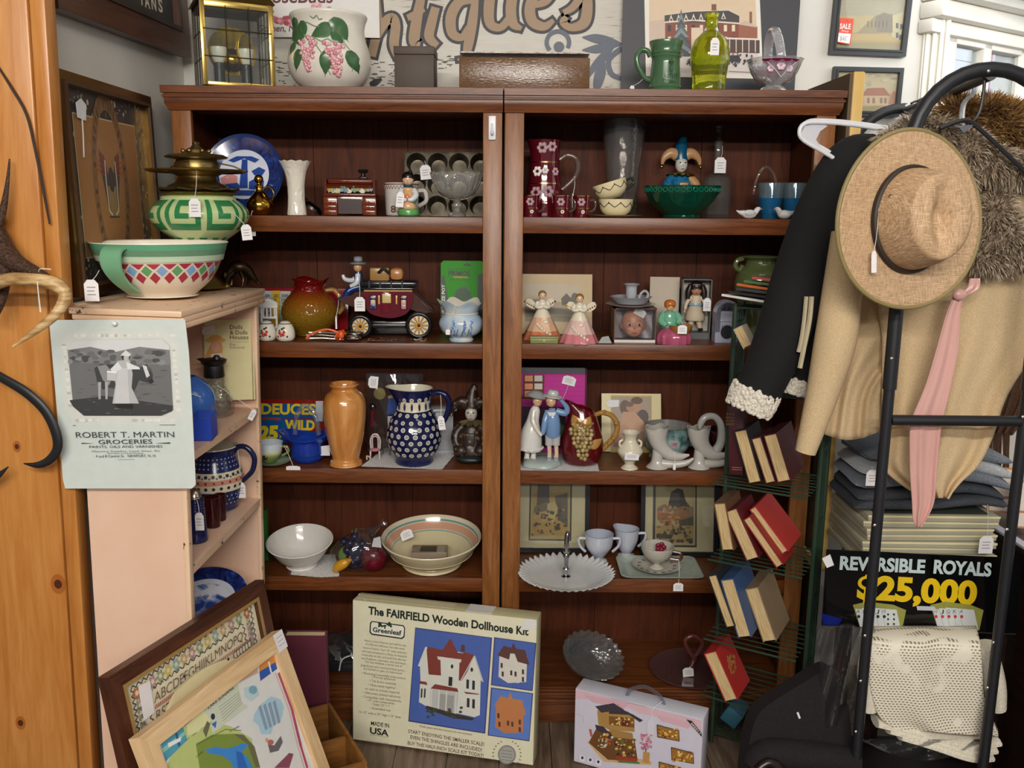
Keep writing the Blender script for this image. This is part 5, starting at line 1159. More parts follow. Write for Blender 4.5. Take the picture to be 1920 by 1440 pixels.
# second shelf, left bookcase
z2 = ZS[1]+.001
def L2(name, label, cat, px, Y, group=None, rz=0): return T(name, label, cat, px, Y, z2, group, rz)
def upright(x0, x1, ytop, Y, z, lean=0.0):
 z += .0018; a, b = on(x0, Y, z), on(x1, Y, z); h = P((x0+x1)/2, ytop, Y+lean).z-z
 return Board(a, b, a+Vector((0, lean, h)))
b = upright(470, 652, 541, .27, z2, .03); t = bthing(b, 'paytable_glass', 'red glass slot machine pay table with yellow column behind the amber pitcher', 'sign')
m = b.fresh(); m.bb(0, b.w, 0, .004, 0, b.h, '8a1620:.12')
m.pp([(478, 545), (545, 546), (543, 622), (478, 620)], 'b5b8b4:.2'); m.pp([(511, 545), (525, 545), (524, 622), (510, 622)], 'd0a818:.2')
for i, (a, c, d) in enumerate((('RL FLUSH', '250', '500'), ('ST FLUSH', '50', '100'), ('4 KIND', '25', '50'), ('FULL HS', '8', '16'), ('FLUSH', '5', '10'))):
 y = 557+i*8; m.pt(a, (479, y), (506, y), '1a1a1c', 5.5, bold=.03); m.pt(c, (513, y), (522 if i == 0 else 519, y), '1a1a1c', 5.5, bold=.03); m.pt(d, (528, y), (540, y), '1a1a1c', 5.5, bold=.03); m.pl([(478, y+1.6), (544, y+1.6)], .0008, '303030')
for x in (510, 525): m.pl([(x, 546), (x-1, 622)], .0008, '303030')
m.build('glass_panel', t)
@named
def amberina(m, nt, bs, L):
 tc = nt.nodes.new('ShaderNodeTexCoord'); sx = nt.nodes.new('ShaderNodeSeparateXYZ'); L.new(tc.outputs['Generated'], sx.inputs[0])
 L.new(ramp(nt, sx.outputs[2], [(.35, 'a07a22'), (.62, 'a8641c'), (.8, '8a1a12'), (1, '6e0c0c')]), bs.inputs['Base Color'])
 bs.inputs['Transmission Weight'].default_value = .5; bs.inputs['Roughness'].default_value = .06; bs.inputs['IOR'].default_value = 1.35
 v = nt.nodes.new('ShaderNodeTexVoronoi'); v.feature = 'DISTANCE_TO_EDGE'; v.inputs['Scale'].default_value = 95; L.new(tc.outputs['Object'], v.inputs['Vector']); bump(nt, v.outputs[0], bs, .7, .004)
t, k = L2('glass_pitcher', 'red to amber crackle glass pitcher with round body and clear handle', 'pitcher', 583, .155)
MB(k).lathe(crom([(0, 0), (26, 0), (30, 4), (46, 22), (53, 42), (48, 62), (34, 78), (28, 86), (30, 96), (34, 102), (32, 102), (26, 86), (44, 62), (48, 42), (26, 8), (0, 6)], 2), 'amberina', 40, mod=lambda a, u, r, z: (r*(1+(.1*math.cos(3*a) if z > 92 else 0)), z+(4*math.cos(3*a) if z > 92 else 0))).build('body', t)
MB(k).tube([(28, 2, 82), (44, 4, 84), (56, 4, 70), (60, 4, 52), (52, 2, 40)], [4, 4.6, 5, 5, 4], 't:dcbc70:.03:1.4:n:25:.4', 10, sm=5).build('handle', t)
string_tag(t, k, (54, 0, 74), (52, -20, 26), 3, 24, lines=False)
t, k = L2('shaker_holder', 'white chair shaped shaker holder behind the floral shakers', 'holder', 506, .085)
m = MB(k); wh = 'd6d4d0:.3'; m.prism([(-17, 60), (17, 60), (17, 66), (10, 70), (0, 74), (-10, 70), (-17, 66)], -1.5, 1.5, wh); m.bb(-17, 17, -2, 2, 56, 60, wh, .5); m.bb(-14, 14, -2, 2, 36, 40, wh, .5); m.build('back_rail', t)
for x in (-12, -5, 2, 9): MB(k).cyl((x+1.5, 0, 38), (x+1.5, 0, 58), 1.6, wh, 8).build('spindle', t)
for x in (-14, 14): MB(k).cyl((x, 0, 0), (x, 0, 58), 2, wh, 8).build('leg', t)
MB(k).bb(-16, 16, -3, 20, 18, 21, wh, .8).build('seat', t)
first = None
for px, lab in ((501, 'cream shaker with red flowers, nearer the pink shelf unit'), (536, 'cream shaker with red flowers, nearer the amber crackle pitcher')):
 if first is None:
  first, k = L2('shaker', lab, 'shaker', px, .035, 'floral salt and pepper shakers'); ps = crom([(13, 0), (16.5, 4), (17.5, 12), (16, 22), (11, 32), (6, 36), (0, 37)], 3)
  MB(k).lathe([(0, 0)]+ps, 'd8d2c2:.2', 32).build('body', first)
  m = MB(k); m.lathe([(11.3, 31.3), (11.8, 31.6), (10.6, 32.8)], '2c2a28', 24)
  for dx, z, r, c in ((-4, 16, 3.4, 'b8322c:.3'), (2, 13, 3.6, 'b8322c:.3'), (4, 18, 3, 'c2423a:.3'), (-2, 11, 2.8, 'c2423a:.3'), (0, 23, 2.4, '1d1d1b'), (3, 25, 2, '1d1d1b'), (9, 9, 2, '1d1d1b'), (-8, 9, 1.8, '1d1d1b'), (-5, 20, 2, '3a3a30')):
   rr = R_at(ps, z); m.sph((dx, -math.sqrt(rr*rr-dx*dx), z), (r, 1, r), c, 8, 5)
  m.build('painted_flowers', first)
 else: dup(first, on(px, .035, z2), (0, 0, -.15), lab)
for i, (dz, dx, rz, lab) in enumerate(((3, 0, .04, 'silver spoon tied with orange ribbon, lowest of the bundle'), (8, -2, -.05, 'silver spoon tied with orange ribbon, resting on the lower spoon'), (13, 3, .0, 'silver spoon tied with orange ribbon, uppermost of the bundle'))):
 p = on(625, .03, z2); k = kk(p); t = thing('spoon', lab, 'spoon', p+Vector((dx*k, i*.004, 0)), (0, 0, rz), 'ribbon tied spoons')
 MB(k).tube([(-50, 0, dz+1), (-20, 0, dz+2), (8, 0, dz), (20, 0, dz)], [3.5, 2.2, 1.8, 2], 'm:c8c4bc:.18', 8, sm=3, flat=.4).build('handle', t)
 MB(k).sph((36, 0, dz+2), (17, 10, 4.5), 'm:b8b4ac:.15', 18, 10).build('bowl', t)
p = on(637, .024, z2+.002); k = kk(p)
m = MB(k); m.tube([(-4, 2, 2), (-6, -9, 8), (0, -8, 18), (6, 6, 18), (8, 12, 4), (0, 10, 1)], 3, 'd8541c:.4', 8, True, flat=.5); m.tube([(0, -8, 16), (-22, -8, 22), (-50, -6, 14), (-62, -4, 4)], 2, 'd8602c:.4', 6, sm=4, flat=.4); m.sph((4, -8, 12), (6, 5, 8), 'd8541c:.4', 10, 8)
tag(m.build('ribbon', None, p), 'orange ribbon tied round the bundle of silver spoons', 'ribbon')
t, k = L2('stagecoach_jar', 'maroon ceramic stagecoach cookie jar with driver and luggage', 'cookie jar', 731, .125, rz=.05); t.location.z += .002
mr = '5e1220:.12'
m = MB(k); m.prism(crom([(-46, 86), (-44, 66), (-40, 52), (-28, 42), (0, 36), (24, 40), (38, 50), (44, 66), (46, 86)], 3), -18, 34, mr); m.prism([(-92, 72), (-86, 64), (-70, 58), (-46, 54), (-40, 60), (-40, 84), (-60, 84), (-66, 78)], -14, 30, '4a2a22:.15'); m.prism([(46, 82), (80, 54), (84, 48), (64, 44), (40, 52)], -12, 28, '4a3028:.15'); m.build('coach_body', t)
m = MB(k); m.bb(-50, 48, -22, 38, 88, 93, '17151a:.12', 2); m.bb(-52, 54, -20, 36, 93, 104, '1b1920:.12', 4)
for x in (-34, -14, 6, 26): m.bb(x-1.5, x+1.5, -22, -19, 92, 105, '3a3a40:.15')
m.build('roof', t)
m = MB(k); m.bb(-14, 2, -19.5, -17, 46, 84, '6a1826:.12', 1); m.bb(-11, 2+3, -20.6, -18, 64, 81, 'c8b27c:.2', .8)
for x0, x1, c in ((-34, -22, '9fb4c4'), (22, 34, 'c49a96')): m.bb(x0, x1, -19.6, -17.5, 52, 78, '3a0a14:.15', 1); m.bb(x0+1.5, x1-1.5, -20.4, -19, 53.5, 76, c, .6); m.sph(((x0+x1)/2, -20, 66), (4, 2, 5), 'd8b49a:.2', 10, 8); m.bb((x0+x1)/2-5, (x0+x1)/2+5, -21.6, -19, 70, 74, '16223a:.2', 1); m.bb(x0+2, x1-2, -21.4, -19, 53, 61, '1d3464:.2' if x0 < 0 else 'b88a94:.2', 1)
for x in (-17, 15): m.bb(x-1.6, x+1.6, -20, -17, 62, 78, 'c8a85a:.2', .6)
m.rect(-44, 85, 44, 88, 'b08a4a', y=-18.6)
m.build('doors_and_windows', t)
def wheel(cx, cz, r):
 w = MB(k); w.torus((0, 0, 0), r, 4, '121214:.2', 32, 10, Matrix.Rotation(PI/2, 4, 'X')); w.lathe([(0, 0), (r-2, 0), (r-2, 2.5), (0, 2.5)], 'd8d0bc:.2', 32, (0, 1, 0), M4=Matrix.Rotation(PI/2, 4, 'X'))
 for i in range(12): a = 2*PI*i/12; w.tube([(3*math.cos(a), -3, 3*math.sin(a)), ((r-3)*math.cos(a), -2.6, (r-3)*math.sin(a))], [1.2, 1.8], 'b08a52:.25', 6)
 w.torus((0, -3, 0), 5, 1.6, 'c8923a:.2', 16, 8, Matrix.Rotation(PI/2, 4, 'X')); w.sph((0, -4, 0), 2.6, '1a1412:.2', 10, 8); o = w.build('wheel', t); o.location = (cx*k, -27*k, cz*k)
wheel(-51, 22, 18); wheel(56, 24, 21)
m = MB(k); m.bb(-58, 60, -24, -18, 18, 26, '1a1618:.2', 2); m.bb(-58, 60, 20, 30, 0.5, 26, '1a1618:.2', 2); m.build('axle', t)
m = MB(k); m.tube([(50, -12, 84), (66, -14, 70), (88, -14, 60)], 1.6, '2a1a14:.2', 6); m.tube([(54, -8, 74), (74, -16, 52), (84, -14, 50)], 1.6, '2a1a14:.2', 6); m.build('leather_straps', t)
m = MB(k); m.bb(-34, 2, -12, 24, 104, 128, '9a7442:.25', 3); m.bb(2, 28, -13, 22, 104, 128, 'b07a4a:.25', 9); m.tube([(-18, -14, 118), (-8, -15, 126), (2, -14, 118)], 3, '1d1a1c:.2', 8, sm=3); m.bb(-20, -14, -13.5, -11, 114, 119, 'c8a85a:.2', 1); m.build('luggage', t)
m = MB(k); m.tube([(-52, 4, 90), (-56, 4, 106), (-56, 4, 120)], [9, 9, 7], '24324e:.2', 12, sm=3); m.tube([(-56, -6, 116), (-58, -10, 100), (-70, -10, 94)], [5, 5, 3.5], 'c4cad0:.2', 10, sm=3); m.tube([(-56, 8, 116), (-66, 4, 104), (-80, -2, 106), (-84, -2, 114)], [5, 5, 4, 3], 'c4cad0:.2', 10, sm=3); m.tube([(-54, 0, 92), (-72, -4, 86), (-82, -6, 72), (-92, -6, 68)], [8, 7, 6, 5], '14306a:.15', 10, sm=3); m.build('driver_body', t)
m = MB(k); m.sph((-57, 3, 128), (8, 8, 9), 'c89a72:.2', 14, 10); m.lathe([(15, 134), (16, 136), (8, 138), (8, 146), (5, 148), (0, 148)], '8a9094:.2', 20, (-56, 3, 0)); m.torus((-56, 3, 138), 8.3, 1.4, '5a3a24', 20, 6); m.build('driver_head', t)
string_tag(t, k, (-55, -10, 112), (-51, -30, 63), 19, 26)
p = on(745, .03, z2); k = kk(p)
m = MB(k); m.grid(lambda u, v: (-55+110*u, -8+22*v, 1.5+4*math.sin(u*9+v*4)**2*math.sin(PI*v)+2*math.sin(u*23)**2), 40, 8, 't:f0f0f0:.05:2'); m.box((-36, 0, 2), (26, 3, 1), 'a8583a', (0, 0, .2))
tag(m.build('plastic_bag', None, p), 'flat clear plastic bag lying in front of the stagecoach jar', 'bag')
b = upright(826, 907, 489, .23, z2, .03); t = bthing(b, 'blister_pack', 'green hanging pack with black lettering behind the pale blue vase', 'package')
m = b.fresh(); c = .008; w, h = b.w, b.h
m.prism([(c, 0), (w-c, 0), (w, c), (w, h-c), (w-c, h), (c, h), (0, h-c), (0, c)], 0, .004, '3a9628:.7')
m.pp([(826, 520), (834, 516), (840, 560), (836, 600), (826, 600)], '1d4a1a'); m.pp([(846, 560), (858, 540), (872, 536), (884, 548), (888, 600), (844, 600)], '1f5a1c'); m.po(868, 552, 14, 12, '174414'); m.pp([(896, 516), (905, 512), (906, 600), (894, 600)], '1b2a1a')
m.pl([(838, 504), (882, 505)], .0014, '10200e'); m.pl([(838, 520), (843, 519)], .001, '10200e'); m.pt('PRIMOS', (841, 516), (882, 517), '10200e', 9, bold=.04); m.pp([(850, 518), (877, 519), (877, 521.5), (850, 520.5)], 'c8693a'); m.pt('SPEAK THE LANGUAGE', (843, 526), (883, 527), '10200e', 4)
m.pp([(868, 497), (876, 493), (884, 497), (882, 499), (870, 499)], '14200f')
q = MB(1); q.text('THE HAZE POT', (0, 0), .0095, 'e0e0da', width=.105, bold=.03, y=-.002, ang=PI/2, align='LEFT'); a = b.q(834, 598); m.add([(v.x+a[0], v.y, v.z+a[1]) for v in q.v], q.f, 'e0e0da')
m.build('card', t)
t, k = L2('vase', 'pale blue pottery vase with ruffled rim and painted hyacinths', 'vase', 865, .055)
pv = crom([(22, 0), (23, 4), (21, 8), (34, 16), (41, 30), (40, 40), (32, 50), (31, 54), (36, 64), (42, 72), (43, 74)], 3)
def vcol(m): pass
@named
def sky_pottery(m, nt, bs, L):
 n = noise(nt, objcoord(nt), 22, 3); L.new(ramp(nt, n, [(.35, '9fb6cc'), (.55, 'b9c8d2'), (.7, 'cfd2c8')]), bs.inputs['Base Color']); bs.inputs['Roughness'].default_value = .12
ruf = lambda a, u, r, z: (r*(1+.07*math.cos(6*a+.5)*max(0, (z-54)/20)), z+4.5*math.cos(6*a+.5)*max(0, (z-54)/20))
m = MB(k); m.lathe([(0, 0)]+pv, 'sky_pottery', 60, mod=ruf); m.lathe(crom([(42.5, 74), (34, 64), (28, 54), (30, 44), (0, 20)], 2), 'd2ccba:.2', 60, mod=ruf); m.torus((0, 0, 52.5), 31.6, 1.2, 'd8d2c4:.2', 40, 6); m.build('body', t)
m = MB(k)
for x0 in (-14, 6, 18):
 for i in range(16): z = 16+26*i/16; r = R_at(pv, z); x = x0+random.uniform(-4, 4)*(1-i/22)+i*.2; m.sph((x, -math.sqrt(max(r*r-x*x, 4)), z), (2, .8, 2), random.choice(['5a7ab8:.2', '7a94cc:.2', '46628e:.2']), 6, 4)
for x0 in (-20, -8, 2, 12): m.tube([(x0+d*.3, -math.sqrt(max(R_at(pv, 12+d)**2-(x0+d*.3)**2, 4))-.4, 12+d) for d in range(0, 16, 3)], .8, '5a7a52:.2', 5)
m.build('painted_flowers', t)
string_tag(t, k, (-8, -40, 72), (-22, -42, 22), 8, 10, lines=False)
# second shelf, right bookcase
b = upright(968, 1110, 514, .20, z2, .04); t = bthing(b, 'mounted_photograph', 'sepia landscape photograph on a wide buff mount behind the angel figurines', 'photograph')
m = b.fresh(); m.bb(0, b.w, 0, .002, 0, b.h, 'bfa67c'); m.pp([(984, 531), (1086, 534), (1086, 604), (984, 602)], 'b9aa92'); m.pp([(984, 575), (1020, 566), (1050, 572), (1086, 560), (1086, 604), (984, 602)], '6f6450'); m.pp([(984, 562), (1010, 560), (1086, 572), (1086, 580), (984, 574)], '9a8c74'); m.pp([(1052, 560), (1062, 550), (1074, 562), (1074, 574), (1054, 574)], '544a3c'); m.po(1078, 558, 7, 9, '5a5040'); m.pl([(1000, 576), (1068, 572)], .002, 'a59a84'); m.pp([(984, 588), (1086, 590), (1086, 604), (984, 602)], '857a62'); m.build('print', t)
def angel(px, Y, lab, skirt, skirt2, wing_side, lean):
 t, k = L2('angel_figurine', lab, 'figurine', px, Y, 'porcelain angel figurines', lean)
 sk = crom([(36, 0), (34, 6), (26, 24), (17, 42), (9, 56), (7, 58)], 3)
 fl = lambda a, u, r, z: (r*(1+.06*math.cos(11*a)*(1-z/60)), z-1.5*(1-z/60)*abs(math.cos(5.5*a)) if z > 0 else z)
 m = MB(k); n = len(sk); m.lathe(sk[:n//3+1], skirt, 48, mod=fl); m.lathe(sk[n//3:2*n//3], skirt2, 48, mod=fl); m.lathe(sk[2*n//3-1:], 'dcd2bc:.15', 48, mod=fl); m.lathe([(0, .5), (35, .5)], skirt, 48); m.build('gown', t)
 m = MB(k); m.lathe(crom([(7, 57), (9, 62), (9.5, 68), (6, 72), (3, 75)], 2), 'dcd4c2:.15', 20)
 for s in (-1, 1): m.tube([(s*8, 0, 69), (s*12, -4, 62), (s*7, -9, 60), (0, -10, 63 if s > 0 else 61)], [4, 4, 3.4, 2.6], 'dcd4c2:.15', 10, sm=3)
 m.sph((0, -1, 81), (7, 7, 8), 'd8b896:.18', 16, 12); m.sph((0, -8, 80), (1, 1.2, 1.5), 'd8b896:.18', 6, 4)
 for s in (-1, 1): m.line([(s*1.6, 81.5), (s*4, 81.8)], .8, '4a3428', y=-8)
 m.line([(-1.4, 77.5), (1.4, 77.5)], .8, 'a8544a', y=-7.8); m.build('body', t)
 m = MB(k); m.lathe(crom([(7.4, 80), (7.8, 84), (5.4, 89), (0, 91)], 2), '8a6a3c:.2', 18, (0, 1, 0)); m.build('hair', t)
 for s in (-1, 1):
  m = MB(k); m.T = Matrix.Translation((s*9+wing_side*4, 5, 68)) @ Matrix.Rotation(s*.6, 4, 'Y'); m.prism(crom([(0, -6), (s*7, -10), (s*14, -2), (s*16, 8), (s*9, 14), (s*2, 8), (0, -6)], 3)[:-1], -1.2, 1.2, 'd8cdb8:.18')
  for i in range(6): m.sph((s*(5+2*i), 0, -9+4.2*i), 2.2, 'm:c8a24a:.25', 7, 5)
  m.build('wing', t)
 m = MB(k)
 for i in range(7): a = -PI/2+(-.5+i*.17); z = 30-3.6*i; r = R_at(sk, z); m.sph((r*1.02*math.cos(a), r*1.02*math.sin(a), z), (3, 3, 3.4), 'ddd2bc:.15', 8, 6)
 m.sph((4, -20, 34), (6, 4, 4), 'ddd2bc:.15', 8, 6); m.build('ribbon_bow', t)
angel(1016, .108, 'white angel figurine in an orange tinted gown, beside the middle stile', 'c87654:.15', 'd8ae8e:.15', -1, .1)
angel(1085, .05, 'white angel figurine in a pink tinted gown, beside the doll head box', 'c87a80:.15', 'd8b4ac:.15', 1, -.1)
t, k = L2('trinket_box', 'small flat olive green box in front of the orange angel', 'box', 1020, .018); m = MB(k); m.bb(-26, 26, -6, 20, 0, 10, '7c8048:.4', 1); m.build('base', t); m = MB(k); m.bb(-27, 27, -7, 21, 10.2, 13, '8a8c54:.4', 1); m.bb(-3, 3, -8.6, -6.5, 2, 8, '9a9a60:.3', .6); m.build('lid', t)
p = on(1133, .02, z2+.001); k = kk(p); m = MB(k); m.prism([(-12, 0), (14, 0), (8, 14), (-4, 12)], -1, 1, '8a8c8c'); tag(m.build('card', None, p, (R_(-20), 0, 0)), 'small grey folded card between the pink angel and the doll head box', 'card')
t, k = L2('window_box', 'cardboard display box with a clear front under the white plates', 'box', 1188, .07)
m = MB(k); bx = '5d4030'; m.bb(-39, -37, -14, 60, 0, 64, bx); m.bb(37, 39, -14, 60, 0, 64, bx); m.bb(-39, 39, -14, 60, 62, 64, bx); m.bb(-39, 39, -14, 60, 0, 2, bx); m.bb(-39, 39, 58, 60, 0, 64, 'b8b2b4'); m.bb(-38, 38, -15, -13, 0, 5, 'd2ccc4'); m.build('carton', t)
m = MB(k); m.grid(lambda u, v: (-36+72*u, 40-26*abs(2*u-1)**2+5*math.sin(u*21+v*9), 3+58*v), 26, 14, 'b8b0b4:.7'); m.build('tissue', t)
m = MB(k); m.bb(-37, 37, -13.5, -13, 5, 62, 't:f4f4f4:.02:.7'); m.build('window', t)
p = on(1188, .07, z2); t = thing('doll_head', 'baby doll head with painted brown eyes inside the window box', 'doll', p+Vector((0, .023, 3*k)))
m = MB(k); m.sph((0, 0, 30), (22, 20, 28), 'c98a6c:.4', 28, 20); m.sph((0, -12, 18), (16, 9, 13), 'cb8d70:.4', 18, 12); m.sph((0, -20, 23), (3, 4, 3), 'c98a6c:.4', 10, 8)
for s in (-1, 1): m.sph((s*21, 2, 24), (3, 4, 6), 'c58466:.4', 10, 8); m.sph((s*9, -13, 20), (7, 7, 6), 'cd9074:.4', 10, 8)
m.build('head', t)
for s in (-1, 1):
 m = MB(k); m.sph((s*9, -18.4, 29), (4.4, 2, 2.8), 'd8cfc4:.2', 12, 8); m.sph((s*9, -20, 29), (2.4, 1, 2.5), '2a1a12:.15', 10, 8); m.line([(s*5, 35.5), (s*9, 37), (s*13, 35.5)], .7, '8a5a40', y=-18); m.build('eye', t)
m = MB(k); m.sph((0, -20.6, 13.5), (5, 1.6, 1.6), 'a8504a:.3', 10, 6); m.build('mouth', t)
string_tag(t, k, (-8, -14, 60), (10, -18, 52), 22, 14, ang=-.5)
zt_ = z2+66*k
t, k2_ = T('plate', 'white plate with scalloped edge lying on the window box', 'plate', 1182, .075, zt_); m = MB(k2_); m.lathe([(0, 0), (30, 0), (46, 4), (47, 5), (30, 2), (0, 1.5)], 'a9a6a8:.15', 40, mod=lambda a, u, r, z: (r*(1+.015*math.cos(10*a)*(r > 40)), z)); m.build('dish', t)
t, k2_ = T('candle_holder', 'white porcelain chamber candlestick with ring handle on the plate', 'candle holder', 1183, .075, zt_+5*k2_)
m = MB(k2_); m.lathe([(0, 0), (26, 0), (28, 2), (38, 12), (40, 13), (38, 13.5), (26, 5), (0, 4)], 'a6a8ac:.12', 40); m.build('saucer', t); m = MB(k2_); m.lathe(crom([(9, 4), (8, 8), (10, 16), (10, 28), (11, 33), (15.5, 36), (15, 37), (9, 34), (8, 20), (0, 18)], 2), 'a9abb0:.12', 28); m.build('candle_cup', t)
m = MB(k2_); m.tube([(14, -4, 8), (17, -4, 18), (24, -4, 24), (30, -4, 20), (30, -4, 12), (25, -4, 8)], 2.4, 'a6a8ac:.12', 8, sm=4); m.build('ring_handle', t)
t, k = L2('doll_box', 'open grey doll box with its cream lid leaning beside it', 'box', 1303, .13, rz=-.12)
m = MB(k); gy = '55585a'; m.bb(-27, 27, 34, 36, 0, 112, 'b9b2a4'); m.bb(25, 27, 0, 36, 0, 112, gy); m.bb(-27, -25, 0, 36, 0, 112, gy); m.bb(-27, 27, 0, 36, 0, 12, gy); m.bb(-27, 27, 0, 36, 110, 112, gy); m.build('tray', t)
m = MB(k); m.T = Matrix.Translation((-58, 27, 1)) @ Matrix.Rotation(R_(-6), 4, 'X'); m.bb(-28, 28, 0, 3, 0, 112, 'b8aa98:.6', .8); m.build('lid', t)
p = Vector(t.location); t = thing('doll', 'brown haired doll in cream dress with blue sash inside the grey box', 'doll', p+Vector((0, .004, 15.5*k)), (0, 0, -.12))
m = MB(k); m.tube([(0, 18, 42), (0, 17, 54), (0, 17, 66)], [12, 10, 8], 'c8b8a0:.7', 16, sm=3); m.lathe(crom([(12, 44), (17, 30), (18, 18), (0, 18)], 2), 'c2b298:.7', 24, (0, 17, 0)); m.build('dress', t)
for s in (-1, 1): m = MB(k); m.tube([(s*6, 14, 22), (s*8, 8, 10), (s*10, 4, 2)], [6, 5, 4], 'c0a890:.6', 10, sm=3); m.sph((s*10, 2, 2), (5, 7, 3.4), '1d1814:.3', 10, 6); m.build('leg', t)
for s in (-1, 1): m = MB(k); m.tube([(s*9, 16, 62), (s*17, 12, 50), (s*20, 8, 38)], [4, 3.6, 2.6], 'c8b8a0:.7', 10, sm=3); m.sph((s*20.5, 7, 35), (2.6, 2.4, 3.2), 'c89a7c:.4', 8, 6); m.build('arm', t)
m = MB(k); m.lathe([(12.6, 46), (13, 48), (12, 51)], '8aa4b8:.3', 20, (0, 17, 0)); m.build('sash', t)
m = MB(k); m.sph((0, 12, 76), (10, 10, 12), 'b98468:.3', 20, 14); m.sph((0, 2.4, 75), (1.6, 1.8, 2), 'b98468:.3', 8, 6)
for s in (-1, 1): m.sph((s*4, 3, 78), (2, 1, 1.8), '20140e:.15', 8, 6)
m.sph((0, 3, 70), (2.2, 1, 1), '9a3a34:.3', 8, 5); m.build('head', t)
m = MB(k); m.lathe(crom([(11.4, 76), (12.4, 82), (10, 88), (5, 91), (0, 91.5)], 2), '241610:.35', 24, (0, 14, 0)); m.tube([(-10, 14, 84), (-14, 14, 72), (-15, 12, 58)], [5, 6, 4], '241610:.35', 10, sm=3); m.tube([(10, 14, 84), (14, 14, 72), (15, 12, 58)], [5, 6, 4], '241610:.35', 10, sm=3); m.bb(-8, 8, 2.6, 4, 82, 87, '241610:.35', 1); m.build('hair', t)
string_tag(t, k, (18, 2, 62), (19, -8, 50), 14, 24)
t, k = L2('lady_planter', 'ceramic lady figurine planter in green jacket and pink skirt holding a bowl', 'figurine', 1262, .05)
m = MB(k); m.lathe(crom([(31, 0), (32, 8), (30, 18), (22, 26), (14, 32)], 3), 'a8506c:.15', 40, mod=lambda a, u, r, z: (r*(1+.05*math.cos(13*a)), z)); m.lathe([(0, .4), (30, .4)], 'a8506c'); m.build('skirt', t)
m = MB(k); m.lathe(crom([(16, 28), (17, 38), (13, 48), (11, 56), (5, 60)], 3), '6aa588:.15', 28, (-8, 4, 0)); m.tube([(-20, 2, 54), (-25, -6, 42), (-16, -14, 34)], [6, 7, 5], '6aa588:.15', 10, sm=3); m.tube([(4, 2, 54), (9, -6, 44), (4, -12, 36)], [6, 7, 5], '6aa588:.15', 10, sm=3); m.build('jacket', t)
m = MB(k); m.sph((-8, 2, 69), (8.5, 8.5, 9.5), 'd8b08a:.18', 18, 12); m.sph((-8, -7, 68), (1.3, 1.4, 1.8), 'd8b08a:.18', 8, 5)
for s in (-1, 1): m.line([(-8+s*1.8, 70), (-8+s*4.6, 70.2)], .8, '3a2a20', y=-7)
m.line([(-9.4, 65), (-6.6, 65)], .8, 'b0403c', y=-6.8); m.build('head', t)
m = MB(k); m.lathe(crom([(9.8, 66), (11, 73), (8, 79), (0, 81)], 3), 'b0642c:.15', 22, (-8, 4, 0)); m.build('hair', t)
m = MB(k); m.lathe([(0, 17), (12, 18), (20, 28), (22, 36), (20, 36), (16, 26), (0, 24)], '9a6a34:.15', 32, (10, -16, 0)); m.build('bowl', t)
string_tag(t, k, (8, -22, 44), (9, -38, 30), 17, 16)
t, k = L2('jukebox_model', 'silver miniature jukebox with arched top at the right end of the shelf', 'jukebox', 1362, .06)
sv = 'a2a2b2:.2'; arch = [(-22, 0), (22, 0), (22, 54)]+[(22*math.cos(PI*i/12), 54+25*math.sin(PI*i/12)) for i in range(1, 12)]+[(-22, 54)]
m = MB(k); m.prism(arch, 0, 30, sv); m.build('cabinet', t)
m = MB(k); m.prism([(x*.62, z*.62+26) for x, z in arch[2:]], -1, 0, '3a3c44:.3')
for i in range(4): r = 21-i*2.2; m.tube([(-r, -1, 20)]+[(r*math.cos(PI-PI*j/14), -1, 54+r*1.1*math.sin(PI-PI*j/14)) for j in range(15)]+[(r, -1, 20)], .7, 'm:d8d8e2:.2', 6)
for x in (-8, 0, 8): m.bb(x-2.6, x+2.6, -2, 0, 62, 67, '22242a:.3', .5)
m.bb(-14, 14, -2, 0, 40, 43, sv, .5)
for i in range(5): m.line([(-8+i*2, 12+abs(i-2)*2), (-10+i*5, 34)], .9, 'm:d8d8e2:.2', y=-1.2)
m.oval(0, 20, 12, 13, '26282e:.3', y=-.6); m.build('front_grille', t)
# third shelf
z3 = ZS[2]+.001
def L3(name, label, cat, px, Y, group=None, rz=0): return T(name, label, cat, px, Y, z3, group, rz)
b = upright(476, 612, 749, .19, z3, .03); t = bthing(b, 'slot_glass', 'blue and red slot machine glass with yellow deuces lettering', 'sign')
m = b.fresh(); m.bb(0, b.w, 0, .004, 0, b.h, '7a1c14:.12'); m.pp([(484, 756), (592, 757), (590, 784), (530, 785), (530, 790), (484, 789)], '12508c:.15'); m.pp([(482, 790), (590, 786), (590, 800), (540, 830), (482, 829)], '12508c:.15')
m.pt('DEUCES', (489, 776), (592, 777), 'd8b81c:.2', 20, bold=.035); m.pp([(484, 782), (526, 783), (526, 788), (484, 787)], '8a1c14'); m.pp([(592, 752), (606, 752), (605, 790), (592, 790)], 'b8bcc0:.15')
m.pt('WILD', (534, 805), (590, 806), 'd8b81c:.2', 18, bold=.05); m.pt('25', (484, 825), (522, 824), 'd8c01c:.2', 26, bold=.06, shear=.1); m.pt('¢', (523, 817), (534, 817), 'd8c01c:.2', 14, bold=.03)
m.build('glass_panel', t)
t, k = L3('saucer', 'green saucer with a landscape rim under the painted teacup', 'saucer', 512, .055); MB(k).lathe([(0, 0), (18, 0), (30, 3), (33, 6), (30, 5), (16, 2), (0, 2)], '8fa58a:.15', 36).build('dish', t)
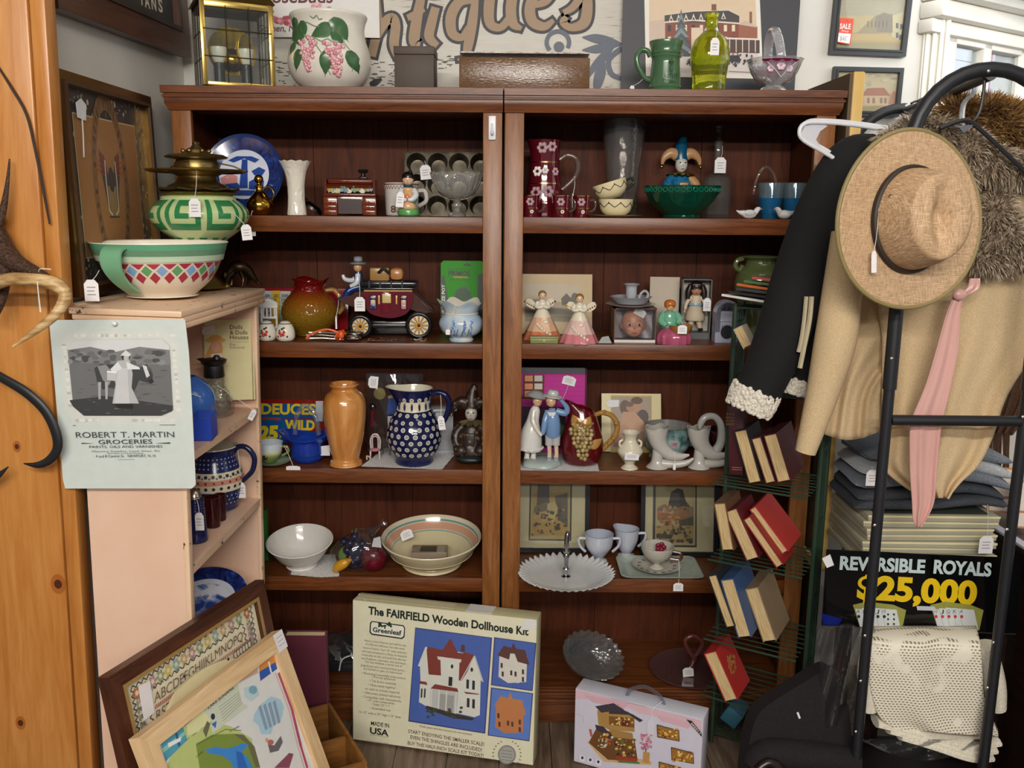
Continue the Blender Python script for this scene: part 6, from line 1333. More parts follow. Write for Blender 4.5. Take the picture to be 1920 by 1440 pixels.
@named
def meadow_china(m, nt, bs, L):
 tc = nt.nodes.new('ShaderNodeTexCoord'); sx = nt.nodes.new('ShaderNodeSeparateXYZ'); L.new(tc.outputs['Generated'], sx.inputs[0])
 a = math_n(nt, 'ADD', sx.outputs[2], math_n(nt, 'MULTIPLY', noise(nt, tc.outputs['Generated'], 4, 3), .3))
 L.new(ramp(nt, a, [(.2, '4f6a34'), (.5, '93a25c'), (.7, 'cdd0a8'), (.9, 'c6d3d8')]), bs.inputs['Base Color']); bs.inputs['Roughness'].default_value = .12
t, k = L3('teacup', 'porcelain teacup painted with a green meadow, beside the blue glass basket', 'cup', 506, .055); t.location.z += 3*k
m = MB(k); m.lathe(crom([(0, 0), (12, 0), (14, 5), (22, 16), (24, 28), (25.5, 38)], 3), 'meadow_china', 36); m.lathe([(25.5, 38), (24, 38), (21, 16), (0, 6)], 'c3cdd6:.15', 36); m.build('body', t)
MB(k).tube([(24, -2, 30), (34, -3, 30), (36, -3, 20), (24, -2, 13)], 2.4, '6a8a5a:.15', 8, sm=4).build('handle', t); MB(k).sph((-4, -23, 14), (7, 1.5, 4), '3c2c22:.2', 10, 6).build('painted_cow', t)
string_tag(t, k, (30, -6, 32), (52, -34, -2), 26, 8, ang=.0, lines=False)
bg = 't:2a62e0:.03:1.2:n:30:.2'
t, k = L3('glass_basket', 'cobalt blue glass basket with clear twisted handle in front of the slot glass', 'basket', 577, .09)
m = MB(k); m.lathe(crom([(0, 0), (20, 0), (26, 4), (30, 18), (30, 34), (40, 46), (46, 50), (44, 52), (36, 46), (27, 34), (26, 18), (0, 6)], 2), bg, 40, mod=lambda a, u, r, z: (r*(1+(.12*math.cos(2*a) if z > 40 else 0)), z+(6*math.cos(2*a) if z > 42 else 0)))
for z in (8, 16, 24): m.torus((0, 0, z), 29, 1.2, bg, 36, 6)
m.build('bowl', t)
MB(k).tube([(-22, 0, 50), (-20, 0, 74), (-12, 0, 96), (0, 0, 104), (12, 0, 96), (20, 0, 74), (22, 0, 50)], [5, 4.2, 5, 4.2, 5, 4.2, 5], 't:e4e8f2:.03:1.6:v:80:.7', 8, sm=5).build('handle', t)
m = MB(k); m.prism([(26, 12), (44, 12), (44, 32), (28, 30)], -10, -9, 'd8d8da'); m.build('price_tag', t)
@named
def amber_lustre(m, nt, bs, L):
 n = noise(nt, objcoord(nt, (1, 1, .3)), 14, 4, .5, 1); L.new(ramp(nt, n, [(.3, 'a8662a'), (.5, 'c28242'), (.7, 'd8a468')]), bs.inputs['Base Color']); bs.inputs['Roughness'].default_value = .16; bs.inputs['Coat Weight'].default_value = .6
t, k = L3('vase', 'tall amber lustre pottery vase with rolled rim and foot', 'vase', 649, .05)
MB(k).lathe(crom([(0, 0), (28, 0), (30, 3), (29, 8), (25, 12), (28, 26), (35, 60), (39, 96), (39, 118), (33, 134), (25, 141), (23, 146), (27, 151), (27, 154), (24, 155), (21, 150), (20, 142), (28, 128), (0, 100)], 3), 'amber_lustre', 56).build('body', t)
t, k = L3('plastic_bag', 'tall clear plastic bag with a blue header card and small ornaments inside', 'bag', 742, .17)
m = MB(k); m.grid(lambda u, v: (-52+104*u, -3-7*math.sin(PI*u)*math.sin(PI*v)+1.6*math.sin(u*17+v*11), 4+148*v), 26, 26, 't:eeeeee:.04:1.3'); m.grid(lambda u, v: (-52+104*u, 5, 4+148*v), 2, 2, 't:f4f4f4:.04:.6'); m.bb(-53, 53, -2, 2, 138, 154, 't:d8d8dc:.06:1'); m.build('film', t)
m = MB(k); m.prism([(-16, 76), (44, 76), (46, 114), (-10, 114)], 0, 1, '1c4a9c:.3'); m.line([(-12, 108), (4, 112), (26, 112), (38, 108)], 5, 'd0a06a', y=-.5); m.prism([(-14, 48), (22, 48), (22, 72), (-14, 72)], .4, 1.4, 'c8ccd4'); m.rect(-14, 48, 22, 54, '2a4a8a', y=0)
for x, z in ((-6, 66), (4, 66), (-6, 60), (12, 60)): m.oval(x, z, 3, 2.4, 'a83038', 10, y=-.2)
m.build('header_card', t)
m = MB(k); m.cyl((-44, 2, 52), (-42, 2, 84), 4, '7a1820:.15', 12); m.sph((-42, 2, 90), (7, 5, 6), 'm:8a8a8a:.2', 12, 8); m.build('corkscrew', t)
MB(k).lathe([(0, 0), (11, 0), (11, 2), (0, 2)], '7a7038:.4', 20, (-27, -4, 116), M4=Matrix.Rotation(PI/2, 4, 'X')).build('round_label', t)
string_tag(t, k, (-30, -5, 122), (-38, -8, 138), 22, 18, ang=1.45)
p = on(703, .10, z3+.002); k = kk(p); m = MB(k); ck = 'c8b4b4:.2'
for x in (-9, 9): m.tube([(x, 0, 0), (x*.9, 2, 14), (x*.85, 8, 18)], 1.6, ck, 6, sm=3)
m.tube([(-8, 8, 18), (-9, 9, 34), (-5, 9, 44), (0, 9, 46), (5, 9, 44), (9, 9, 34), (8, 8, 18)], 1.8, ck, 8, sm=4); m.tube([(-5, 8.5, 20), (-5, 8.5, 38), (0, 8.5, 42), (5, 8.5, 38), (5, 8.5, 20)], 1.2, ck, 6, sm=3); m.sph((0, 2, 18), (10, 9, 3), 'b87a84:.4', 16, 8); m.tube([(-9, -2, 4), (-14, -6, 8), (-14, -6, 1)], 1.4, ck, 6, sm=3)
tag(m.build('miniature_chair', None, p), 'tiny white wire chair with pink seat between the amber vase and polka dot pitcher', 'chair')
p = on(724, .155, z3+.001); k = kk(p); m = MB(k)
for x in (-6, 6): m.tube([(x, 6, 0), (x, 2, 14), (x*.6, 0, 24)], 1.2, 't:f0f0f0:.03:2', 6, sm=3); m.tube([(x, 6, 1), (x*1.3, -8, 2), (x*1.3, -10, 8)], 1.2, 't:f0f0f0:.03:2', 6, sm=3)
m.tube([(-6, 2, 12), (6, 2, 12)], 1.2, 't:f0f0f0:.03:2', 6)
tag(m.build('plate_stand', None, p), 'small clear wire plate stand behind the polka dot pitcher', 'stand')
def doily(name, pts, z, lab, group=None):
 c = G(*pts[0], z); m = MB(); q = [G(a, b_, z)-c for a, b_ in pts]; e = []
 n = len(q); cen = sum(q, Vector())/n
 for i in range(n):
  for j in range(8): t_ = j/8; v = q[i].lerp(q[(i+1) % n], t_); e.append(cen+(v-cen)*(1+.018*(j % 2)))
 up = Vector((0, 0, .0008)); N = len(e)
 m.add([v+up for v in e]+[cen+up], [[i, (i+1) % N, N] for i in range(N)], 'lace'); o = m.build(name, None, c); tag(o, lab, 'doily', group); return o
@named
def lace(m, nt, bs, L):
 v = nt.nodes.new('ShaderNodeTexVoronoi'); v.inputs['Scale'].default_value = 130; L.new(objcoord(nt), v.inputs['Vector'])
 L.new(ramp(nt, v.outputs[0], [(.12, '8f8880'), (.3, 'd8d6d4')]), bs.inputs['Base Color']); bs.inputs['Roughness'].default_value = .8
doily('doily', [(677, 875), (828, 881), (852, 853), (800, 838), (722, 841)], z3, 'white lace doily lying under the polka dot pitcher')
doily('doily', [(972, 882), (1123, 884), (1119, 866), (1080, 846), (990, 842)], z3, 'white lace doily under the girl and boy figurine and grape pitcher')
t, k = L3('pitcher', 'dark blue polka dot pottery pitcher with white dots and cream neck', 'pitcher', 777, .075); t.location.z += .0012
pj = crom([(34, 0), (36, 4), (36, 12), (44, 24), (50, 44), (50, 62), (42, 84), (33, 98), (30, 108), (30, 120), (33, 134), (36, 142)], 3)
def spout(a, u, r, z): w = max(0, math.cos(a-PI))**6*max(0, (z-108)/34); return (r+16*w, z+3*w)
m = MB(k); m.lathe([(0, 0)]+pj, '141a46:.1', 64, mod=spout); m.lathe([(36, 142), (34, 142.5), (28, 122), (28, 108), (40, 80), (0, 60)], 'cfc8b2:.15', 64, mod=spout); m.build('body', t)
m = MB(k); band(m, pj, 102, 120, 'd4ccb0:.15', .5, 56)
for z in (24, 36, 48, 60, 72): dotring(m, pj, z, 20, 4.6, 'cfcab6:.15', .7, .5*((z//12) % 2)); dotring(m, pj, z, 20, 2.4, '3a3f52:.15', .9, .5*((z//12) % 2)); dotring(m, pj, z, 20, 1.3, 'cfcab6:.15', 1.1, .5*((z//12) % 2))
for z, n in ((84, 17), (96, 14), (124, 14)): dotring(m, pj, z, n, 4.2, 'cfcab6:.15', .9, .5*(z == 96)); dotring(m, pj, z, n, 2.2, '3a3f52:.15', 1.1, .5*(z == 96)); dotring(m, pj, z, n, 1.2, 'cfcab6:.15', 1.3, .5*(z == 96))
for i in range(14): a = 2*PI*i/14; m.sph((30.8*math.sin(a), -30.8*math.cos(a), 111), (2.2, 2.2, 8), '1a2050:.15', 6, 6)
m.build('dots', t)
MB(k).tube([(32, 0, 130), (46, -1, 134), (60, -2, 128), (66, -2, 112), (62, -2, 94), (54, -1, 78), (46, 0, 70)], [5, 5.4, 5.6, 5.6, 5.2, 5, 4], '121741:.1', 10, sm=5).build('handle', t)
string_tag(t, k, (50, -4, 132), (54, -34, 84), 12, 26, ang=.15)
t, k = L3('pedestal_vase', 'square white pottery pedestal vase behind the polka dot pitcher', 'vase', 830, .20, rz=.3)
m = MB(k); m.box((0, 0, 43), (34, 34, 78), 'a5a6aa:.35', None, 2); m.box((0, 0, 84), (46, 46, 6), 'aeb0b4:.35', None, 2); m.box((0, 0, 4), (42, 42, 8), 'a5a6aa:.35', None, 2); m.build('body', t)
t, k = jester(884, .12, z3, 'dark brown and gold jester doll with white face seated on the third shelf', 'gold_brocade', 'gold_brocade', 'gold_brocade', 'gold_brocade', 'b8b0a4:.3', '5a4c30:.5', 1.04, -.05)
m = MB(k); m.sph((0, -32, -1), (24, 12, 7), '1c2426:.4', 14, 8); m.build('feet', t); t.location.z += 9*k
@named
def gold_brocade(m, nt, bs, L):
 n = nt.nodes.new('ShaderNodeTexVoronoi'); n.inputs['Scale'].default_value = 70; L.new(objcoord(nt), n.inputs['Vector'])
 L.new(ramp(nt, n.outputs[0], [(.1, '8a7650'), (.28, '4a3a2c'), (.5, '281c18')]), bs.inputs['Base Color']); bs.inputs['Roughness'].default_value = .4
b = upright(968, 1097, 691, .20, z3, .0); t = bthing(b, 'dollhouse_box', 'pink printed dollhouse carton with a brown window behind the two children figurine', 'box')
m = b.fresh(); m.bb(0, b.w, 0, .05, 0, b.h, '5a2848:.3'); m.pp([(970, 699), (1097, 701), (1095, 848), (970, 846)], 'c23c94:.25'); m.pp([(968, 689), (1097, 690), (1097, 701), (968, 699)], '7a7a80')
for i in range(16): y = 705+i*9; m.pl([(972, y), (1096, y+2)], .0009, '8c2468')
m.pp([(981, 702), (1021, 703), (1020, 745), (980, 744)], '5a2c1c'); 
for x0, y0, c in ((984, 704, 'e0946a'), (1002, 704, 'c8c4ba'), (984, 719, 'e0946a'), (1002, 719, 'd0c8bc'), (984, 733, 'd88a60')): m.pp([(x0, y0), (x0+15, y0), (x0+15, y0+11), (x0, y0+11)], c)
m.pp([(977, 744), (1022, 745), (1022, 749), (977, 748)], '4a2418'); m.pp([(978, 762), (1060, 764), (1060, 840), (978, 838)], '2c1626'); m.po(1050, 806, 10, 12, '2f6a38'); m.build('carton', t)
kq = .0015; qa, qb = b.q(1055, 748), b.q(1067, 713); string_tag(t, kq, (qa[0]/kq, -2, qa[1]/kq), (qb[0]/kq, -4, qb[1]/kq), 27, 19, ang=-.25)
t, k = L3('children_figurine', 'glazed porcelain figurine of a girl in white beside a boy in blue', 'figurine', 1014, .06); t.location.z += .0012
gl = '.12'
m = MB(k); m.lathe(crom([(0, 0), (34, 0), (36, 4), (33, 9), (20, 12), (0, 13)], 2), 'a5b0ac:.12', 32, mod=lambda a, u, r, z: (r*(1+.06*math.cos(5*a)), z)); m.build('base', t)
m = MB(k); m.tube([(-22, 4, 30), (-19, 2, 60), (-16, 0, 84), (-12, 0, 104), (-10, 0, 112)], [24, 20, 12, 9.5, 5], 'cfcdc8:.12', 18, sm=4); m.tube([(-14, -6, 104), (-16, -12, 86), (-8, -16, 70), (0, -18, 60)], [5.5, 5, 4, 3], 'd2c8bc:.12', 10, sm=3)
for x in (-28, -16): m.tube([(x, 2, 34), (x+2, 0, 20), (x+1, -4, 11)], [6, 5, 6], 'd0cdc8:.12', 10, sm=3)
m.build('girl_body', t)
m = MB(k); m.lathe([(24, 32), (26, 33), (26, 36), (24, 37)], 'd8d6d2:.12', 36, (-22, 4, -2), mod=lambda a, u, r, z: (r*(1+.05*math.cos(16*a)), z)); m.build('girl_hem', t)
m = MB(k); m.sph((-8, -2, 122), (9, 9, 10.5), 'd0a684:.15', 18, 12); m.sph((-4, -10, 120), (1.4, 1.6, 2), 'd0a684:.15', 8, 5)
for a in (-7, -1): m.line([(a-1.6, 122), (a+1.6, 121.6)], .8, '4a3a34', y=-11)
m.line([(-5.6, 115.6), (-3, 115.6)], .8, 'a8605a', y=-10.6); m.build('girl_head', t)
m = MB(k); m.sph((-10, 2, 126), (10, 10, 8), '6a625c:.15', 16, 10); m.build('girl_hair', t)
m = MB(k); m.lathe([(19, 0), (20, 2), (14, 6), (9, 10), (0, 12)], '9a9898:.15', 28, (-10, 0, 130), M4=Matrix.Rotation(.18, 4, 'Y')); m.build('girl_hat', t)
m = MB(k); m.tube([(22, 2, 56), (21, 0, 72), (20, -2, 92), (19, -2, 108)], [13.5, 15, 13, 6], '6f8fb8:.12', 18, sm=4); m.tube([(12, -4, 104), (7, -10, 88), (4, -14, 72), (2, -16, 62)], [6, 6, 5, 3.4], '6f8fb8:.12', 10, sm=3); m.tube([(27, -2, 104), (44, -4, 100), (46, -6, 112), (34, -8, 126)], [6, 6.5, 5, 3], '6f8fb8:.12', 10, sm=3); m.build('boy_jacket', t)
m = MB(k)
for x in (15, 28): m.tube([(x, 1, 58), (x, 0, 38)], [8, 7.4], 'b0aeb0:.12', 12); m.tube([(x, 0, 38), (x+1, -1, 22), (x, -2, 12)], [4.4, 4, 5], 'd0b49c:.12', 10, sm=3); m.sph((x, -8, 12), (5.4, 9, 4), '9aa6b0:.12', 12, 8)
m.build('boy_legs', t)
m = MB(k); m.sph((17, -3, 122), (9.5, 9.5, 11), 'd0a684:.15', 18, 12); m.sph((13, -11.4, 120), (1.4, 1.6, 2), 'd0a684:.15', 8, 5)
for a in (9.6, 16.4): m.line([(a-1.6, 122.4), (a+1.6, 122)], .8, '4a3a34', y=-12)
m.line([(11.6, 115.6), (14.4, 115.6)], .8, 'a8605a', y=-11.4); m.build('boy_head', t)
m = MB(k); m.sph((20, 1, 124), (10, 10, 9), '5a6068:.15', 16, 10); m.build('boy_hair', t)
m = MB(k); m.lathe([(18, 0), (18, 2), (11, 4), (11, 9), (8, 13), (0, 14)], 'b4b4b4:.15', 28, (20, 0, 130), M4=Matrix.Rotation(.15, 4, 'Y')); m.build('boy_hat', t)
m = MB(k); m.prism([(10, 104), (26, 104), (22, 96), (18, 98), (14, 96)], -16, -13, 'd8d8d8:.12'); m.build('boy_collar', t)
t, k = L3('grape_pitcher', 'burgundy ceramic pitcher with raised golden grapes and a branch handle', 'pitcher', 1090, .085); t.location.z += .0012
pgp = crom([(26, 0), (34, 6), (40, 26), (39, 46), (33, 68), (27, 86)], 3)
m = MB(k); m.lathe([(0, 0)]+pgp, '560e14:.14', 44); m.lathe(crom([(27, 86), (23, 98), (20, 106), (18, 106), (20, 92), (0, 60)], 2), '560e14:.14', 44, mod=lambda a, u, r, z: (r+14*max(0, math.cos(a-PI))**4*max(0, (z-86)/20), z+12*max(0, math.cos(a-PI))**3*max(0, (z-86)/20)-6*max(0, math.cos(a))*max(0, (z-86)/20))); m.build('body', t)
m = MB(k)
for r in range(9):
 n = (5, 6, 6, 5, 5, 4, 3, 3, 2)[r]
 for i in range(n):
  z = 78-r*7.4+random.uniform(-1.5, 1.5); x = (i-(n-1)/2)*7.4+(-4 if r < 2 else -4+r*.5)+random.uniform(-1, 1); rr = R_at(pgp, max(z, 1)); m.sph((x, -math.sqrt(max(rr*rr-x*x, 16))-1.5, z), 4.3, ('9a8654:.18', 'b09c68:.18', '8c7a4c:.18')[(i+r) % 3], 9, 6)
m.build('grapes', t)
m = MB(k)
for dx, z, L_, w, a in ((-12, 92, 30, 13, .5), (6, 94, 26, 12, -.5), (22, 44, 30, 11, -1.2)): leaf(m, pgp, dx, min(z, 82), L_, w, a, 'b5884a:.22', 3)
m.build('grape_leaves', t)
m = MB(k); m.tube([(22, -4, 92), (36, -8, 98), (54, -8, 92), (64, -8, 74), (60, -8, 54), (48, -6, 38), (36, -4, 24)], [4, 4.6, 5, 5.2, 5, 5.2, 4.4], 'a0783c:.2', 9, sm=5)
for a, c, d in ((40, 100, 4), (62, 78, 5), (58, 50, 5), (50, 40, 4)): m.sph((a, -10, c), d, '9a6c34:.22', 8, 6)
m.tube([(-14, -34, 88), (4, -36, 80), (18, -34, 84)], 2, '9a6c34:.2', 6, sm=3); m.build('branch_handle', t)
b = upright(1128, 1240, 738, .21, z3, .05); t = bthing(b, 'cherub_print', 'cream box lid print of two embracing cherubs behind the horn vases', 'picture')
m = b.fresh(); m.bb(0, b.w, 0, .012, 0, b.h, 'cbbd86:.4'); m.pp([(1145, 741), (1222, 742), (1222, 742+110), (1145, 850)], 'b39a50'); m.pp([(1147, 744), (1220, 745), (1220, 838), (1147, 838)], '9c8a78')
m.pp([(1152, 800), (1175, 776), (1200, 772), (1216, 790), (1218, 838), (1150, 838)], '8a6a50'); m.po(1172, 764, 10, 14, '5a4438'); m.po(1205, 782, 11, 14, '4a3a36'); m.po(1192, 760, 11, 11, 'b08466'); m.po(1194, 751, 11, 7, '5a3a28'); m.po(1182, 764, 8, 8, 'a87c5e'); m.po(1180, 758, 8, 5, '6a4a34'); m.pp([(1168, 772), (1190, 772), (1206, 790), (1196, 812), (1176, 822), (1160, 806)], 'b88c6c'); m.po(1200, 800, 12, 10, 'b4886a'); m.po(1172, 812, 13, 12, 'b08464')
m.build('print', t)
b2_ = b.q(1149, 757); m = MB(); m.prism([(b2_[0]-.022, b2_[1]), (b2_[0]-.014, b2_[1]-.012), (b2_[0]+.018, b2_[1]-.01), (b2_[0]+.02, b2_[1]+.012), (b2_[0]-.012, b2_[1]+.012)], -.004, -.003, 'd8d6da'); m.build('price_tag', t)
t, k = L3('vase', 'small ivory two handled vase with a white label in front of the cherub print', 'vase', 1180, .03)
m = MB(k); m.lathe(crom([(0, 0), (15, 0), (15, 3), (9, 9), (14, 18), (23, 30), (23, 38), (14, 50), (11, 58), (14, 66), (17, 70), (15, 70), (9, 58), (18, 38), (0, 20)], 3), 'cfc6b2:.16', 40); m.build('body', t)
for s in (-1, 1): MB(k).tube([(s*14, -2, 56), (s*20, -3, 52), (s*19, -4, 44), (s*14, -6, 46)], 2.2, 'cfc6b2:.16', 8, sm=4).build('handle', t)
m = MB(k); m.prism([(-13, 24), (13, 23), (14, 34), (-12, 38)], -25.5, -24.5, 'e0dee0'); m.rect(-9, 31, 9, 32, '9a9aa0', y=-26); m.rect(-8, 28, 7, 29, '9a9aa0', y=-26); m.build('price_label', t)
@named
def floral_china(m, nt, bs, L):
 n = noise(nt, objcoord(nt), 26, 4, .6); c = ramp(nt, n, [(.36, '3c5a58'), (.48, '6f8c88'), (.58, '9fb2b0'), (.66, 'b06a80')]); L.new(c, bs.inputs['Base Color']); bs.inputs['Roughness'].default_value = .15
t, k = L3('teapot', 'wide floral blue green china pot with handle behind the horn vases', 'pot', 1250, .15)
m = MB(k); m.lathe(crom([(0, 0), (30, 0), (33, 4), (30, 10), (40, 24), (44, 42), (42, 58), (44, 64)], 3), 'floral_china', 40); m.lathe([(44, 64), (42, 64), (38, 44), (0, 20)], '7a7a74:.2', 40); m.build('body', t); MB(k).tube([(42, 0, 54), (58, 0, 56), (62, 0, 42), (54, 0, 28), (42, 0, 26)], 3.6, '9fb0b4:.15', 8, sm=4).build('handle', t)
def horn(px, lab, swan):
 t, k = L3('horn_vase', lab, 'vase', px, .045, None, -.2 if not swan else .0)
 m = MB(k); N = 28; path = crom([(0, 78, 22), (1, 66, 20), (4, 52, 17), (12, 38, 14), (28, 26, 11), (46, 24, 7), (62, 28, 2)], 4); vs, fs = [], []
 for i, (x, z, r) in enumerate(path):
  a = path[max(i-1, 0)]; b_ = path[min(i+1, len(path)-1)]; d = Vector((b_[0]-a[0], 0, b_[1]-a[1])).normalized(); u = Vector((0, 1, 0)); w = d.cross(u)
  for j in range(N): q = 2*PI*j/N; rr = r*(1+(.06*math.cos(5*q) if i < 3 else 0)); vs.append(Vector((x, 0, z+(2*math.cos(5*q) if i < 2 else 0)))+rr*(math.cos(q)*w+math.sin(q)*u))
 for i in range(len(path)-1):
  for j in range(N): fs.append([i*N+j, (i+1)*N+j, (i+1)*N+(j+1) % N, i*N+(j+1) % N])
 m.add(vs, fs, 'b6b2aa:.18'); m.add([v+Vector((0, 0, .3)) if i < 0 else Vector((v.x*.86+.5, v.y*.86, v.z*1.0)) for i, v in enumerate(vs[:5*N])], [f[::-1] for f in fs if max(f) < 5*N], '9a968e:.2')
 m.build('horn', t)
 m = MB(k); m.lathe(crom([(0, 0), (19, 0), (19, 3), (14, 8), (11, 16), (10, 28), (9, 40)], 3), 'b6b2aa:.18', 32, (4, 0, 0)); m.tube([(8, 0, 9), (34, 0, 8), (56, 0, 12), (70, 0, 22)], [9, 8, 6, 2], 'b6b2aa:.18', 12, sm=4); m.build('foot', t)
 if swan:
  m = MB(k); m.tube([(30, 3, 26), (42, 3, 44), (44, 3, 66), (40, 3, 86), (28, 3, 98), (12, 3, 96), (4, 2, 84), (3, 1, 74)], [9, 8.4, 7.4, 6.6, 6.4, 6.6, 6, 3], 'b0b0ac:.18', 14, sm=5); m.build('swan_neck', t)
 else: string_tag(t, k, (34, -8, 34), (36, -16, 8), 5, 12, lines=False)
horn(1228, 'white porcelain horn shaped vase with its tail curling right, nearer the ivory vase', False)
horn(1306, 'white porcelain horn shaped vase with a swan neck handle, at the right end', True)
t, k = L3('floral_bowl', 'dark rose painted bowl half hidden at the right end of the third shelf', 'bowl', 1372, .16); MB(k).lathe(crom([(0, 0), (24, 0), (30, 10), (40, 34), (44, 50), (42, 50), (28, 12), (0, 6)], 2), 'rose_dark', 36).build('body', t)
@named
def rose_dark(m, nt, bs, L): L.new(ramp(nt, noise(nt, objcoord(nt), 24, 4), [(.4, '241418'), (.55, '5a2a34'), (.7, '8a5a60')]), bs.inputs['Base Color'])
# fourth shelf
z4 = ZS[3]+.001
def L4(name, label, cat, px, Y, group=None, rz=0, dz=0): return T(name, label, cat, px, Y, z4+dz, group, rz)
b = upright(470, 505, 955, .13, z4, .0); t = bthing(b, 'green_frame', 'green framed panel leaning at the left end of the fourth shelf', 'frame'); frame_bars(b, .012, '2f6a2c:.3', -.01, .01).build('frame', t); m = b.fresh(); m.bb(.01, b.w-.01, -.002, .004, .01, b.h-.01, '9aa89a:.15'); m.build('panel', t)
doily('doily', [(545, 1078), (600, 1083), (636, 1081), (628, 1040), (560, 1040)], z4, 'white cutwork doily under the white serving bowl')
t, k = L4('bowl', 'plain white serving bowl standing on a doily', 'bowl', 566, .09, dz=.0012); t.rotation_euler.x = R_(11); t.location.z += .006
m = MB(k); m.lathe(crom([(0, 0), (27, 0), (29, 2), (28, 6), (42, 22), (53, 42), (60, 56), (61, 57), (58, 57), (49, 40), (36, 20), (20, 9), (0, 8)], 3), 'd6d2ca:.12', 56, M4=Matrix.Diagonal((1, 1, .86, 1))); m.build('body', t)
FB = on(672, .075, z4); kf = kk(FB)
def fruit(name, lab, cat, dx, dy, build, group=None):
 t = thing(name, lab, cat, FB+Vector((dx*kf, dy*kf, .0008)), (0, 0, 0), group); build(t); return t
def grapes(t):
 for i, (x, y, z) in enumerate([(-12, 0, 8), (0, -8, 8), (12, 0, 8), (2, 10, 8), (-8, -4, 22), (6, -6, 22), (16, 4, 22), (-2, 8, 22), (-14, 0, 34), (-1, -8, 35), (12, -4, 35), (4, 6, 36), (-8, -2, 48), (4, -6, 48), (14, 2, 46), (0, 2, 60), (-20, 2, 50), (16, -8, 12), (-2, -14, 16)]): MB(kf).sph((x, y, z), 8.2, '14183a:.2', 14, 10).build('grape', t)
 MB(kf).tube([(0, 2, 62), (4, 4, 76)], 1.4, '3a5a2c', 6).build('stem', t)
fruit('grape_bunch', 'bunch of dark blue artificial grapes inside the plastic bag', 'grapes', -6, 0, grapes)
def apple(t):
 MB(kf).lathe(crom([(0, 4), (12, 0), (22, 10), (25, 26), (20, 40), (8, 45), (0, 41)], 3), '5e0f1e:.15', 28).build('body', t); MB(kf).tube([(0, 0, 41), (3, 0, 50)], 1.3, '3a2416', 6).build('stem', t)
fruit('artificial_apple', 'dark red artificial apple at the right side of the plastic bag', 'fruit', 30, -6, apple)
def banana(t): MB(kf).tube([(-24, -12, 3), (-16, -13, 12), (-4, -13, 20), (8, -12, 27)], [4, 9, 9, 3], 'c08a1c:.3', 10, sm=5).build('peel', t)
fruit('artificial_banana', 'yellow artificial banana lying at the front of the plastic bag', 'fruit', -16, -14, banana)
m = MB(kf); m.sph((0, 0, 0), (14, 12, 18), '6a8a3a:.2', 16, 10); o = m.build('artificial_pear', None, FB+Vector((-26*kf, 14*kf, 19*kf))); tag(o, 'green artificial pear behind the grapes in the plastic bag', 'fruit')
def fbag(u, v):
 a = 2*PI*u; r = 1+.05*math.sin(7*a+5*v)+.04*math.sin(13*a); w = math.sin(PI*min(1, (.12+v)*.95))**.5 if v < .9 else .35
 return (54*r*w*math.cos(a)+v*10, 30*r*w*math.sin(a)-4, .4+76*v)
m = MB(kf); m.grid(fbag, 40, 14, 't:f2f2f2:.05:1.6', True)
for s in ((38, -4, 66), (48, -6, 84)): pass
m.tube([(26, 0, 72), (40, -6, 84), (54, -6, 92)], [10, 4, 7], 't:ececee:.05:2', 8, sm=3); m.prism([(30, 52), (48, 50), (46, 72), (34, 68)], -26, -25.6, 'b8b8bc'); tag(m.build('plastic_bag', None, FB), 'clear plastic bag full of artificial fruit between the two bowls', 'bag')
t, k = L4('bowl', 'large cream stoneware bowl with blue and pink bands, propped slightly forward', 'bowl', 810, .11); t.rotation_euler.x = R_(6); t.location.z += .008
@named
def banded_bowl(m, nt, bs, L):
 tc = nt.nodes.new('ShaderNodeTexCoord'); sx = nt.nodes.new('ShaderNodeSeparateXYZ'); L.new(tc.outputs['Generated'], sx.inputs[0]); r = ramp(nt, sx.outputs[2], [(0, 'c9bd98'), (.5, 'c9bd98'), (.505, '8aa09a'), (.54, '8aa09a'), (.545, 'cdc1a0'), (.57, 'c4957a'), (.76, 'c4957a'), (.78, 'cfc4a6'), (.81, '6a9090'), (.86, '6a9090'), (.87, 'd2c8ae')])
 nt.nodes[-1].color_ramp.interpolation = 'CONSTANT'; L.new(r, bs.inputs['Base Color']); bs.inputs['Roughness'].default_value = .12
m = MB(k); m.lathe(crom([(0, 0), (52, 0), (54, 3), (55, 6), (70, 20), (84, 37), (92, 50), (93, 52)], 3), 'cbbf9c:.14', 64); m.lathe(crom([(93, 52), (90, 52.5), (80, 36), (64, 18), (46, 9), (0, 7)], 4), 'banded_bowl', 64); m.torus((0, 0, 26), 77.5, 1, 'bfb28e:.15', 64, 6); m.build('body', t)
string_tag(t, k, (-56, 36, 47), (-50, 30, 40), 24, 18, ang=.45, tilt=-.6)
t2, k2_ = T('cigarette_box', 'small clear wrapped brown box lying inside the large banded bowl', 'box', 806, .10, z4+14*k); m = MB(k2_); m.box((0, 0, 10), (66, 40, 17), '8a7a68:.3', (0, 0, .02), 1); m.build('carton', t2); m = MB(k2_); m.box((-2, -2, 19.4), (30, 26, .8), '3c342c:.3'); m.box((22, -4, 19.4), (14, 30, .8), 'a09482:.3'); m.build('label_panel', t2)
def fprint(x0, x1, yb, Y, lab, art):
 a, c = P(x0, yb, Y), P(x1, yb, Y); a.z = c.z = z4+.002; b = Board(a, c, a+Vector((0, .035, .262)))
 t = bthing(b, 'framed_print', lab, 'picture'); frame_bars(b, .014, '15151a:.3', -.012, .004).build('frame', t)
 m = b.fresh(); m.bb(.012, b.w-.012, -.003, 0, .012, b.h-.012, 'cdc3a2'); m.y0 = -.0031; art(m); m.build('mat_and_print', t); g = b.fresh(); g.bb(.013, b.w-.013, -.0062, -.006, .013, b.h-.013, 't:f4f4f0:.02:.8'); g.build('glass', t)
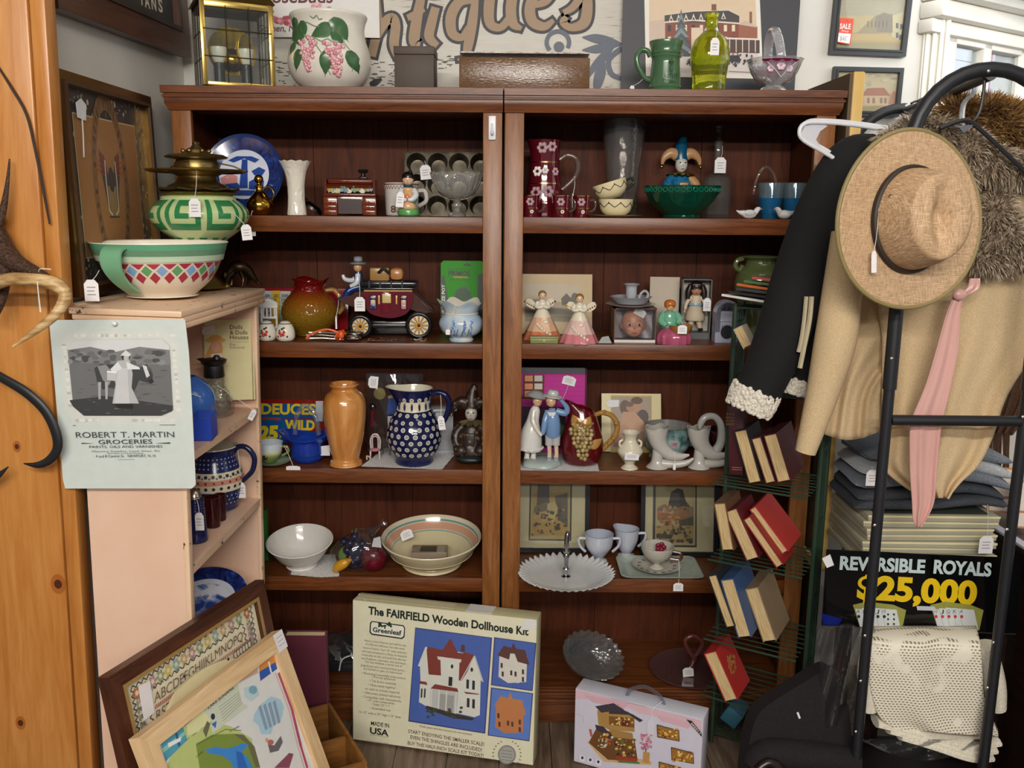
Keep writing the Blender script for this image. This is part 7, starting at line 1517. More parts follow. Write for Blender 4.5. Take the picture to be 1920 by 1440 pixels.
def sk(m, q, cols, n, s):
 for i in range(n): x, y = random.uniform(q[0], q[2]), random.uniform(q[1], q[3]); m.po(x, y, random.uniform(1, s), random.uniform(1, s*.8), random.choice(cols), 6)
def pr1(m):
 m.pp([(994, 870), (1073, 870), (1071, 1014), (991, 1013)], '1e1a18'); m.pp([(997, 870), (1070, 870), (1068, 1011), (994, 1010)], 'b39f68'); m.pp([(999, 925), (1066, 922), (1064, 1004), (997, 1004)], 'ad8c4a')
 m.pp([(1009, 900), (1030, 900), (1030, 950), (1006, 950)], '4a4238'); m.pp([(1040, 930), (1064, 924), (1064, 985), (1046, 975)], '5a5040'); m.pp([(1002, 950), (1026, 940), (1030, 956), (1000, 962)], '6a5c44'); m.pp([(1026, 944), (1040, 940), (1046, 952), (1044, 966), (1026, 966)], 'b8a878'); m.pp([(1022, 960), (1046, 962), (1036, 980)], 'c4b070')
 sk(m, (998, 955, 1062, 1002), ['2c2620', '4a3c2a', '3a3026', 'c29a52'], 60, 5)
def pr2(m):
 m.pp([(1225, 870), (1306, 870), (1306, 1026), (1223, 1025)], '1e1a18'); m.pp([(1230, 870), (1304, 870), (1303, 1022), (1228, 1021)], 'b5a67c')
 m.pp([(1254, 940), (1258, 922), (1270, 915), (1280, 918), (1286, 940), (1296, 952), (1252, 952)], '332c26'); m.pp([(1232, 952), (1246, 944), (1256, 952), (1300, 950), (1300, 975), (1232, 975)], '8a6a44'); sk(m, (1232, 950, 1290, 985), ['b5703a', 'a05c30', 'c08a54', '4a3a2c'], 60, 6)
 m.pp([(1272, 975), (1300, 968), (1299, 1010), (1276, 1000)], '4a4236'); m.pp([(1230, 985), (1300, 985), (1298, 1018), (1230, 1018)], 'a58a56'); sk(m, (1232, 985, 1298, 1016), ['241e1a', '3a3026', '57492e'], 40, 6); m.pp([(1230, 1000), (1262, 1002), (1258, 1010), (1230, 1008)], '2a2420')
fprint(940, 1104, 1034, .215, 'black framed golden sketch print of a street arch, behind the ruffled plate', pr1)
fprint(1199, 1344, 1049, .19, 'black framed golden sketch print of a castle and boats, behind the teacup', pr2)
mg = 'b6bac6:.12'
def milk(px, lab, name, r, cream):
 t, k = L4(name, lab, 'cup', px, .145 if not cream else .19, 'pale blue milk glass cups'); pm = crom([(0, 0), (15, 0), (15, 3), (8, 6), (14, 14), (r-2, 30), (r, 44), (r+1, 54)], 3)
 md = lambda a, u, q, z: (q*(1+.012*math.cos(24*a)*(12 < z < 46))+(5*max(0, math.cos(a-PI+.6))**6*max(0, (z-44)/10) if cream else 0), z+(3*max(0, math.cos(a-PI+.6))**4*max(0, (z-44)/10) if cream else 0))
 m = MB(k); m.lathe(pm, mg, 72, mod=md); m.lathe([(r+1, 54), (r-1, 54), (r-3, 34), (0, 16)], 'aeb4c2:.15', 72, mod=md); m.build('body', t)
 for s in ((1,) if cream else (-1, 1)): MB(k).tube([(s*(r-1), -4, 46), (s*(r+12), -5, 46), (s*(r+10), -5, 32), (s*(r-1), -4, 20)], 2.6, mg, 8, sm=4).build('handle', t)
milk(1122, 'pale blue milk glass sugar cup with two handles', 'sugar_bowl', 26, False); milk(1174, 'pale blue milk glass creamer with spout and one handle', 'creamer', 22, True)
t, k = L4('serving_plate', 'white milk glass serving plate with ruffled edge and tall chrome centre handle', 'plate', 1061, .005)
m = MB(k); m.lathe(crom([(0, 0), (48, 0), (52, 2), (78, 9), (88, 13), (88, 14.5), (76, 11), (54, 5), (0, 3)], 3), 'cccdcd:.12', 192, mod=lambda a, u, r, z: (r*(1+.035*math.cos(42*a)*(r > 78)), z+2.6*math.cos(42*a)*max(0, (r-72)/16))); m.build('dish', t)
m = MB(k); m.lathe([(0, 3), (9, 4), (9, 6), (4, 8), (4, 16), (6, 20), (4, 24), (5, 40), (6, 46), (4, 50), (7, 55), (4, 60), (5, 66), (0, 68)], 'm:c4c4c8:.08', 20); m.tube([(0, 0, 62), (0, -3, 76), (1, -2, 88), (2, 0, 94)], [4, 4.6, 4.4, 2], 'm:a8a8ac:.1', 12, sm=4); m.build('centre_handle', t)
t, k = L4('tray', 'pale green rectangular china tray under the silver decorated teacup', 'tray', 1235, .07)
m = MB(k); ol = []
def rr(w, h, r, z, n=6):
 q = []
 for cx, cy, a0 in ((w-r, h-r, 0), (-w+r, h-r, 90), (-w+r, -h+r, 180), (w-r, -h+r, 270)):
  for i in range(n+1): a = math.radians(a0+90*i/n); q.append((cx+r*math.cos(a), cy+r*math.sin(a), z))
 return q
L0 = [rr(60, 38, 14, 0), rr(66, 44, 16, 2), rr(76, 54, 14, 9), rr(74, 52, 13, 9.6), rr(64, 42, 15, 4), rr(58, 36, 13, 2.6)]; n = len(L0[0])
m.add([p for q in L0 for p in q], [[i*n+j, i*n+(j+1) % n, (i+1)*n+(j+1) % n, (i+1)*n+j] for i in range(5) for j in range(n)]+[list(range(5*n, 6*n)), list(range(n))[::-1]], 'a4b0a4:.14'); m.build('dish', t)
t, k = L4('saucer', 'white saucer with silver leaves standing on the green tray', 'saucer', 1231, .07, dz=4*k+.0005); sh = k
m = MB(k); m.lathe([(0, 0), (20, 0), (40, 6), (46, 9), (40, 7.4), (20, 2), (0, 2)], 'b5b1a6:.1', 40); m.build('dish', t); m = MB(k)
for i in range(14): a = 2*PI*i/14; m.sph((34*math.cos(a), 34*math.sin(a), 6.2), (5, 3, .8), '77706a:.15', 8, 5, (0, 0, a+.6))
m.build('silver_leaves', t)
t, k = T('teacup', 'white footed teacup with silver leaves and a red flower inside', 'cup', 1231, .07, z4+6.6*sh)
m = MB(k); m.lathe(crom([(0, 0), (13, 0), (12, 3), (5, 7), (10, 12), (24, 24), (30, 38), (31, 44)], 3), 'b9b4a8:.1', 40); m.lathe([(31, 44), (29.6, 44), (26, 30), (0, 14)], 'b4aea6:.1', 40); m.build('body', t); MB(k).tube([(29, -6, 34), (42, -10, 32), (42, -10, 20), (24, -6, 20)], 3, '5a3228:.2', 8, sm=4).build('handle', t)
m = MB(k)
for i in range(5): a = 2*PI*i/5; m.sph((8+6*math.cos(a), 10, 36+6*math.sin(a)), (5, 3, 5), '7a1a30:.2', 8, 6)
m.build('painted_flower', t)
string_tag(t, k, (38, -14, 22), (32, -52, -16), 18, 16)
# bottom shelf
z5 = ZS[4]+.001
p = on(640, .10, z5); k = kk(p); t = thing('cutlery_case', 'black cased set in clear plastic wrap on the bottom shelf behind the dollhouse kit', 'case', p, (0, 0, .05))
m = MB(k); m.bb(-44, 50, -10, 60, 0, 22, '23242a:.3', 3); m.bb(-10, 44, -12, 50, 22.2, 46, '17181c:.35', 3); m.build('case', t)
m = MB(k); m.grid(lambda u, v: (-54+112*u, -22+70*v, 4+62*math.sin(PI*(.1+.75*v))**.8*(1-.25*abs(2*u-1)**3)+3*math.sin(u*19+v*13)), 24, 12, 't:e6e6ea:.04:2.2'); m.build('plastic_wrap', t)
m = MB(k); m.tube([(0, -25, 12), (6, -25, 34), (26, -25, 42), (44, -25, 38)], 1.4, 'd8d8dc:.3', 6, sm=4); m.build('hook', t)
cgl = 't:e8ecec:.03:2.4:v:55:.9:.04'
t, k = T('oval_dish', 'clear pressed glass oval dish with sawtooth rim tilted on the bottom shelf', 'dish', 1097, .06, z5+.03); t.rotation_euler = (R_(38), R_(14), .35); t.location.z += .02
m = MB(k); m.lathe(crom([(0, 0), (30, 0), (46, 10), (58, 26), (63, 34), (60, 33), (44, 13), (28, 4), (0, 4)], 3), cgl, 96, mod=lambda a, u, r, z: (r*(1+(.03*math.cos(24*a) if r > 55 else .01*math.cos(12*a)))*(1 if abs(math.cos(a)) > 2 else 1), z+(2.5*math.cos(24*a) if r > 57 else 0)), M4=Matrix.Diagonal((1, .78, 1, 1))); m.build('dish', t)
MB(k).bb(-20, 20, 34, 44, -26, 4, 'm:4a4038:.4').build('stand_foot', t)
t, k = T('serving_plate', 'transparent pink glass serving plate with a looped centre handle on the bottom shelf', 'plate', 1296, .10, z5)
pk = 't:c89a96:.03:1.4'
MB(k).lathe([(0, 0), (40, 0), (70, 5), (78, 10), (76, 11), (68, 7), (38, 2), (0, 2)], pk, 64).build('dish', t); MB(k).tube([(0, 0, 2), (1, 0, 20), (4, 0, 30), (-8, 0, 46), (-14, 0, 66), (2, 0, 74), (18, 0, 62), (14, 0, 46), (6, 0, 34)], [7, 5, 5, 4, 4, 4, 4, 4, 4], 't:c87a70:.03:1.6', 10, sm=4).build('loop_handle', t)
string_tag(t, k, (2, -6, 26), (-10, -20, 12), 20, 18, ang=.1)
# leaning frames and boxes on the floor
def lean_board(A1, A2, tau, zb=0.0, hh=None):
 a, b = P(*A1), P(*A2); b.z = a.z; u = (b-a).normalized(); n = Vector((u.y, -u.x, 0)); d = -Vector((0, 0, 1))*math.cos(tau)+n*math.sin(tau); h = hh or (a.z-zb)/math.cos(tau)
 return Board(a+d*h, b+d*h, a)
b = lean_board((189.5, 1271, -.883), (485, 1087, -.40), R_(10)); t = bthing(b, 'framed_sampler', 'dark wood framed cross stitch alphabet sampler leaning against the pink shelf unit', 'picture'); sB = b
frame_bars(b, .040, 'dark_frame_wood', -.016, .010, 'dark_frame_wood_v', (.008, '9a7a48:.3', .001)).build('frame', t)
m = b.fresh(); m.bb(.036, b.w-.036, -.004, .002, .036, b.h-.036, 'd8cdb0:.7'); m.y0 = -.0042; m.dy = .00002
def lp(a, c, u): return (a[0]+(c[0]-a[0])*u, a[1]+(c[1]-a[1])*u)
for a, c, n in (((242, 1296), (464, 1136), 44), ((278, 1298), (454, 1172), 34), ((242, 1296), (262, 1420), 22), ((464, 1136), (482, 1240), 20), ((272, 1310), (292, 1420), 18), ((452, 1176), (468, 1260), 15)):
 m.line([tuple(Vector(m.q(*lp(a, c, i/n)))+Vector((0, .008 if i % 2 else 0) if a[0] < c[0]-40 else (.008 if i % 2 else 0, 0))) for i in range(n+1)], .0028, '4a4844')
for i in range(15):
 x, y = m.q(*lp((254, 1301), (459, 1151), i/14)); c = 'b0683c' if i in (0, 14) else ('8aa8a4', 'c0a070', 'b08888', '8c9c78', 'c8b060')[i % 5]
 for j in range(6): a = j*PI/3; m.oval(x+.008*math.cos(a), y+.002+.009*math.sin(a), .004, .0046, c, 7)
 m.line([(x-.006, y-.016), (x, y-.008), (x+.005, y-.015)], .0018, '5a6a4c')
for a, c in (((258, 1322), (276, 1420)), ((463, 1172), (474, 1240))):
 for i in range(8):
  x, y = m.q(*lp(a, c, i/7))
  for j in range(5): q = j*PI*.4; m.oval(x+.007*math.cos(q), y+.009*math.sin(q), .004, .005, random.choice(['b08888', '6a6a68', '8a8a80']), 6)
m.pt('ABCDEFGHIJKLMNOPQ', (284, 1319), (452, 1198), '6a5a48', 21, shear=.25); m.pt('RSTUVWXYZ', (288, 1352), (388, 1278), '6a5a48', 21, shear=.25)
for i in range(44): x, y = m.q(*lp((285, 1326), (456, 1204), i/43)); m.line([(x, y-.004), (x+.006, y+.004)], .003, 'a8584c')
for i in range(6): x, y = m.q(*lp((436, 1228), (462, 1208), i/5)); m.oval(x, y, .008, .011, '6a645c', 9); m.oval(x, y, .005, .007, 'd8cdb0', 9)
m.build('embroidery', t)
q = m.q(269, 1310); m = b.fresh(); m.prism([(q[0]-.017, q[1]-.04), (q[0]+.014, q[1]-.038), (q[0]+.02, q[1]+.03), (q[0]-.012, q[1]+.034)], -.007, -.006, 'e2dcdc'); m.pl([(266, 1300), (271, 1322)], .004, 'c8b0b0'); m.build('price_tag', t)
b = lean_board((249, 1385, -.92), (517, 1182, -.458), R_(20)); t = bthing(b, 'framed_map', 'light wood framed illustrated lake map leaning in front of the sampler', 'picture')
frame_bars(b, .040, 'light_frame_wood', -.014, .012, 'light_frame_wood_v').build('frame', t)
m = b.fresh(); m.bb(.036, b.w-.036, -.003, .002, .036, b.h-.036, 'dcdcd8:.25'); m.y0 = -.0032
m.pp([(335, 1365), (380, 1350), (430, 1362), (470, 1385), (480, 1440), (330, 1470), (310, 1440)], 'b9c47a'); m.pp([(345, 1340), (372, 1320), (420, 1335), (400, 1360), (350, 1380)], 'd8d8a0'); m.pp([(365, 1395), (395, 1378), (435, 1376), (462, 1392), (478, 1440), (440, 1480), (372, 1440)], '7c8f3c'); m.pp([(436, 1376), (455, 1378), (475, 1400), (486, 1440), (478, 1440), (462, 1396)], '6a6a48')
m.pp([(381, 1408), (400, 1400), (420, 1404), (438, 1400), (452, 1394), (464, 1396), (458, 1404), (450, 1410), (462, 1420), (472, 1440), (440, 1450), (430, 1428), (412, 1416), (392, 1414)], '3f86cc'); m.pp([(440, 1408), (452, 1412), (462, 1440), (444, 1440)], '2a66b8')
m.pp([(380, 1332), (442, 1276), (452, 1318), (464, 1325), (396, 1376), (392, 1350)], 'c8cdb8'); m.pt('LAKE SUNAPEE', (389, 1330), (437, 1291), '2c3430', 6, bold=.02)
for i in range(6): m.pl([(408+i*1.6, 1330+i*5-3), (446+i*1.2, 1298+i*4)], .0009, '6a706c')
m.po(397, 1344, 4, 6, '2a3440'); m.pp([(394, 1358), (404, 1352), (402, 1366)], '3a6ab8')
m.pp([(299, 1395), (341, 1364), (349, 1388), (308, 1428)], '4f9ab0'); m.pp([(301, 1404), (343, 1372), (345, 1378), (304, 1412)], '8cc4b0'); m.pp([(326, 1376), (330, 1374), (336, 1398), (332, 1400)], '2c5a80'); m.pp([(312, 1394), (338, 1382), (336, 1390), (314, 1402)], 'e8e8e4')
m.pp([(483, 1246), (512, 1229), (518, 1254), (486, 1278)], 'd88a3c'); m.pp([(484, 1260), (514, 1242), (518, 1254), (486, 1277)], '2a56a8'); m.pp([(500, 1242), (503, 1240), (508, 1262), (505, 1262)], 'dce4ec')
m.pp([(474, 1340), (486, 1322), (506, 1306), (524, 1312), (530, 1326), (526, 1348), (510, 1362), (506, 1376), (488, 1378), (482, 1360), (472, 1352)], 'a8c8d8')
for i in range(4): m.pp([(482+i*9, 1326-i*3), (487+i*9, 1322-i*3), (500+i*8, 1366-i*4), (495+i*8, 1370-i*4)], '8a9cb0')
m.pp([(455, 1290), (478, 1284), (484, 1304), (468, 1316), (456, 1306)], 'b8cdd0'); m.po(472, 1294, 8, 8, '7aa4b8'); m.pp([(500, 1396), (512, 1398), (524, 1380), (528, 1392), (520, 1408), (504, 1412)], '6a6468'); m.po(505, 1392, 6, 5, 'b8685a'); m.po(498, 1388, 3, 4, 'd0a088')
m.pp([(512, 1440), (540, 1412), (548, 1414), (540, 1440)], '8a4a5c'); m.pp([(378, 1370), (386, 1352), (392, 1358), (384, 1384)], '6a6a4c')
for a, c, w in (((520, 1262), (545, 1330), 8), ((545, 1330), (562, 1400), 9), ((562, 1400), (574, 1440), 7)): m.pl([a, c], w*.001, random.choice(['b8405a', 'a84868'])); m.pl([(a[0]-6, a[1]), (c[0]-6, c[1])], .003, 'd0a8a8')
m.pp([(335, 1352), (384, 1312), (392, 1318), (344, 1362)], 'a87a50'); m.pp([(436, 1262), (478, 1238), (482, 1262), (446, 1280)], 'c8a890')
for i in range(5): m.pl([(330+i*14, 1400-i*10), (338+i*14, 1394-i*10)], .001, '5a5048')
m.pl([(368, 1396), (420, 1368), (450, 1370)], .0014, '5a6a40'); m.pl([(428, 1372), (446, 1362)], .003, '8a8878'); m.pt('SUNAPEE', (365, 1422), (378, 1411), '3a3a30', 4)
m.build('map_print', t)
q = m.q(516, 1203); m = b.fresh(); m.prism([(q[0]-.019, q[1]-.024), (q[0]+.018, q[1]-.024), (q[0]+.018, q[1]+.022), (q[0]-.019, q[1]+.022)], -.0165, -.0158, 'e4e0e2'); m.y0 = -.0166
for i in range(3): m.line([(q[0]-.012, q[1]+.010-i*.010), (q[0]+.012, q[1]+.010-i*.010)], .0016, '9a9aa6')
m.build('price_label', t)
pb = Board(b.M @ Vector((0, .03, 0)), b.M @ Vector((b.w, .03, 0)), b.M @ Vector((0, .03, b.h))); q = [pb.q(*p) for p in ((312, 1345), (328, 1306), (345, 1283), (375, 1258), (410, 1241), (438, 1234), (464, 1240), (478, 1262), (480, 1300))]; q = [q[0]]+[tuple(v) for v in crom(q, 3)[1:-1]]+[q[-1], (q[-1][0], .02), (q[0][0], .02)]
t = bthing(pb, 'oval_plaque', 'cream round topped wooden plaque sandwiched between the sampler and lake map', 'plaque'); m = pb.fresh(); m.prism(q, 0, .010, 'd0c298:.5'); m.y0 = -.0002; m.po(345, 1268, 2, 3, '2a2420'); m.po(428, 1236, 2, 3, '2a2420'); m.build('panel', t)
a, c = P(523, 1192, -.20), P(601, 1178, -.20); c.z = a.z; d = Vector((.03, 0, -1)).normalized(); h = a.z-.001
b = Board(a+d*h, c+d*h, a); t = bthing(b, 'album', 'tall maroon covered album standing behind the wooden crate', 'book')
m = b.fresh(); m.bb(0, b.w, 0, .003, 0, b.h, '5a2634:.45'); m.bb(0, b.w, .032, .035, 0, b.h, '5a2634:.45'); m.bb(0, .004, .003, .032, 0, b.h, '4a1e2a:.45'); m.build('cover', t); m = b.fresh(); m.bb(.005, b.w-.006, .0032, .0318, .004, b.h-.004, 'cdbc94'); m.build('pages', t)
Cb, Cn = G(619, 1317, .2), G(689, 1428, .2); u = (Cn-Cb).normalized(); L_ = (Cn-Cb).length; v = Vector((u.y, -u.x, 0)); v = v if v.x < 0 else -v
t = thing('wooden_crate', 'open brown wooden crate with a divider, in front of the maroon album', 'crate', (Cn.x, Cn.y, 0), (0, 0, math.atan2(-v.y, -v.x)))
Wc, th = .15, .009
for nm, q in (('side_board', (-th, 0, 0, L_, 0, .2)), ('side_board', (-Wc, -Wc+th, 0, L_, 0, .2)), ('end_board', (-Wc+th, -th, 0, th, 0, .2)), ('end_board', (-Wc+th, -th, L_-th, L_, 0, .2)), ('divider', (-Wc+th, -th, L_*.47, L_*.47+.007, .1, .19)), ('base_board', (-Wc+th, -th, th, L_-th, .09, .1))): MB().bb(*q, 'box_wood', .0012).build(nm, t)
bl, br, tl = P(661.5, 1389, -.11), P(1000, 1436, -.23), P(678.5, 1126, -.09); bl.z = br.z = .0045
b = Board(bl, br, tl); t = bthing(b, 'dollhouse_kit_box', 'large cream wooden dollhouse kit box leaning against the bookcases', 'box'); c0 = 'dbd6ba:.4'
m = b.fresh(); w, h = b.w, b.h; D_ = .062
m.box((w/2, D_/2, h/2), (w, D_, h), 'b9b28c:.45', None, .003); m.build('carton', t)
m = b.fresh(); m.bb(.0015, w-.0015, -.0012, .001, .0015, h-.0015, c0); m.y0 = -.0013; bk = '16261f'
m.pt('The FAIRFIELD Wooden Dollhouse Kit', (691, 1151), (991, 1191), bk, 15, bold=.035)
m.pp([(697, 1164), (757, 1172), (760, 1177), (759, 1194), (754, 1198), (697, 1190), (693, 1185), (694, 1168)], bk); m.pp([(698, 1166), (756, 1174), (758, 1178), (757, 1192), (753, 1195.5), (698, 1187.5), (695.5, 1184), (696, 1170)], 'e2dfd0'); m.pt('Greenleaf', (699, 1184), (753, 1191), bk, 9, bold=.03)
for i in range(22): m.po(722+random.uniform(-12, 12), 1171+random.uniform(-3.4, 3.4), 2.4, 2, '24402c', 6)
m.pl([(722, 1172), (722, 1179)], .004, '24402c')
tx = '4a4a40'
for i, s in enumerate(("Here's a mini-Victorian just half the size", 'of a full-size dollhouse, but with every', 'ounce of charm. Your 1/2" scale collection', 'will look sensational in these six beautiful', "rooms plus an attic, and you'll love the four", 'tiny fireplaces, staircases, and doorways.', 'Two bay windows, a turret, lots of', 'gingerbread and a wonderful front porch...', 'the Fairfield is a gem of a little house!')):
 y = 1203+i*6.6; ww = (78, 74, 82, 84, 84, 84, 70, 84, 72)[i]; x = 723-ww/2-i*.6; m.pt(s, (x, y-1), (x+ww, y+ww*.13-1), tx, 4.2)
for i, s in enumerate(('• Illustrated assembly instructions', '• Pre-cut plywood', '• Tab & slot assembly', '• Glues easily together -', 'no nails or screws required', '• Silkscreen printed windows', '• Compatible with Houseworks', '1/2" scale components', '• Scale 1/2" = 1\'', '• Assembled size', '16 1/2" wide x 20" high x 16" deep')):
 y = 1265+i*7.3; ww = (82, 44, 50, 54, 64, 70, 74, 50, 34, 38, 78)[i]; x = 720-ww/2-i*.7; m.pt(s, (x, y-2), (x+ww, y+ww*.13-2), tx, 4.6)
m.pt('MADE IN', (696, 1359), (730, 1364), '222820', 8, bold=.01); m.pt('USA', (694, 1374), (729, 1380), '222820', 12, bold=.03); m.pl([(696, 1353), (730, 1358)], .0008, tx); m.pl([(694, 1377), (729, 1382)], .0008, tx)
bq = '4a62a8:.35'
m.pp([(779, 1176), (923, 1195), (910, 1375), (766, 1352)], '3a3a6a'); m.pp([(780, 1178), (921, 1196), (908, 1373), (768, 1350)], bq)
W1, W2, RF = 'd2d2c8:.4', 'b9bab8:.4', '7c3c34:.4'
m.pp([(798, 1214), (788, 1250), (790, 1318), (800, 1324), (890, 1344), (900, 1340), (902, 1262), (890, 1232), (862, 1222)], W1); m.pp([(800, 1212), (876, 1226), (864, 1276), (826, 1266), (804, 1264)], RF); m.pp([(889, 1230), (904, 1276), (862, 1270), (866, 1250)], W1)
m.pp([(872, 1222), (890, 1228), (876, 1260), (866, 1276), (852, 1270), (860, 1232)], RF); m.pl([(890, 1229), (906, 1278)], .004, W2); m.pl([(890, 1229), (864, 1276)], .003, W2); m.pp([(798, 1212), (802, 1213), (790, 1250), (784, 1248)], W1)
m.pp([(826, 1230), (862, 1238), (860, 1286), (828, 1282)], W1); m.pp([(845, 1196), (865, 1236), (822, 1230)], RF); m.pp([(820, 1230), (866, 1236), (864, 1242), (822, 1236)], W1); m.pp([(866, 1208), (872, 1209), (872, 1222), (864, 1220)], '5a3a34'); m.po(848, 1249, 2.4, 4, '2a2a2e'); m.pp([(842, 1268), (849, 1269), (848, 1286), (841, 1285)], '2a2a2e'); m.po(885, 1255, 2.6, 4, '2a2a2e')
for x, y in ((875, 1273), (886, 1275), (876, 1308), (886, 1310)): m.pp([(x, y), (x+5, y+1), (x+4.5, y+18), (x-.5, y+17)], '2c2e34')
m.pp([(870, 1296), (897, 1300), (900, 1302), (874, 1300)], RF); m.pp([(787, 1276), (800, 1278), (802, 1284), (788, 1281)], RF); m.pp([(788, 1282), (802, 1285), (800, 1322), (786, 1316)], W1); m.pp([(816, 1282), (858, 1290), (860, 1297), (808, 1290)], RF)
m.pp([(808, 1290), (860, 1298), (856, 1338), (806, 1326)], W2); m.pp([(826, 1300), (852, 1304), (850, 1336), (824, 1330)], '9a9a98')
for x in (810, 824, 838, 856): m.pl([(x, 1291+(x-808)*.12), (x-2, 1330+(x-808)*.14)], .0036, W1)
for x in (790, 796): m.pp([(x, 1290), (x+3, 1290.6), (x+2, 1308), (x-1, 1307)], '3a3c40')
m.pp([(800, 1322), (856, 1338), (890, 1346), (886, 1350), (850, 1346), (798, 1328)], '3a342e')
for i in range(14): m.po(random.uniform(802, 870), random.uniform(1326, 1346), 3.4, 2.6, '3a4a34', 7)
for x0, y0, x1_, y1_, bg_, wall_, rf_ in ((929, 1196, 1004, 1293, bq, 'cfcbc0:.4', '5a3a36:.4'), (923, 1290, 998, 1387, '5a7ac0:.35', 'b9784c:.4', 'b8794a:.4')):
 s = 4; m.pp([(x0-2, y0-2), (x1_+2, y0+9), (x1_-5, y1_+2), (x0-8, y1_-9)], '3a3a6a'); m.pp([(x0, y0), (x1_, y0+10), (x1_-6, y1_), (x0-6, y1_-10)], bg_)
 m.pp([(x0+8, y0+30), (x0+22, y0+18), (x0+60, y0+34), (x0+58, y0+82), (x0+24, y0+84), (x0+6, y0+72)], wall_); m.pp([(x0+4, y0+32), (x0+16, y0+14), (x0+30, y0+18), (x0+26, y0+40)], rf_); m.pp([(x0+28, y0+18), (x0+56, y0+22), (x0+64, y0+50), (x0+42, y0+44), (x0+36, y0+28)], rf_); m.pp([(x0+34, y0+8), (x0+44, y0+30), (x0+26, y0+28)], rf_)
 m.pp([(x0+20, y0+48), (x0+34, y0+28), (x0+46, y0+52), (x0+45, y0+84), (x0+22, y0+82)], wall_)
 for dx, dy in ((28, 60), (36, 62), (10, 46), (50, 58), (50, 72), (12, 62)): m.pp([(x0+dx, y0+dy), (x0+dx+4, y0+dy+.6), (x0+dx+4, y0+dy+10), (x0+dx, y0+dy+9)], '4a342e')
for i, s in enumerate(('START ENJOYING THE SMALLER SCALE!', 'EVEN THE SHINGLES ARE INCLUDED!', 'BUY THIS HALF-INCH SCALE KIT TODAY!')): m.pt(s, ((766, 770, 765)[i], 1373+i*11), ((908, 904, 907)[i], 1398+i*10.5), '5a4a44', 7, bold=.006)
m.pt('Dolls, paint and decorations are not included.', (788, 1362), (886, 1378), tx, 3.6); m.pt('Recommended for ages 7 and up.  Adult assembly required.', (758, 1406), (910, 1434), tx, 4.2); m.pt('WARNING: SMALL PARTS', (690, 1391), (730, 1396), '7a7868', 3.6)
m.po(951, 1414, 17, 18, '8a8a88:.3', 24); m.po(951, 1414, 14, 15, 'a2a29c:.3', 24)
for i in range(4): m.pl([(941, 1405+i*6), (961, 1408+i*6)], .0012, '5c5c58')
for s in (-1, 1):
 for i in range(11): a = PI/2+s*(.35+i*.25); x, y = 951-24*math.cos(a+PI), 1414-25*math.sin(a); m.pp([(x, y), (x+3.4*math.cos(a+s*1.2), y-3.4*math.sin(a+s*1.2)), (x+5*math.cos(a+s*.6), y-5*math.sin(a+s*.6))], '2f5a38')
m.build('printed_front', t)
m = b.fresh(); m.bb(.006, w*.55, .012, .045, h+.0005, h+.0015, 'c4be9c:.4'); m.bb(w*.62, w*.76, .002, D_-.004, h+.0005, h+.0018, 'd8d8d4:.12'); m.add([(0, 0, h-.012), (.045, 0, h+.0015), (0, .05, h+.0015)], [[0, 1, 2]], 'd8d8d4:.15'); m.prism([(w-.05, h-.035), (w-.002, h-.03), (w-.002, h), (w-.03, h)], -.0022, -.0016, 'd8d8d4:.12'); m.build('packing_tape', t)
BL = G(1075.5, 1427, .001); TR = G(1319, 1350, .226); BR = Vector((TR.x, TR.y, .001)); TL = Vector((BL.x, BL.y, .227))
b = Board(BL, BR, TL); t = bthing(b, 'miniature_kit_box', 'lavender white miniature house kit box with clear carry handle', 'box'); w, h = b.w, b.h; D_ = .065
m = b.fresh(); m.box((w/2, D_/2, h/2), (w, D_, h), 'c6c6d2:.3', None, .0025); m.build('carton', t)
m = b.fresh(); m.bb(.0015, w-.0015, -.0010, .001, .0015, h-.0015, 'cbc8d6:.3'); m.y0 = -.0011
m.pp([(1080, 1292), (1316, 1351), (1315, 1372), (1260, 1348), (1200, 1338), (1150, 1312), (1080, 1310)], 'd6b3bc:.3'); m.pp([(1095, 1302), (1180, 1318), (1170, 1330), (1110, 1316)], 'd0a8b4:.3'); m.pp([(1230, 1340), (1300, 1356), (1290, 1366), (1240, 1352)], 'd4aab6:.3')
br_, dkr = '8a6234', '3a333c'
m.pp([(1100, 1389), (1132, 1428), (1222, 1434), (1222, 1428), (1150, 1410)], 'c8a878'); m.pp([(1118, 1366), (1150, 1372), (1190, 1385), (1196, 1426), (1140, 1424), (1104, 1392)], '6a4422')
m.pp([(1120, 1332), (1140, 1322), (1190, 1340), (1190, 1372), (1142, 1368), (1122, 1358)], 'a8824a'); m.pp([(1116, 1324), (1151, 1318), (1175, 1334), (1142, 1334), (1128, 1336)], dkr); m.pp([(1142, 1334), (1175, 1333), (1206, 1350), (1200, 1354), (1180, 1340), (1142, 1338)], dkr)
for i in range(5): m.pl([(1122+i*9, 1323-i*.8), (1136+i*9, 1334-i*.3)], .001, '5a525c')
m.pp([(1142, 1342), (1188, 1346), (1190, 1364), (1142, 1358)], '7a5424'); m.pp([(1166, 1350), (1180, 1352), (1180, 1362), (1166, 1360)], '6a1e20'); m.pp([(1116, 1358), (1132, 1362), (1150, 1382), (1146, 1386), (1118, 1366)], dkr); m.pp([(1142, 1366), (1186, 1374), (1188, 1386), (1150, 1382)], 'a07a44')
sk2 = lambda q, cols, n, s: [m.po(random.uniform(q[0], q[2]), random.uniform(q[1], q[3]), random.uniform(1, s), random.uniform(1, s), random.choice(cols), 6) for _ in range(n)]
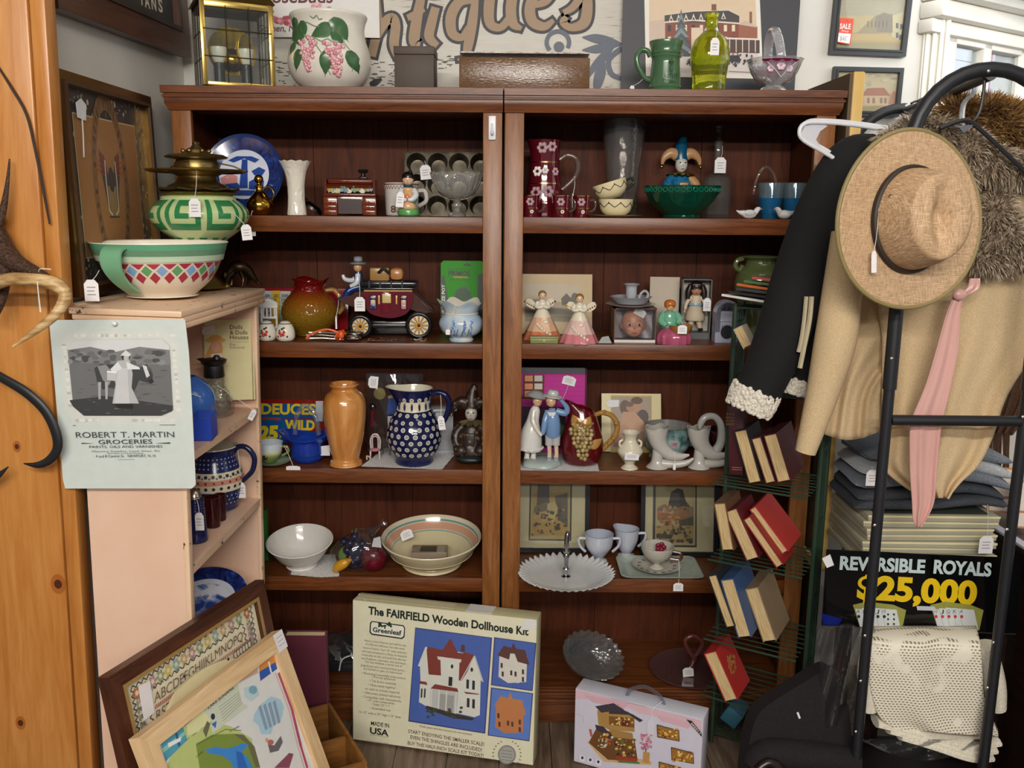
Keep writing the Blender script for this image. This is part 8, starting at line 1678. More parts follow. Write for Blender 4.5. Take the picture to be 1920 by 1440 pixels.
sk2((1146, 1344, 1186, 1358), ['d8a848', 'c8c090', '6a3a1c', 'e0c070'], 24, 2.6); sk2((1122, 1374, 1150, 1402), ['d8a030', 'b85a34', 'c8c8b0', '4a4a38'], 30, 3.4); sk2((1152, 1384, 1192, 1416), ['d8a848', '3a2014', '8a5a2c', 'c8b888', '4a6a34'], 50, 3.2); sk2((1202, 1376, 1222, 1404), ['c47a8a', 'd898a4', 'b06478'], 50, 3.6); m.pl([(1212, 1402), (1210, 1424)], .0022, '3a2430')
m.pp([(1156, 1416), (1194, 1420), (1196, 1430), (1154, 1424)], '9a3a2c'); m.pp([(1160, 1424), (1200, 1428), (1200, 1431), (1160, 1428)], '4a7a3a'); m.pp([(1207, 1408), (1219, 1410), (1218, 1430), (1206, 1428)], 'b88a4c'); m.pp([(1105, 1366), (1110, 1366), (1112, 1380), (1108, 1380)], 'b85a4c')
for x, y in ((1232, 1357), (1259, 1399), (1236, 1426)):
 m.pp([(x, y), (x+42, y+11), (x+43, y+32), (x+1, y+24)], '3a2820'); m.pp([(x+1.4, y+2), (x+41, y+12), (x+41.5, y+30.5), (x+2, y+22.5)], '9a6a2c'); sk2((x+4, y+8, x+39, y+26), ['d8a848', 'e8c878', '5a3418', '7a4a20', 'c89040'], 34, 3)
m.pp([(1288, 1347), (1298, 1350), (1316, 1372), (1317, 1380)], '221e1e'); m.pt('M2011', (1296, 1355), (1313, 1374), 'd8d4d8', 5, bold=.02)
for x in (1093, 1108, 1123): m.pp([(x-5, 1414+(x-1093)*.25), (x+5, 1416+(x-1093)*.25), (x+4.6, 1426+(x-1093)*.25), (x-5, 1424+(x-1093)*.25)], 'e2e0e8'); m.po(x, 1419+(x-1093)*.25, 2.6, 3, '3a3a40', 8)
m.pl([(1146, 1307), (1176, 1313)], .0008, '8a8a94'); m.pl([(1176, 1315), (1212, 1323)], .0008, '8a8a94'); m.pl([(1082, 1336), (1094, 1342), (1096, 1354)], .0007, '8a8a94'); m.build('printed_front', t)
xa = b.q(1170, 1310)[0]; xb = b.q(1240, 1330)[0]; m = b.fresh(); zc = h
m.tube([(xa, D_*.4, zc), (xa+.012, D_*.4, zc+.022), ((xa+xb)/2, D_*.4, zc+.040), (xb-.012, D_*.4, zc+.022), (xb, D_*.4, zc)], .0055, 't:dcdce4:.05:1.6:n:20:.2', 8, sm=4, flat=.5); m.build('carry_handle', t)
m = b.fresh(); q = b.q(1221, 1362); m.prism([(q[0]-.009, q[1]-.022), (q[0]+.009, q[1]-.022), (q[0]+.010, q[1]+.016), (q[0], q[1]+.026), (q[0]-.010, q[1]+.016)], -.004, -.0032, 'd2d0da'); m.tube([(q[0], -.003, q[1]+.022), (q[0]+.002, -.003, h-.004), (q[0]+.012, .01, h+.004), (xb-.006, D_*.4, h+.008)], .0012, 'd8d6dc', 5, sm=3); m.build('price_tag', t)
# green wire rack with old books
EA = R_(-30); e1, e2 = Vector((math.cos(EA), math.sin(EA), 0)), Vector((-math.sin(EA), math.cos(EA), 0))
LP = on(1357, -.10, .7); LP.z = 0
t = thing('wire_rack', 'dark green wire book rack in front of the right bookcase', 'rack', LP, (0, 0, EA)); gw = '263a2b:.4'; RW, RD, RH = .25, .09, 1.30
for x in (0, RW):
 for y in (0, RD): MB().cyl((x, y, 0), (x, y, RH), .007, gw, 8).build('post', t)
for x in (0, RW):
 m = MB()
 for i in range(1, 5): m.cyl((x, RD*i/5, .02), (x, RD*i/5, RH), .0019, gw, 6)
 for z in (.1, .3, .5, .72, .92, 1.1, 1.25): m.cyl((x, 0, z), (x, RD, z), .0022, gw, 6)
 m.build('side_grid', t)
@named
def old_pages(m, nt, bs, L):
 n = noise(nt, objcoord(nt, (160, 160, 6)), 3, 3); L.new(ramp(nt, n, [(.3, 'a88a58'), (.5, 'c4a878'), (.7, 'd6bf94')]), bs.inputs['Base Color']); bs.inputs['Roughness'].default_value = .8
def book(TL, TR, BL, col, depth, lab, Yo=-.24, extra=None):
 n = Vector((-e2.x, -e2.y, 0)); o = P(TL[0], TL[1], Yo); A, B_, C_ = (onp(p[0], p[1], o, n) for p in (TL, TR, BL))
 v = (A-C_).normalized(); h = (A-C_).length; u = n.cross(v)*-1; w = abs((B_-A).dot(u))*.95; bl = A-v*h
 b = Board(bl, bl+u*w, A); t = bthing(b, 'book', lab, 'book', 'old books in the wire rack'); c = .0025
 m = b.fresh(); m.bb(c, w-c, .002, depth-.002, .003, h-c, 'old_pages'); m.build('pages', t)
 m = b.fresh(); m.bb(0, c, 0, depth, 0, h, col); m.bb(w-c, w, 0, depth, 0, h, col); m.bb(c, w-c, 0, depth, h-c, h, col)
 if extra: extra(m, w, h, depth)
 m.build('cover', t); return t
def gilt(m, w, h, d):
 for i in range(26): a, r = random.random()*6.3, random.random()**.5; m.box((w+.0004, d*.5+.03*r*math.cos(a), h*.55+.03*r*math.sin(a)), (.0006, .008, .008), 'a8783c')
BK = [((1376, 809), (1403, 811), (1404, 908), '1d1a1c', .12, 'old book with a black cover, leftmost under the fleece cuff'), ((1408, 823), (1429, 823), (1436, 908), '4a1820', .12, 'thin old maroon book, middle of the upper row under the fleece cuffs'), ((1431, 817), (1460, 820), (1458, 906), '4a1418', .16, 'old maroon book with large cover, rightmost of the upper row'),
((1338, 944), (1362, 946), (1354, 1033), '6a4a32', .13, 'worn brown old book, leftmost of the red book row'), ((1358, 960), (1386, 960), (1400, 1053), '5a1018', .14, 'dark maroon old book with cream page edges beside the worn brown book'), ((1393, 975), (1411, 973), (1456, 1066), '8a1a1c', .13, 'thin dark red old book poking out below the bright red book'), ((1405, 956), (1421, 954), (1467, 1040), 'b0302c', .15, 'bright red old book with faded top, rightmost of the red book row'),
((1327, 1080), (1349, 1090), (1362, 1178), '22242a', .14, 'black covered old book beside the worn blue book'), ((1350.5, 1088), (1380, 1096), (1384, 1197), '34507a', .15, 'thick old blue book with scuffed spine'), ((1396.5, 1105), (1424, 1105), (1431, 1205), '8a7458', .15, 'old tan cloth book with a large plain cover'),
((1319.5, 1226), (1349, 1232), (1360, 1317), 'a82622', .12, 'single red old book with golden emblem on the lowest row')]
rk = t; bks = [book(*q[:6], Yo=-.22-.012*(i % 3), extra=gilt if i == 10 else None) for i, q in enumerate(BK)]
bpy.context.view_layer.update()
rows = [min((o.matrix_world @ Vector(c)).z for b_ in bks[i:j] for o in bpy.data.objects if o.parent == b_ for c in o.bound_box) for i, j in ((0, 3), (3, 7), (7, 10), (10, 11))]
zr = [.03]+[z-.008 for z in rows]+[1.06, 1.29]
for z in zr:
 m = MB()
 fy = -.13 if .1 < z < 1 else 0
 for y in (fy, RD): m.cyl((0, y, z), (RW, y, z), .003, gw, 6)
 for i in range(1, 8): m.cyl((0, fy+(RD-fy)*i/8, z), (RW, fy+(RD-fy)*i/8, z), .0017, gw, 6)
 m.build('wire_shelf', rk)
p = P(1378, 1334, -.16); tag(MB().box((0, 0, 0), (.05, .08, .05), '2a5a6a:.5', (0, .5, -.5), .004).build('book_end', None, p), 'teal block poking out below the lowest red book', 'book')
b = Board(P(1366, 890, -.185), P(1394, 892, -.20), P(1354, 762, -.185)); t = bthing(b, 'book', 'tall maroon book with gold spine lettering standing upright at the left of the rack', 'book', 'old books in the wire rack')
m = b.fresh(); m.bb(0, b.w, 0, .09, 0, b.h, '43121c:.45', .003); m.y0 = -.0003
for s, y in (('THE', 778), ('HISTORY', 785), ('OF', 791), ('HARRIET', 797)): m.pt(s, (1361, y), (1378, y+.5), '8a6a3c', 4)
m.pl([(1372, 876), (1392, 877)], .002, '8a6a3c'); m.pl([(1372, 880), (1392, 881)], .002, '8a6a3c'); m.build('cover', t); m = b.fresh(); m.bb(.004, b.w-.004, .09, .0915, .004, b.h-.004, 'old_pages'); m.build('pages', t)
book((1375, 618), (1392, 612), (1394, 655), 'b5a58c', .05, 'small cream paperback lying tilted below the colourful magazines', -.24)
tc = LP+e1*.07+e2*.0
for i, (c, lab) in enumerate((('d8d4cc', 'white edged booklet, lowest of the colourful stack'), ('241f24', 'black glossy booklet in the colourful stack'), ('2c2430', 'dark purple booklet in the middle of the colourful stack'), ('c8642c', 'orange booklet in the colourful stack'), ('4a6a3c', 'green edged booklet under the red topmost one'), ('b03a2c', 'red glossy booklet on top of the colourful stack'))):
 m = MB(); w = .17-.012*i; m.box((0, 0, .003), (w, .14, .006), c+':.25', (R_(-4), R_(5), 0)); m.box((0, -.02, .0066), (w*.5, .06, .0006), random.choice(['d8a03c', '3a5a9a', 'c8c0b4', 'd86a3a']), (R_(-4), R_(5), 0)); tag(m.build('booklet', None, tc+Vector((.006*i, -.004*i, RH+.012+i*.0105)), (0, 0, EA+.12*(i % 3)-.1)), lab, 'booklet', 'booklets stacked on the wire rack')
p = LP+e1*.20+e2*.10; p = on(1418, .10, ZS[1]+.001); k = kk(p); t = thing('vase', 'olive green glazed two handled vase behind the colourful booklets', 'vase', p)
MB(k).lathe(crom([(0, 0), (28, 0), (30, 6), (28, 30), (40, 70), (46, 100), (42, 126), (30, 140), (27, 150), (36, 156), (34, 157), (24, 148), (0, 110)], 3), '56603a:.12', 40).build('body', t)
for s in (-1, 1): MB(k).tube([(s*34, -2, 153), (s*44, -4, 150), (s*48, -4, 140), (s*40, -4, 132), (s*34, -2, 140)], 4.5, '56603a:.12', 8, sm=4).build('handle', t)
# arched clothes rack
A0 = -.508; bt = '1b1c20:.45'
xl = on(1716, A0, 1.78).x; xr = xl+.315; zt_ = 1.845; R0 = (xr-xl)/2
t = thing('clothes_rack', 'black tubular clothes rack with two arched ends and rivets', 'clothes rack', (xl, A0, 0))
def arch_(dx, y, nm):
 m = MB(); z1_ = zt_-R0
 m.tube([(dx, y, 1.15), (dx, y, z1_)]+[(dx+R0-R0*math.cos(PI*i/16), y, z1_+R0*math.sin(PI*i/16)) for i in range(1, 16)]+[(dx+2*R0, y, z1_), (dx+2*R0, y, 1.15)], .0155, bt, 12); m.build(nm, t)
 for x in (0, 2*R0): MB().cyl((dx+x, y, .0), (dx+x, y, 1.16), .0125, bt, 12).build('leg', t)
arch_(0, 0, 'arch'); arch_(.13, .74, 'arch')
MB().cyl((.01, 0, 1.077), (2*R0-.01, 0, 1.077), .0125, bt, 12).build('cross_bar', t)
MB().cyl((R0, 0, zt_-.012), (R0+.13, .74, zt_-.012), .0115, bt, 12).build('hanging_rail', t)
for px, py in ((1672, 672), (1640, 985), (1622, 1192), (1614, 1277), (1605, 1372), (1888, 993), (1918, 782), (1863, 1205), (1852, 1290), (1853, 133)):
 q = P(px, py, A0-.0125); m = MB(); m.sph(q-Vector((xl, A0, 0)), (.0045, .003, .0045), 'm:d8d4cc:.25', 10, 6); m.build('rivet', t)
def rail(u): return Vector((xl+R0+.13*u, A0+.74*u, zt_-.012))
def hook(m, o, r, mat): m.tube([(o.x, o.y, o.z-.09), (o.x, o.y, o.z-.04), (o.x+.022, o.y, o.z-.012), (o.x+.016, o.y, o.z+.012), (o.x, o.y, o.z+.017), (o.x-.016, o.y, o.z+.010)], r, mat, 8, sm=4)
first = None
for i, (u, c, rot) in enumerate(((.42, '1a1b1e:.35', .1), (.5, 'd8d8dc:.35', -.1), (.58, 'm:b8b8bc:.2', .15), (.66, 'd8d8dc:.35', .05), (.74, 'm:b8b8bc:.2', -.05), (.82, '1a1b1e:.35', .1), (.9, 'd8d8dc:.35', 0))):
 o = rail(u); m = MB(); hook(m, Vector((0, 0, 0)), .003, c); m.tube([(-.19, 0, -.15), (-.04, 0, -.10), (0, 0, -.088), (.04, 0, -.10), (.15, 0, -.15)], .0042, c, 8, sm=3); m.tube([(-.19, 0, -.15), (.15, 0, -.155)], .0042, c, 8)
 tag(m.build('coat_hanger', None, o, (0, 0, rot)), ('empty %s coat hanger far back on the rail, number %s from the front' % (('black', 'white', 'chrome')[(0, 1, 2, 1, 2, 0, 1)[i]], ('one', 'two', 'three', 'four', 'five', 'six', 'seven')[i])), 'hanger', 'hangers bunched at the back of the rail')
for j, (dy, lab) in enumerate(((0, 'white plastic tube hanger sticking out left of the black coat, front one'), (.02, 'white plastic tube hanger just behind the front white one'))):
 o = rail(.22+.03*j); Yh = o.y; m = MB(); s = 5*j
 q = [P(a+s, b_-s*.6, Yh)-o for a, b_ in ((1760, 262), (1690, 248), (1600, 234), (1535, 229), (1508, 232), (1499, 247), (1508, 264), (1556, 292), (1640, 345), (1740, 352), (1850, 352), (1905, 345), (1860, 300), (1800, 268))]
 m.tube(q, .0052, 'd4d4d8:.3', 10, True, sm=3); hook(m, Vector((0, 0, 0)), .0032, 'd4d4d8:.3')
 if j == 0: w_ = [P(a, b_, Yh+.002)-o for a, b_ in ((1535, 231), (1509, 236), (1502, 250), (1512, 264), (1545, 284), (1530, 262), (1538, 246), (1552, 236))]; m.add(w_, [list(range(8))], 'bcbcc2:.4')
 tag(m.build('coat_hanger', None, o), lab, 'hanger', 'white tube hangers')
o = rail(.04); t = thing('coat_hanger', 'black metal hanger hooked over the near arch in front of the fur', 'hanger', o); Yb = o.y-.012
m = MB(); q = [P(*a, Yb)-o for a in ((1846, 139), (1845, 165), (1838, 205), (1826, 226), (1812, 231))]; m.tube(q, .0036, bt, 8, sm=4); m.build('hook', t)
m = MB(); m.tube([P(*a, Yb)-o for a in ((1762, 241), (1790, 230), (1812, 226), (1832, 238), (1870, 272), (1930, 330))], .005, bt, 8, sm=3); m.prism([tuple((P(*a, Yb)-o)[i] for i in (0, 2)) for a in ((1786, 236), (1826, 234), (1818, 240), (1806, 250), (1798, 240))], Yb-o.y-.003, Yb-o.y+.002, 'm:a8a8ac:.25'); m.build('arms', t)
t = thing('clip_hanger', 'black bar hanger holding the camel coat at the right edge', 'hanger', P(1880, 345, -.40)); m = MB(); o = Vector(t.location)
for y0_, r in ((338, .003), (352, .006)): m.cyl(P(1842, y0_, -.40)-o, P(1960, y0_+14, -.40)-o, r, bt, 8)
m.tube([P(1960, 352, -.40)-o, P(1966, 358, -.40)-o, P(1960, 366, -.40)-o], .004, bt, 6); m.build('bar', t)
def cloth(rows, Y, mat, name, parent, base, nu=40, nv=34, amp=.012, waves=5, seed=0, thick=.006, ph=None, dY=None):
 """draped sheet through photo rows (py, x left, x right); folds push it in depth"""
 rr = crom(rows, max(2, nv//len(rows))); m = MB(); n = len(rr)
 def fn(u, v):
  i = min(n-1, int(round(v*(n-1)))); py, a, c = rr[i]; f = amp*(.35+.65*v)*(math.sin(u*waves*2*PI+seed+.8*math.sin(v*3+seed))+.4*math.sin(u*waves*4.3*PI+v*2+seed*2))
  return P(a+(c-a)*u, py+(ph(u) if ph else 0)*v, Y+f+(dY(v) if dY else 0))-base
 m.grid(fn, nu, n, mat); o = m.build(name, parent, sharp=180); s = o.modifiers.new('s', 'SOLIDIFY'); s.thickness = thick; s.offset = 1; return o
def fabric(c1, c2, sc=260, b=.25):
 def g(m, nt, bs, L):
  n = noise(nt, objcoord(nt), sc, 3); L.new(ramp(nt, n, [(.35, c1), (.65, c2)]), bs.inputs['Base Color']); bs.inputs['Roughness'].default_value = .9; bump(nt, n, bs, b, .002)
 return g
NAMED.update(black_wool=fabric('050507', '09090b'), camel_knit=fabric('bfa47c', 'cfb68f', 320), denim=fabric('5f656e', '7d848d', 300), dark_cloth=fabric('30333a', '44474d', 300), light_denim=fabric('9ba0a5', 'b9bdbf', 300), velvet_plum=fabric('0e070a', '190e13', 120), fleece=fabric('c8c0b0', 'e2dccf', 200, .6), crochet=fabric('d2c9b4', 'e6dfce', 180, .5), brown_cloth=fabric('3a2416', '5a3a24', 200))
o = P(1520, 500, -.30); t = thing('coat', 'black wool coat with white fleece cuffs hanging on the rack', 'coat', o)
ptube([(1640, 268, -.29, 18), (1590, 300, -.31, 40), (1540, 400, -.33, 48), (1500, 520, -.345, 51), (1462, 640, -.36, 49), (1418, 742, -.375, 41)], 'black_wool', 20, 5, base=o).build('sleeve', t)
ptube([(1640, 300, -.28, 34), (1590, 440, -.29, 40), (1545, 580, -.30, 36), (1490, 716, -.31, 29)], 'black_wool', 18, 5, base=o).build('sleeve', t)
cloth([(262, 1600, 1690), (400, 1540, 1760), (560, 1484, 1760), (690, 1464, 1760), (712, 1466, 1760)], -.275, 'black_wool', 'body', t, o, amp=.008)
def fleece_cuff(pts, nm):
 m = ptube(pts, 'fleece', 18, 3, base=o); r = random.Random(3)
 q = [P(a, b_, c)-o for a, b_, c, _ in pts]; rad = [d*kk(P(a, b_, c)) for a, b_, c, d in pts]
 for i in range(420):
  u = r.random(); j = min(int(u*(len(q)-1)), len(q)-2); f = u*(len(q)-1)-j; c = q[j].lerp(q[j+1], f); R_2 = rad[j]*(1-f)+rad[j+1]*f; d = (q[j+1]-q[j]).normalized(); a = r.random()*2*PI; s = d.cross(Vector((0, 1, 0))).normalized(); w = d.cross(s); m.sph(c+R_2*(math.cos(a)*s+math.sin(a)*w), r.uniform(.004, .007), 'fleece', 6, 4)
 m.build(nm, t)
fleece_cuff([(1420, 730, -.37, 43), (1411, 750, -.37, 44), (1402, 768, -.37, 41)], 'fleece_cuff'); fleece_cuff([(1488, 708, -.31, 29), (1484, 722, -.31, 30), (1480, 733, -.31, 28)], 'fleece_cuff')
m = MB(); m.tube([P(a, b_, -.43)-o for a, b_ in ((1522, 556), (1518, 600), (1508, 650), (1500, 690))], .006, 'b0a488:.7', 6, sm=3); m.tube([P(a, b_, -.43)-o for a, b_ in ((1512, 556), (1508, 600), (1502, 640), (1497, 660))], .005, 'b0a488:.7', 6, sm=3); m.build('pocket_trim', t)
o = P(1700, 600, -.44); t = thing('cardigan', 'camel beige knitted cardigan hanging behind the straw hat', 'cardigan', o)
ptube([(1600, 440, -.43, 40), (1580, 540, -.44, 36), (1566, 640, -.45, 38), (1540, 745, -.45, 29), (1510, 848, -.45, 19)], 'camel_knit', 18, 5, base=o).build('sleeve', t)
cloth([(330, 1590, 1900), (440, 1580, 1960), (560, 1575, 1960), (700, 1566, 1690), (815, 1548, 1658)], -.375, 'camel_knit', 'front_panel', t, o, amp=.010, waves=2.2, seed=1, ph=lambda u: 10*math.sin(u*4))
cloth([(340, 1840, 1990), (520, 1660, 1990), (640, 1655, 1950), (740, 1655, 1890), (820, 1655, 1862), (872, 1655, 1836), (905, 1690, 1802), (934, 1740, 1778)], -.395, 'camel_knit', 'back_drape', t, o, amp=.014, waves=2.4, seed=2.2)
def fur(name, parent, base, ells, cols, n, ln, seed, droop=.5):
 r = random.Random(seed); m = MB()
 for px, py, Y, rx, ry, rz in ells:
  c = P(px, py, Y)-base; k = kk(P(px, py, Y)); m.sph(c, (rx*k*.93, rz*k*.93, ry*k*.93), cols[0], 14, 10)
 for i in range(n):
  px, py, Y, rx, ry, rz = ells[i % len(ells)]; c = P(px, py, Y)-base; k = kk(P(px, py, Y)); d = Vector((r.gauss(0, 1), r.gauss(-.5, 1), r.gauss(0, 1))).normalized()
  p0 = c+Vector((d.x*rx*k, d.y*rz*k, d.z*ry*k))*.95; g = (d*.7+Vector((r.uniform(-.3, .3), -.1, -droop))).normalized(); L_ = ln*r.uniform(.6, 1.3); s = g.cross(Vector((0, 1, 0))).normalized()*.0015; mid = p0+d*L_*.55; e = p0+d*L_*.5+g*L_*.6
  m.add([p0-s, p0+s, mid+s*.8, mid-s*.8, e], [[0, 1, 2, 3], [3, 2, 4]], r.choice(cols))
 return m.build(name, parent, sharp=180)
fb = P(1830, 380, -.42); t = thing('fur_coat_collar', 'grey brown fur collar and stole draped over the rack beside the straw hat', 'fur', fb); FG = ['86745f:.8', 'a3917a:.8', '6a5848:.8', 'bdae98:.8', '79674f:.8']
fur('collar', t, fb, [(1720, 250, -.42, 42, 26, 22), (1680, 268, -.42, 34, 20, 20), (1760, 262, -.43, 40, 34, 22), (1815, 285, -.44, 42, 34, 22), (1862, 310, -.44, 44, 30, 22), (1908, 320, -.44, 36, 28, 22), (1790, 330, -.435, 40, 30, 20)], FG, 5200, .022, 1)
fur('hem', t, fb, [(1868, 405, -.44, 30, 46, 20), (1884, 450, -.445, 44, 42, 20), (1852, 488, -.445, 46, 26, 20), (1905, 474, -.445, 40, 34, 20)], FG, 3200, .020, 2)
fb = P(1840, 235, -.30); t = thing('fur_hat', 'golden brown fur hat perched on the rack beside the window', 'hat', fb)
fur('crown', t, fb, [(1800, 219, -.255, 44, 36, 30), (1850, 218, -.255, 46, 36, 30), (1885, 234, -.26, 40, 44, 30), (1840, 252, -.26, 62, 28, 30), (1895, 268, -.265, 24, 28, 28)], ['6e4c26:.8', '8a6430:.8', 'a27a42:.8', '553a1c:.8', 'b48c54:.8'], 5600, .018, 5, .2)
@named
def straw(m, nt, bs, L):
 a = noise(nt, objcoord(nt, (1, 1, 14), (0, .5, 0)), 60, 3, .6); b_ = noise(nt, objcoord(nt, (14, 1, 1), (0, .5, 0)), 60, 3, .6); f = math_n(nt, 'MAXIMUM', a, b_)
 L.new(ramp(nt, f, [(.42, '957655'), (.55, 'bd9b76'), (.66, 'd2b28c'), (.8, 'e6d0ae')]), bs.inputs['Base Color']); bs.inputs['Roughness'].default_value = .6; bump(nt, f, bs, .5, .002)
hp = P(1704, 412, -.585); k = kk(hp); t = thing('straw_hat', 'tan woven straw fedora with wide brim hung on the clothes rack', 'hat', hp, (R_(-4), 0, R_(14)))
m = MB(k); NA = 72
def brim(u, v):
 a = 2*PI*u; rx, rz = 78+(154-78)*v, 94+(164-94)*v; return (rx*math.cos(a), 6*math.sin(2*a)*v-4*v*v, rz*math.sin(a))
m.grid(brim, NA, 10, 'straw', True); o_ = m.build('brim', t, sharp=180); s = o_.modifiers.new('s', 'SOLIDIFY'); s.thickness = .003
m = MB(k); m.tube([brim(i/NA, 1) for i in range(NA)], 4.2, '8a7a4e:.6', 8, True); m.build('brim_binding', t)
m = MB(k)
def crown(u, v):
 a = 2*PI*u; c, s = math.cos(a), math.sin(a)
 if v < .55: w = v/.55; f = 1-.20*w**1.6; return (78*f*c, -4-86*w**.9, 94*f*s)
 w = (v-.55)/.45; f = .80*(1-w); x, z = 78*f*c, 94*f*s-6*w
 h = 90+9*math.sin(PI*min(1, w*1.25)); valley = math.exp(-((x-2)/20)**2)*24*(.35+.65*max(0, 1-abs(z-2)/88))+math.exp(-((x+46)/15)**2)*max(0, (z+20)/80)*12+math.exp(-((x-46)/15)**2)*max(0, (z+20)/80)*12
 return (x, -h+valley*min(1, w*3), z)
m.grid(crown, 96, 34, 'straw', True); m.build('crown', t, sharp=180)
m = MB(k); m.tube([(80*math.cos(2*PI*i/60), -8, 96*math.sin(2*PI*i/60)) for i in range(60)], 5, '2c2018:.6', 8, True, flat=1.6); m.build('hat_band', t)
m = MB(k)
for x, z in ((-70, 16), (-74, -10), (-68, 40)): m.lathe([(0, 0), (3.4, 0), (3.4, 2), (2, 3)], '2a2018:.5', 10, (x*.97, -34, z), M4=Matrix.Rotation(PI/2, 4, 'X') @ Matrix.Rotation(-.9, 4, 'Y'))
m.build('eyelets', t)
string_tag(t, k, (-76, -14, 22), (-84, -18, -78), 11, 40, ang=.04, lines=False)
@named
def satin_pink(m, nt, bs, L): bs.inputs['Base Color'].default_value = lin('d2a198'); bs.inputs['Roughness'].default_value = .32; bs.inputs['Sheen Weight'].default_value = .3
o = P(1760, 700, -.475); t = thing('sash', 'pale pink satin sash knotted and hanging in front of the camel cardigan', 'sash', o)
cloth([(556, 1788, 1806), (590, 1774, 1800), (650, 1757, 1797), (720, 1736, 1784), (778, 1712, 1770), (800, 1706, 1765), (880, 1706, 1757), (940, 1710, 1752), (972, 1712, 1738), (988, 1718, 1726)], -.474, 'satin_pink', 'tail', t, o, 24, 40, .005, 1.6, .6, .002)
cloth([(522, 1818, 1838), (540, 1812, 1836), (552, 1796, 1818), (560, 1790, 1806)], -.478, 'satin_pink', 'loop', t, o, 14, 20, .004, 1.2, 1, .002)
m = MB(); m.sph(P(1799, 552, -.482)-o, (.016, .010, .013), 'satin_pink', 14, 10); m.build('knot', t)
# behind the clothes rack
t = thing('side_table', 'dark wooden side table under the stacked tiles behind the clothes rack', 'table', (1.165, -.18, 0)); dw = 'chest_wood'
MB().bb(-.185, .185, -.135, .135, .607, .634, dw, .003).build('tabletop', t)
for x in (-.16, .16):
 for y in (-.11, .11): MB().bb(x-.018, x+.018, y-.018, y+.018, 0, .607, dw).build('leg', t)
tb_ = Vector((1.115, -.178, .636)); zf = .636
for i in range(8):
 m = MB(); w = .345-.008*(i % 3); m.box((0, 0, .009), (w, .25, .016), 'a5a18c:.4', None, .0015); m.bb(-w/2-.001, w/2+.001, -.1265, -.124, .012, .0172, 'dccfa2:.3'); m.bb(-w/2+.02, w/2-.02, -.11, .11, .0172, .0176, '4a5248:.2')
 tag(m.build('framed_tile', None, Vector((tb_.x+.006*math.sin(i*2.1), tb_.y+.004*math.cos(i*3), zf)), (0, 0, .02*math.sin(i*1.7))), 'flat gilt edged framed tile, number %s from the bottom of the stack under the trousers' % ('one', 'two', 'three', 'four', 'five', 'six', 'seven', 'eight')[i], 'frame', 'stack of gilt edged tiles'); zf += .0178
def folded(name, lab, cat, loc, rz, w, d, hs, mats, seed):
 t = thing(name, lab, cat, loc, (0, 0, rz)); z = .003
 for i, (h, mt) in enumerate(zip(hs, mats)):
  m = MB(); n = 28; pr = []
  def f(u, v, i=i, h=h, z=z):
   a = 2*PI*v; c, sn = math.cos(a), math.sin(a); q = abs(2*u-1); e = max(0, 1-q**6)**.45
   x = (u-.5)*w*(1-.05*i)+.010*math.sin(7*v+seed+i); y = d/2*math.copysign(abs(c)**.45, c)*(.9+.1*e)*(1-.05*i)+.008*math.sin(7*u+seed+i); zz = z+h*.5+h*.56*math.copysign(abs(sn)**.6, sn)*e
   return (x, y, zz-.022*q**3*(1 if hs[0] > .025 else .5)+.007*math.sin(6*u+3*v+seed+i))
  m.grid(lambda v, u: f(u, v), 26, n, mt, True); m.add([f(0, j/26) for j in range(26)], [list(range(26))], mt); m.add([f(1, j/26) for j in range(26)], [list(range(26))[::-1]], mt); m.build('fold', t, sharp=60); z += h*.92
 return t
t = folded('trousers', 'dark grey trousers folded on top of the stacked tiles', 'trousers', Vector((1.13, -.175, zf+.012)), .03, .41, .24, (.030, .030), ('dark_cloth', 'dark_cloth'), 1)
string_tag(t, .0014, (70, -120, 22), (78, -116, -56), 26, 34)
t = folded('jeans', 'faded grey blue jeans folded on the dark trousers', 'jeans', Vector((1.135, -.175, zf+.072)), -.03, .40, .23, (.036, .040, .036), ('denim', 'light_denim', 'denim'), 2.4)
string_tag(t, .0014, (-130, -92, 40), (-132, -104, 22), 22, 30)
b = Board(P(1541, 1172, -.355), P(1905, 1188, -.355), P(1537, 1030, -.33)); t = bthing(b, 'slot_glass', 'black slot machine glass reading reversible royals in front of the tiles', 'sign')
m = b.fresh(); m.bb(0, b.w, 0, .005, 0, b.h, '08080a:.06'); wl, yl = 'b8c8c8:.3', 'd8b414:.3'
m.pt('REVERSIBLE', (1574, 1067), (1734, 1074), wl, 25, bold=.04); m.pt('ROYALS', (1750, 1074), (1858, 1080), wl, 25, bold=.04); m.pt('$25,000', (1606, 1121), (1830, 1133), yl, 44, bold=.045)
for x0, col_, cs in ((1603, '15151a', 'AKQJ10'), (1748, 'b8283a', '10JQKA')):
 m.pp([(x0-4, 1134), (x0+24, 1128), (x0+72, 1134), (x0+96, 1144), (x0+88, 1182), (x0+10, 1178)], '8a8a3c'); L_ = ['A', 'K', 'Q', 'J', '10'] if x0 < 1700 else ['10', 'J', 'Q', 'K', 'A']
 for i in range(5):
  x = x0+i*12; m.pp([(x, 1139+abs(i-2)*1.2), (x+30, 1141+abs(i-2)), (x+38, 1180), (x+10, 1178)], 'c4c8c8:.3'); m.pl([(x, 1139), (x+10, 1178)], .0006, '5a5a5a'); m.pt(L_[i], (x+3, 1149), (x+9, 1149.6), '2c2c30', 7); m.po(x+7, 1156, 3, 3.2, col_, 10)
 for i in range(3):
  for j in range(2): m.po(x0+62+j*11-(0 if x0 < 1700 else -4), 1152+i*9, 2, 2.2, col_, 8) if x0 < 1700 else None
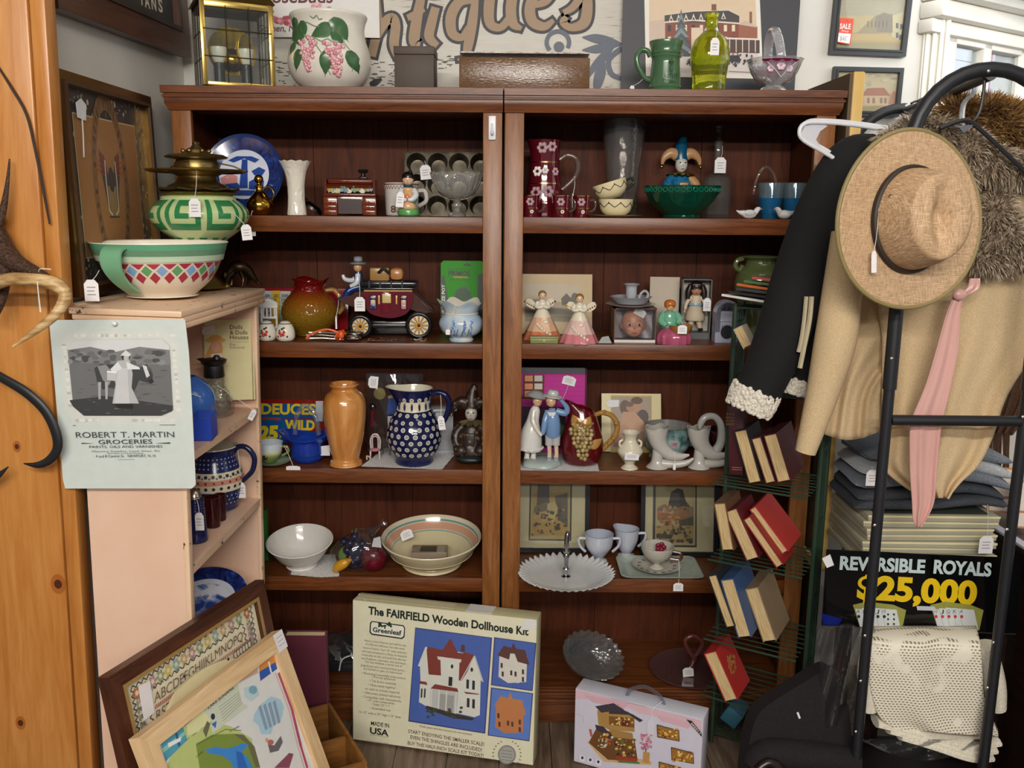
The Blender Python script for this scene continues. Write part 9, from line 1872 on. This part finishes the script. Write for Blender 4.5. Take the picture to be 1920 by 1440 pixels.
m.pp([(1541, 1150), (1580, 1160), (1572, 1172), (1543, 1171)], '0c1c6a:.1'); m.pp([(1718, 1136), (1752, 1137), (1756, 1145), (1720, 1144)], 'b8b8c0:.2')
m.build('glass_panel', t); m = b.fresh(); m.bb(0, b.w, -.001, .006, -.003, 0, 'm:8a8a8e:.3'); m.build('edge_strip', t)
q = b.q(1552, 1050); m = b.fresh(); m.prism([(q[0]-.016, q[1]+.004), (q[0]-.002, q[1]-.02), (q[0]+.016, q[1]-.012), (q[0]+.004, q[1]+.016)], -.003, -.0022, 'd8d6d8'); m.build('price_label', t)
t = thing('stool', 'low dark stool carrying the folded crochet blanket', 'stool', (1.062, -.44, 0)); MB().bb(-.135, .135, -.13, .13, .13, .158, '120d0c:.5', .006).build('seat', t)
for x in (-.115, .115):
 for y in (-.11, .11): MB().cyl((x, y, 0), (x, y, .13), .014, '120d0c:.5', 8).build('leg', t)
@named
def crochet_net(m, nt, bs, L):
 v = nt.nodes.new('ShaderNodeTexBrick'); v.inputs['Scale'].default_value = 60; v.inputs['Mortar Size'].default_value = .022; v.inputs['Brick Width'].default_value = .55; v.inputs['Row Height'].default_value = .42; v.inputs['Mortar Size'].default_value = .12; v.inputs['Color1'].default_value = v.inputs['Color2'].default_value = lin('8a7c64'); v.inputs['Mortar'].default_value = lin('e4ddcb'); L.new(objcoord(nt, (1, 1, 1), (PI/2, 0, 0)), v.inputs['Vector'])
 n = noise(nt, objcoord(nt, (6, 6, 6)), 2, 2); L.new(mixc(nt, ramp(nt, n, [(.36, (0, 0, 0, 1)), (.42, (1, 1, 1, 1))]), lin('e4ddcb'), v.outputs[0]), bs.inputs['Base Color']); bs.inputs['Roughness'].default_value = .9
o = P(1730, 1290, -.50); t = thing('blanket', 'cream crochet blanket folded in layers below the black slot glass', 'blanket', o)
cloth([(1172, 1640, 1830), (1205, 1630, 1838), (1250, 1628, 1842), (1300, 1634, 1846), (1345, 1650, 1862), (1368, 1680, 1872)], -.475, 'crochet_net', 'front_fold', t, o, 40, 30, .008, 1.5, .4, .02, ph=lambda u: 14*u, dY=lambda v: .13*max(0, 1-v/.28)**2)
for i in range(3): ptube([(1640+22*i, 1350+12*i, -.44-.004*i, 9), (1720+14*i, 1368+12*i, -.445-.004*i, 10), (1800+4*i, 1388+11*i, -.445-.004*i, 11), (1868-8*i, 1386+14*i, -.44, 8)], 'crochet', 10, 5, base=o, flat=2.5).build('lower_fold', t)
ptube([(1640, 1200, -.44, 22), (1628, 1260, -.44, 20), (1630, 1330, -.44, 16)], 'crochet', 12, 4, base=o).build('side_fold', t)
ptube([(1845, 1210, -.43, 22), (1862, 1280, -.43, 22), (1872, 1330, -.43, 14)], 'crochet', 12, 4, base=o).build('side_fold', t)
o = P(1600, 1260, -.46); m = MB()
m.grid(lambda u, v: P(1530+110*u+20*v, 1175+(190-60*u)*v+6*math.sin(u*9), -.44-.02*math.sin(u*11+v*7))-o, 26, 20, 't:d2d2d6:.06:2.4'); m.grid(lambda u, v: P(1610+250*u, 1386+40*v*math.sin(PI*u), -.47-.015*math.sin(u*13+v*5))-o, 26, 8, 't:d2d2d6:.06:2.4')
tag(m.build('plastic_bag', None, o), 'crumpled clear plastic bag round the crochet blanket', 'bag')
cp = P(1500, 1400, -.40); t = thing('armchair', 'dark plum velvet armchair at the bottom right, behind the clothes rack leg', 'chair', (cp.x, -.40, 0))
b = Board(P(1400, 1520, -.50), P(1604, 1520, -.50), P(1400, 1300, -.42)); q = b.qs([(1392, 1520), (1404, 1400), (1420, 1344), (1446, 1318), (1500, 1284), (1546, 1257), (1566, 1256), (1584, 1290), (1596, 1370), (1602, 1520)])
X = Matrix.Translation((-cp.x, .40, 0)) @ b.M
m = MB(); m.T = X; m.prism([tuple(v) for v in crom(q, 3)], 0, .08, 'velvet_plum'); o_ = m.build('backrest', t); md = o_.modifiers.new('b', 'BEVEL'); md.width = .014; md.segments = 3
m = MB(); m.T = X; m.tube([(u_[0], -.03, u_[1]) for u_ in b.qs([(1408, 1432), (1430, 1408), (1500, 1410), (1598, 1424)])], [.03, .035, .036, .036], 'velvet_plum', 12, sm=4); m.bb(q[0][0]+.02, q[-1][0]-.004, -.055, 0, .0, q[1][1]-.045, 'velvet_plum', .01); m.build('seat', t)
m = MB(); m.T = X; c_ = b.q(1428, 1440); m.tube([(c_[0]+r*math.cos(a_), -.07, c_[1]+r*math.sin(a_)) for r, a_ in ((.034, 2.6), (.036, 1.6), (.034, .6), (.028, -.4), (.02, -1.4), (.014, -2.6))], .012, '1d100d:.3', 10, sm=4); m.build('arm_scroll', t)
l_ = b.q(1497, 1341); m = MB(); m.T = X; m.box((l_[0], -.0015, l_[1]), (.005, .002, .016), 'd8d8d8', (0, -.35, 0)); m.build('white_label', t)
t = thing('display_chest', 'dark wooden chest with a pale edged lid at the right edge', 'chest', (1.36, -.45, 0)); MB().bb(0, .5, -.45, .45, 0, .67, 'chest_wood', .004).build('body', t); m = MB(); m.bb(-.012, .5, -.46, .46, .6705, .695, 'chest_wood', .004); m.bb(-.012, .012, -.46, .46, .6955, .702, 'b8b8c8:.3'); m.build('lid', t); MB().bb(-.02, -.0005, -.10, -.06, 0, .66, '6a4c30:.5').build('batten', t)
for px, py, w, lab in ((1893, 1000, .10, 'white picture card with orange edge on the dark chest'), (1846, 985, .085, 'small white picture card behind the other one on the dark chest')):
 p = P(px, py, -.18 if w > .09 else -.05); p.z = .7345; m = MB(); m.bb(0, w, 0, .004, -.03, .10, 'c4803c:.4'); m.bb(.006, w-.004, -.0012, 0, -.025, .095, 'd8ccc0:.4'); m.bb(.006, w-.004, -.0016, -.0012, .012, .018, 'b87038'); tag(m.build('picture_card', None, p, (R_(-8), 0, -.2)), lab, 'card', 'cards on the chest')
o = P(1862, 850, .04); t = thing('fringed_shawl', 'brown shawl with hanging fringe behind the clothes rack', 'shawl', o); cloth([(640, 1850, 1960), (740, 1838, 1950), (815, 1836, 1900)], .04, 'brown_cloth', 'shawl', t, o, amp=.01)
m = MB()
for i in range(16): x = 1838+i*3.6; m.tube([P(x, 812, .04)-o, P(x+random.uniform(-2, 2), 850, .03)-o, P(x+random.uniform(-3, 3), 890, .035)-o], .0028, 'brown_cloth', 5)
m.build('fringe', t)
for me, ms in PENDING:
 for sp in ms: me.materials.append(M(sp))
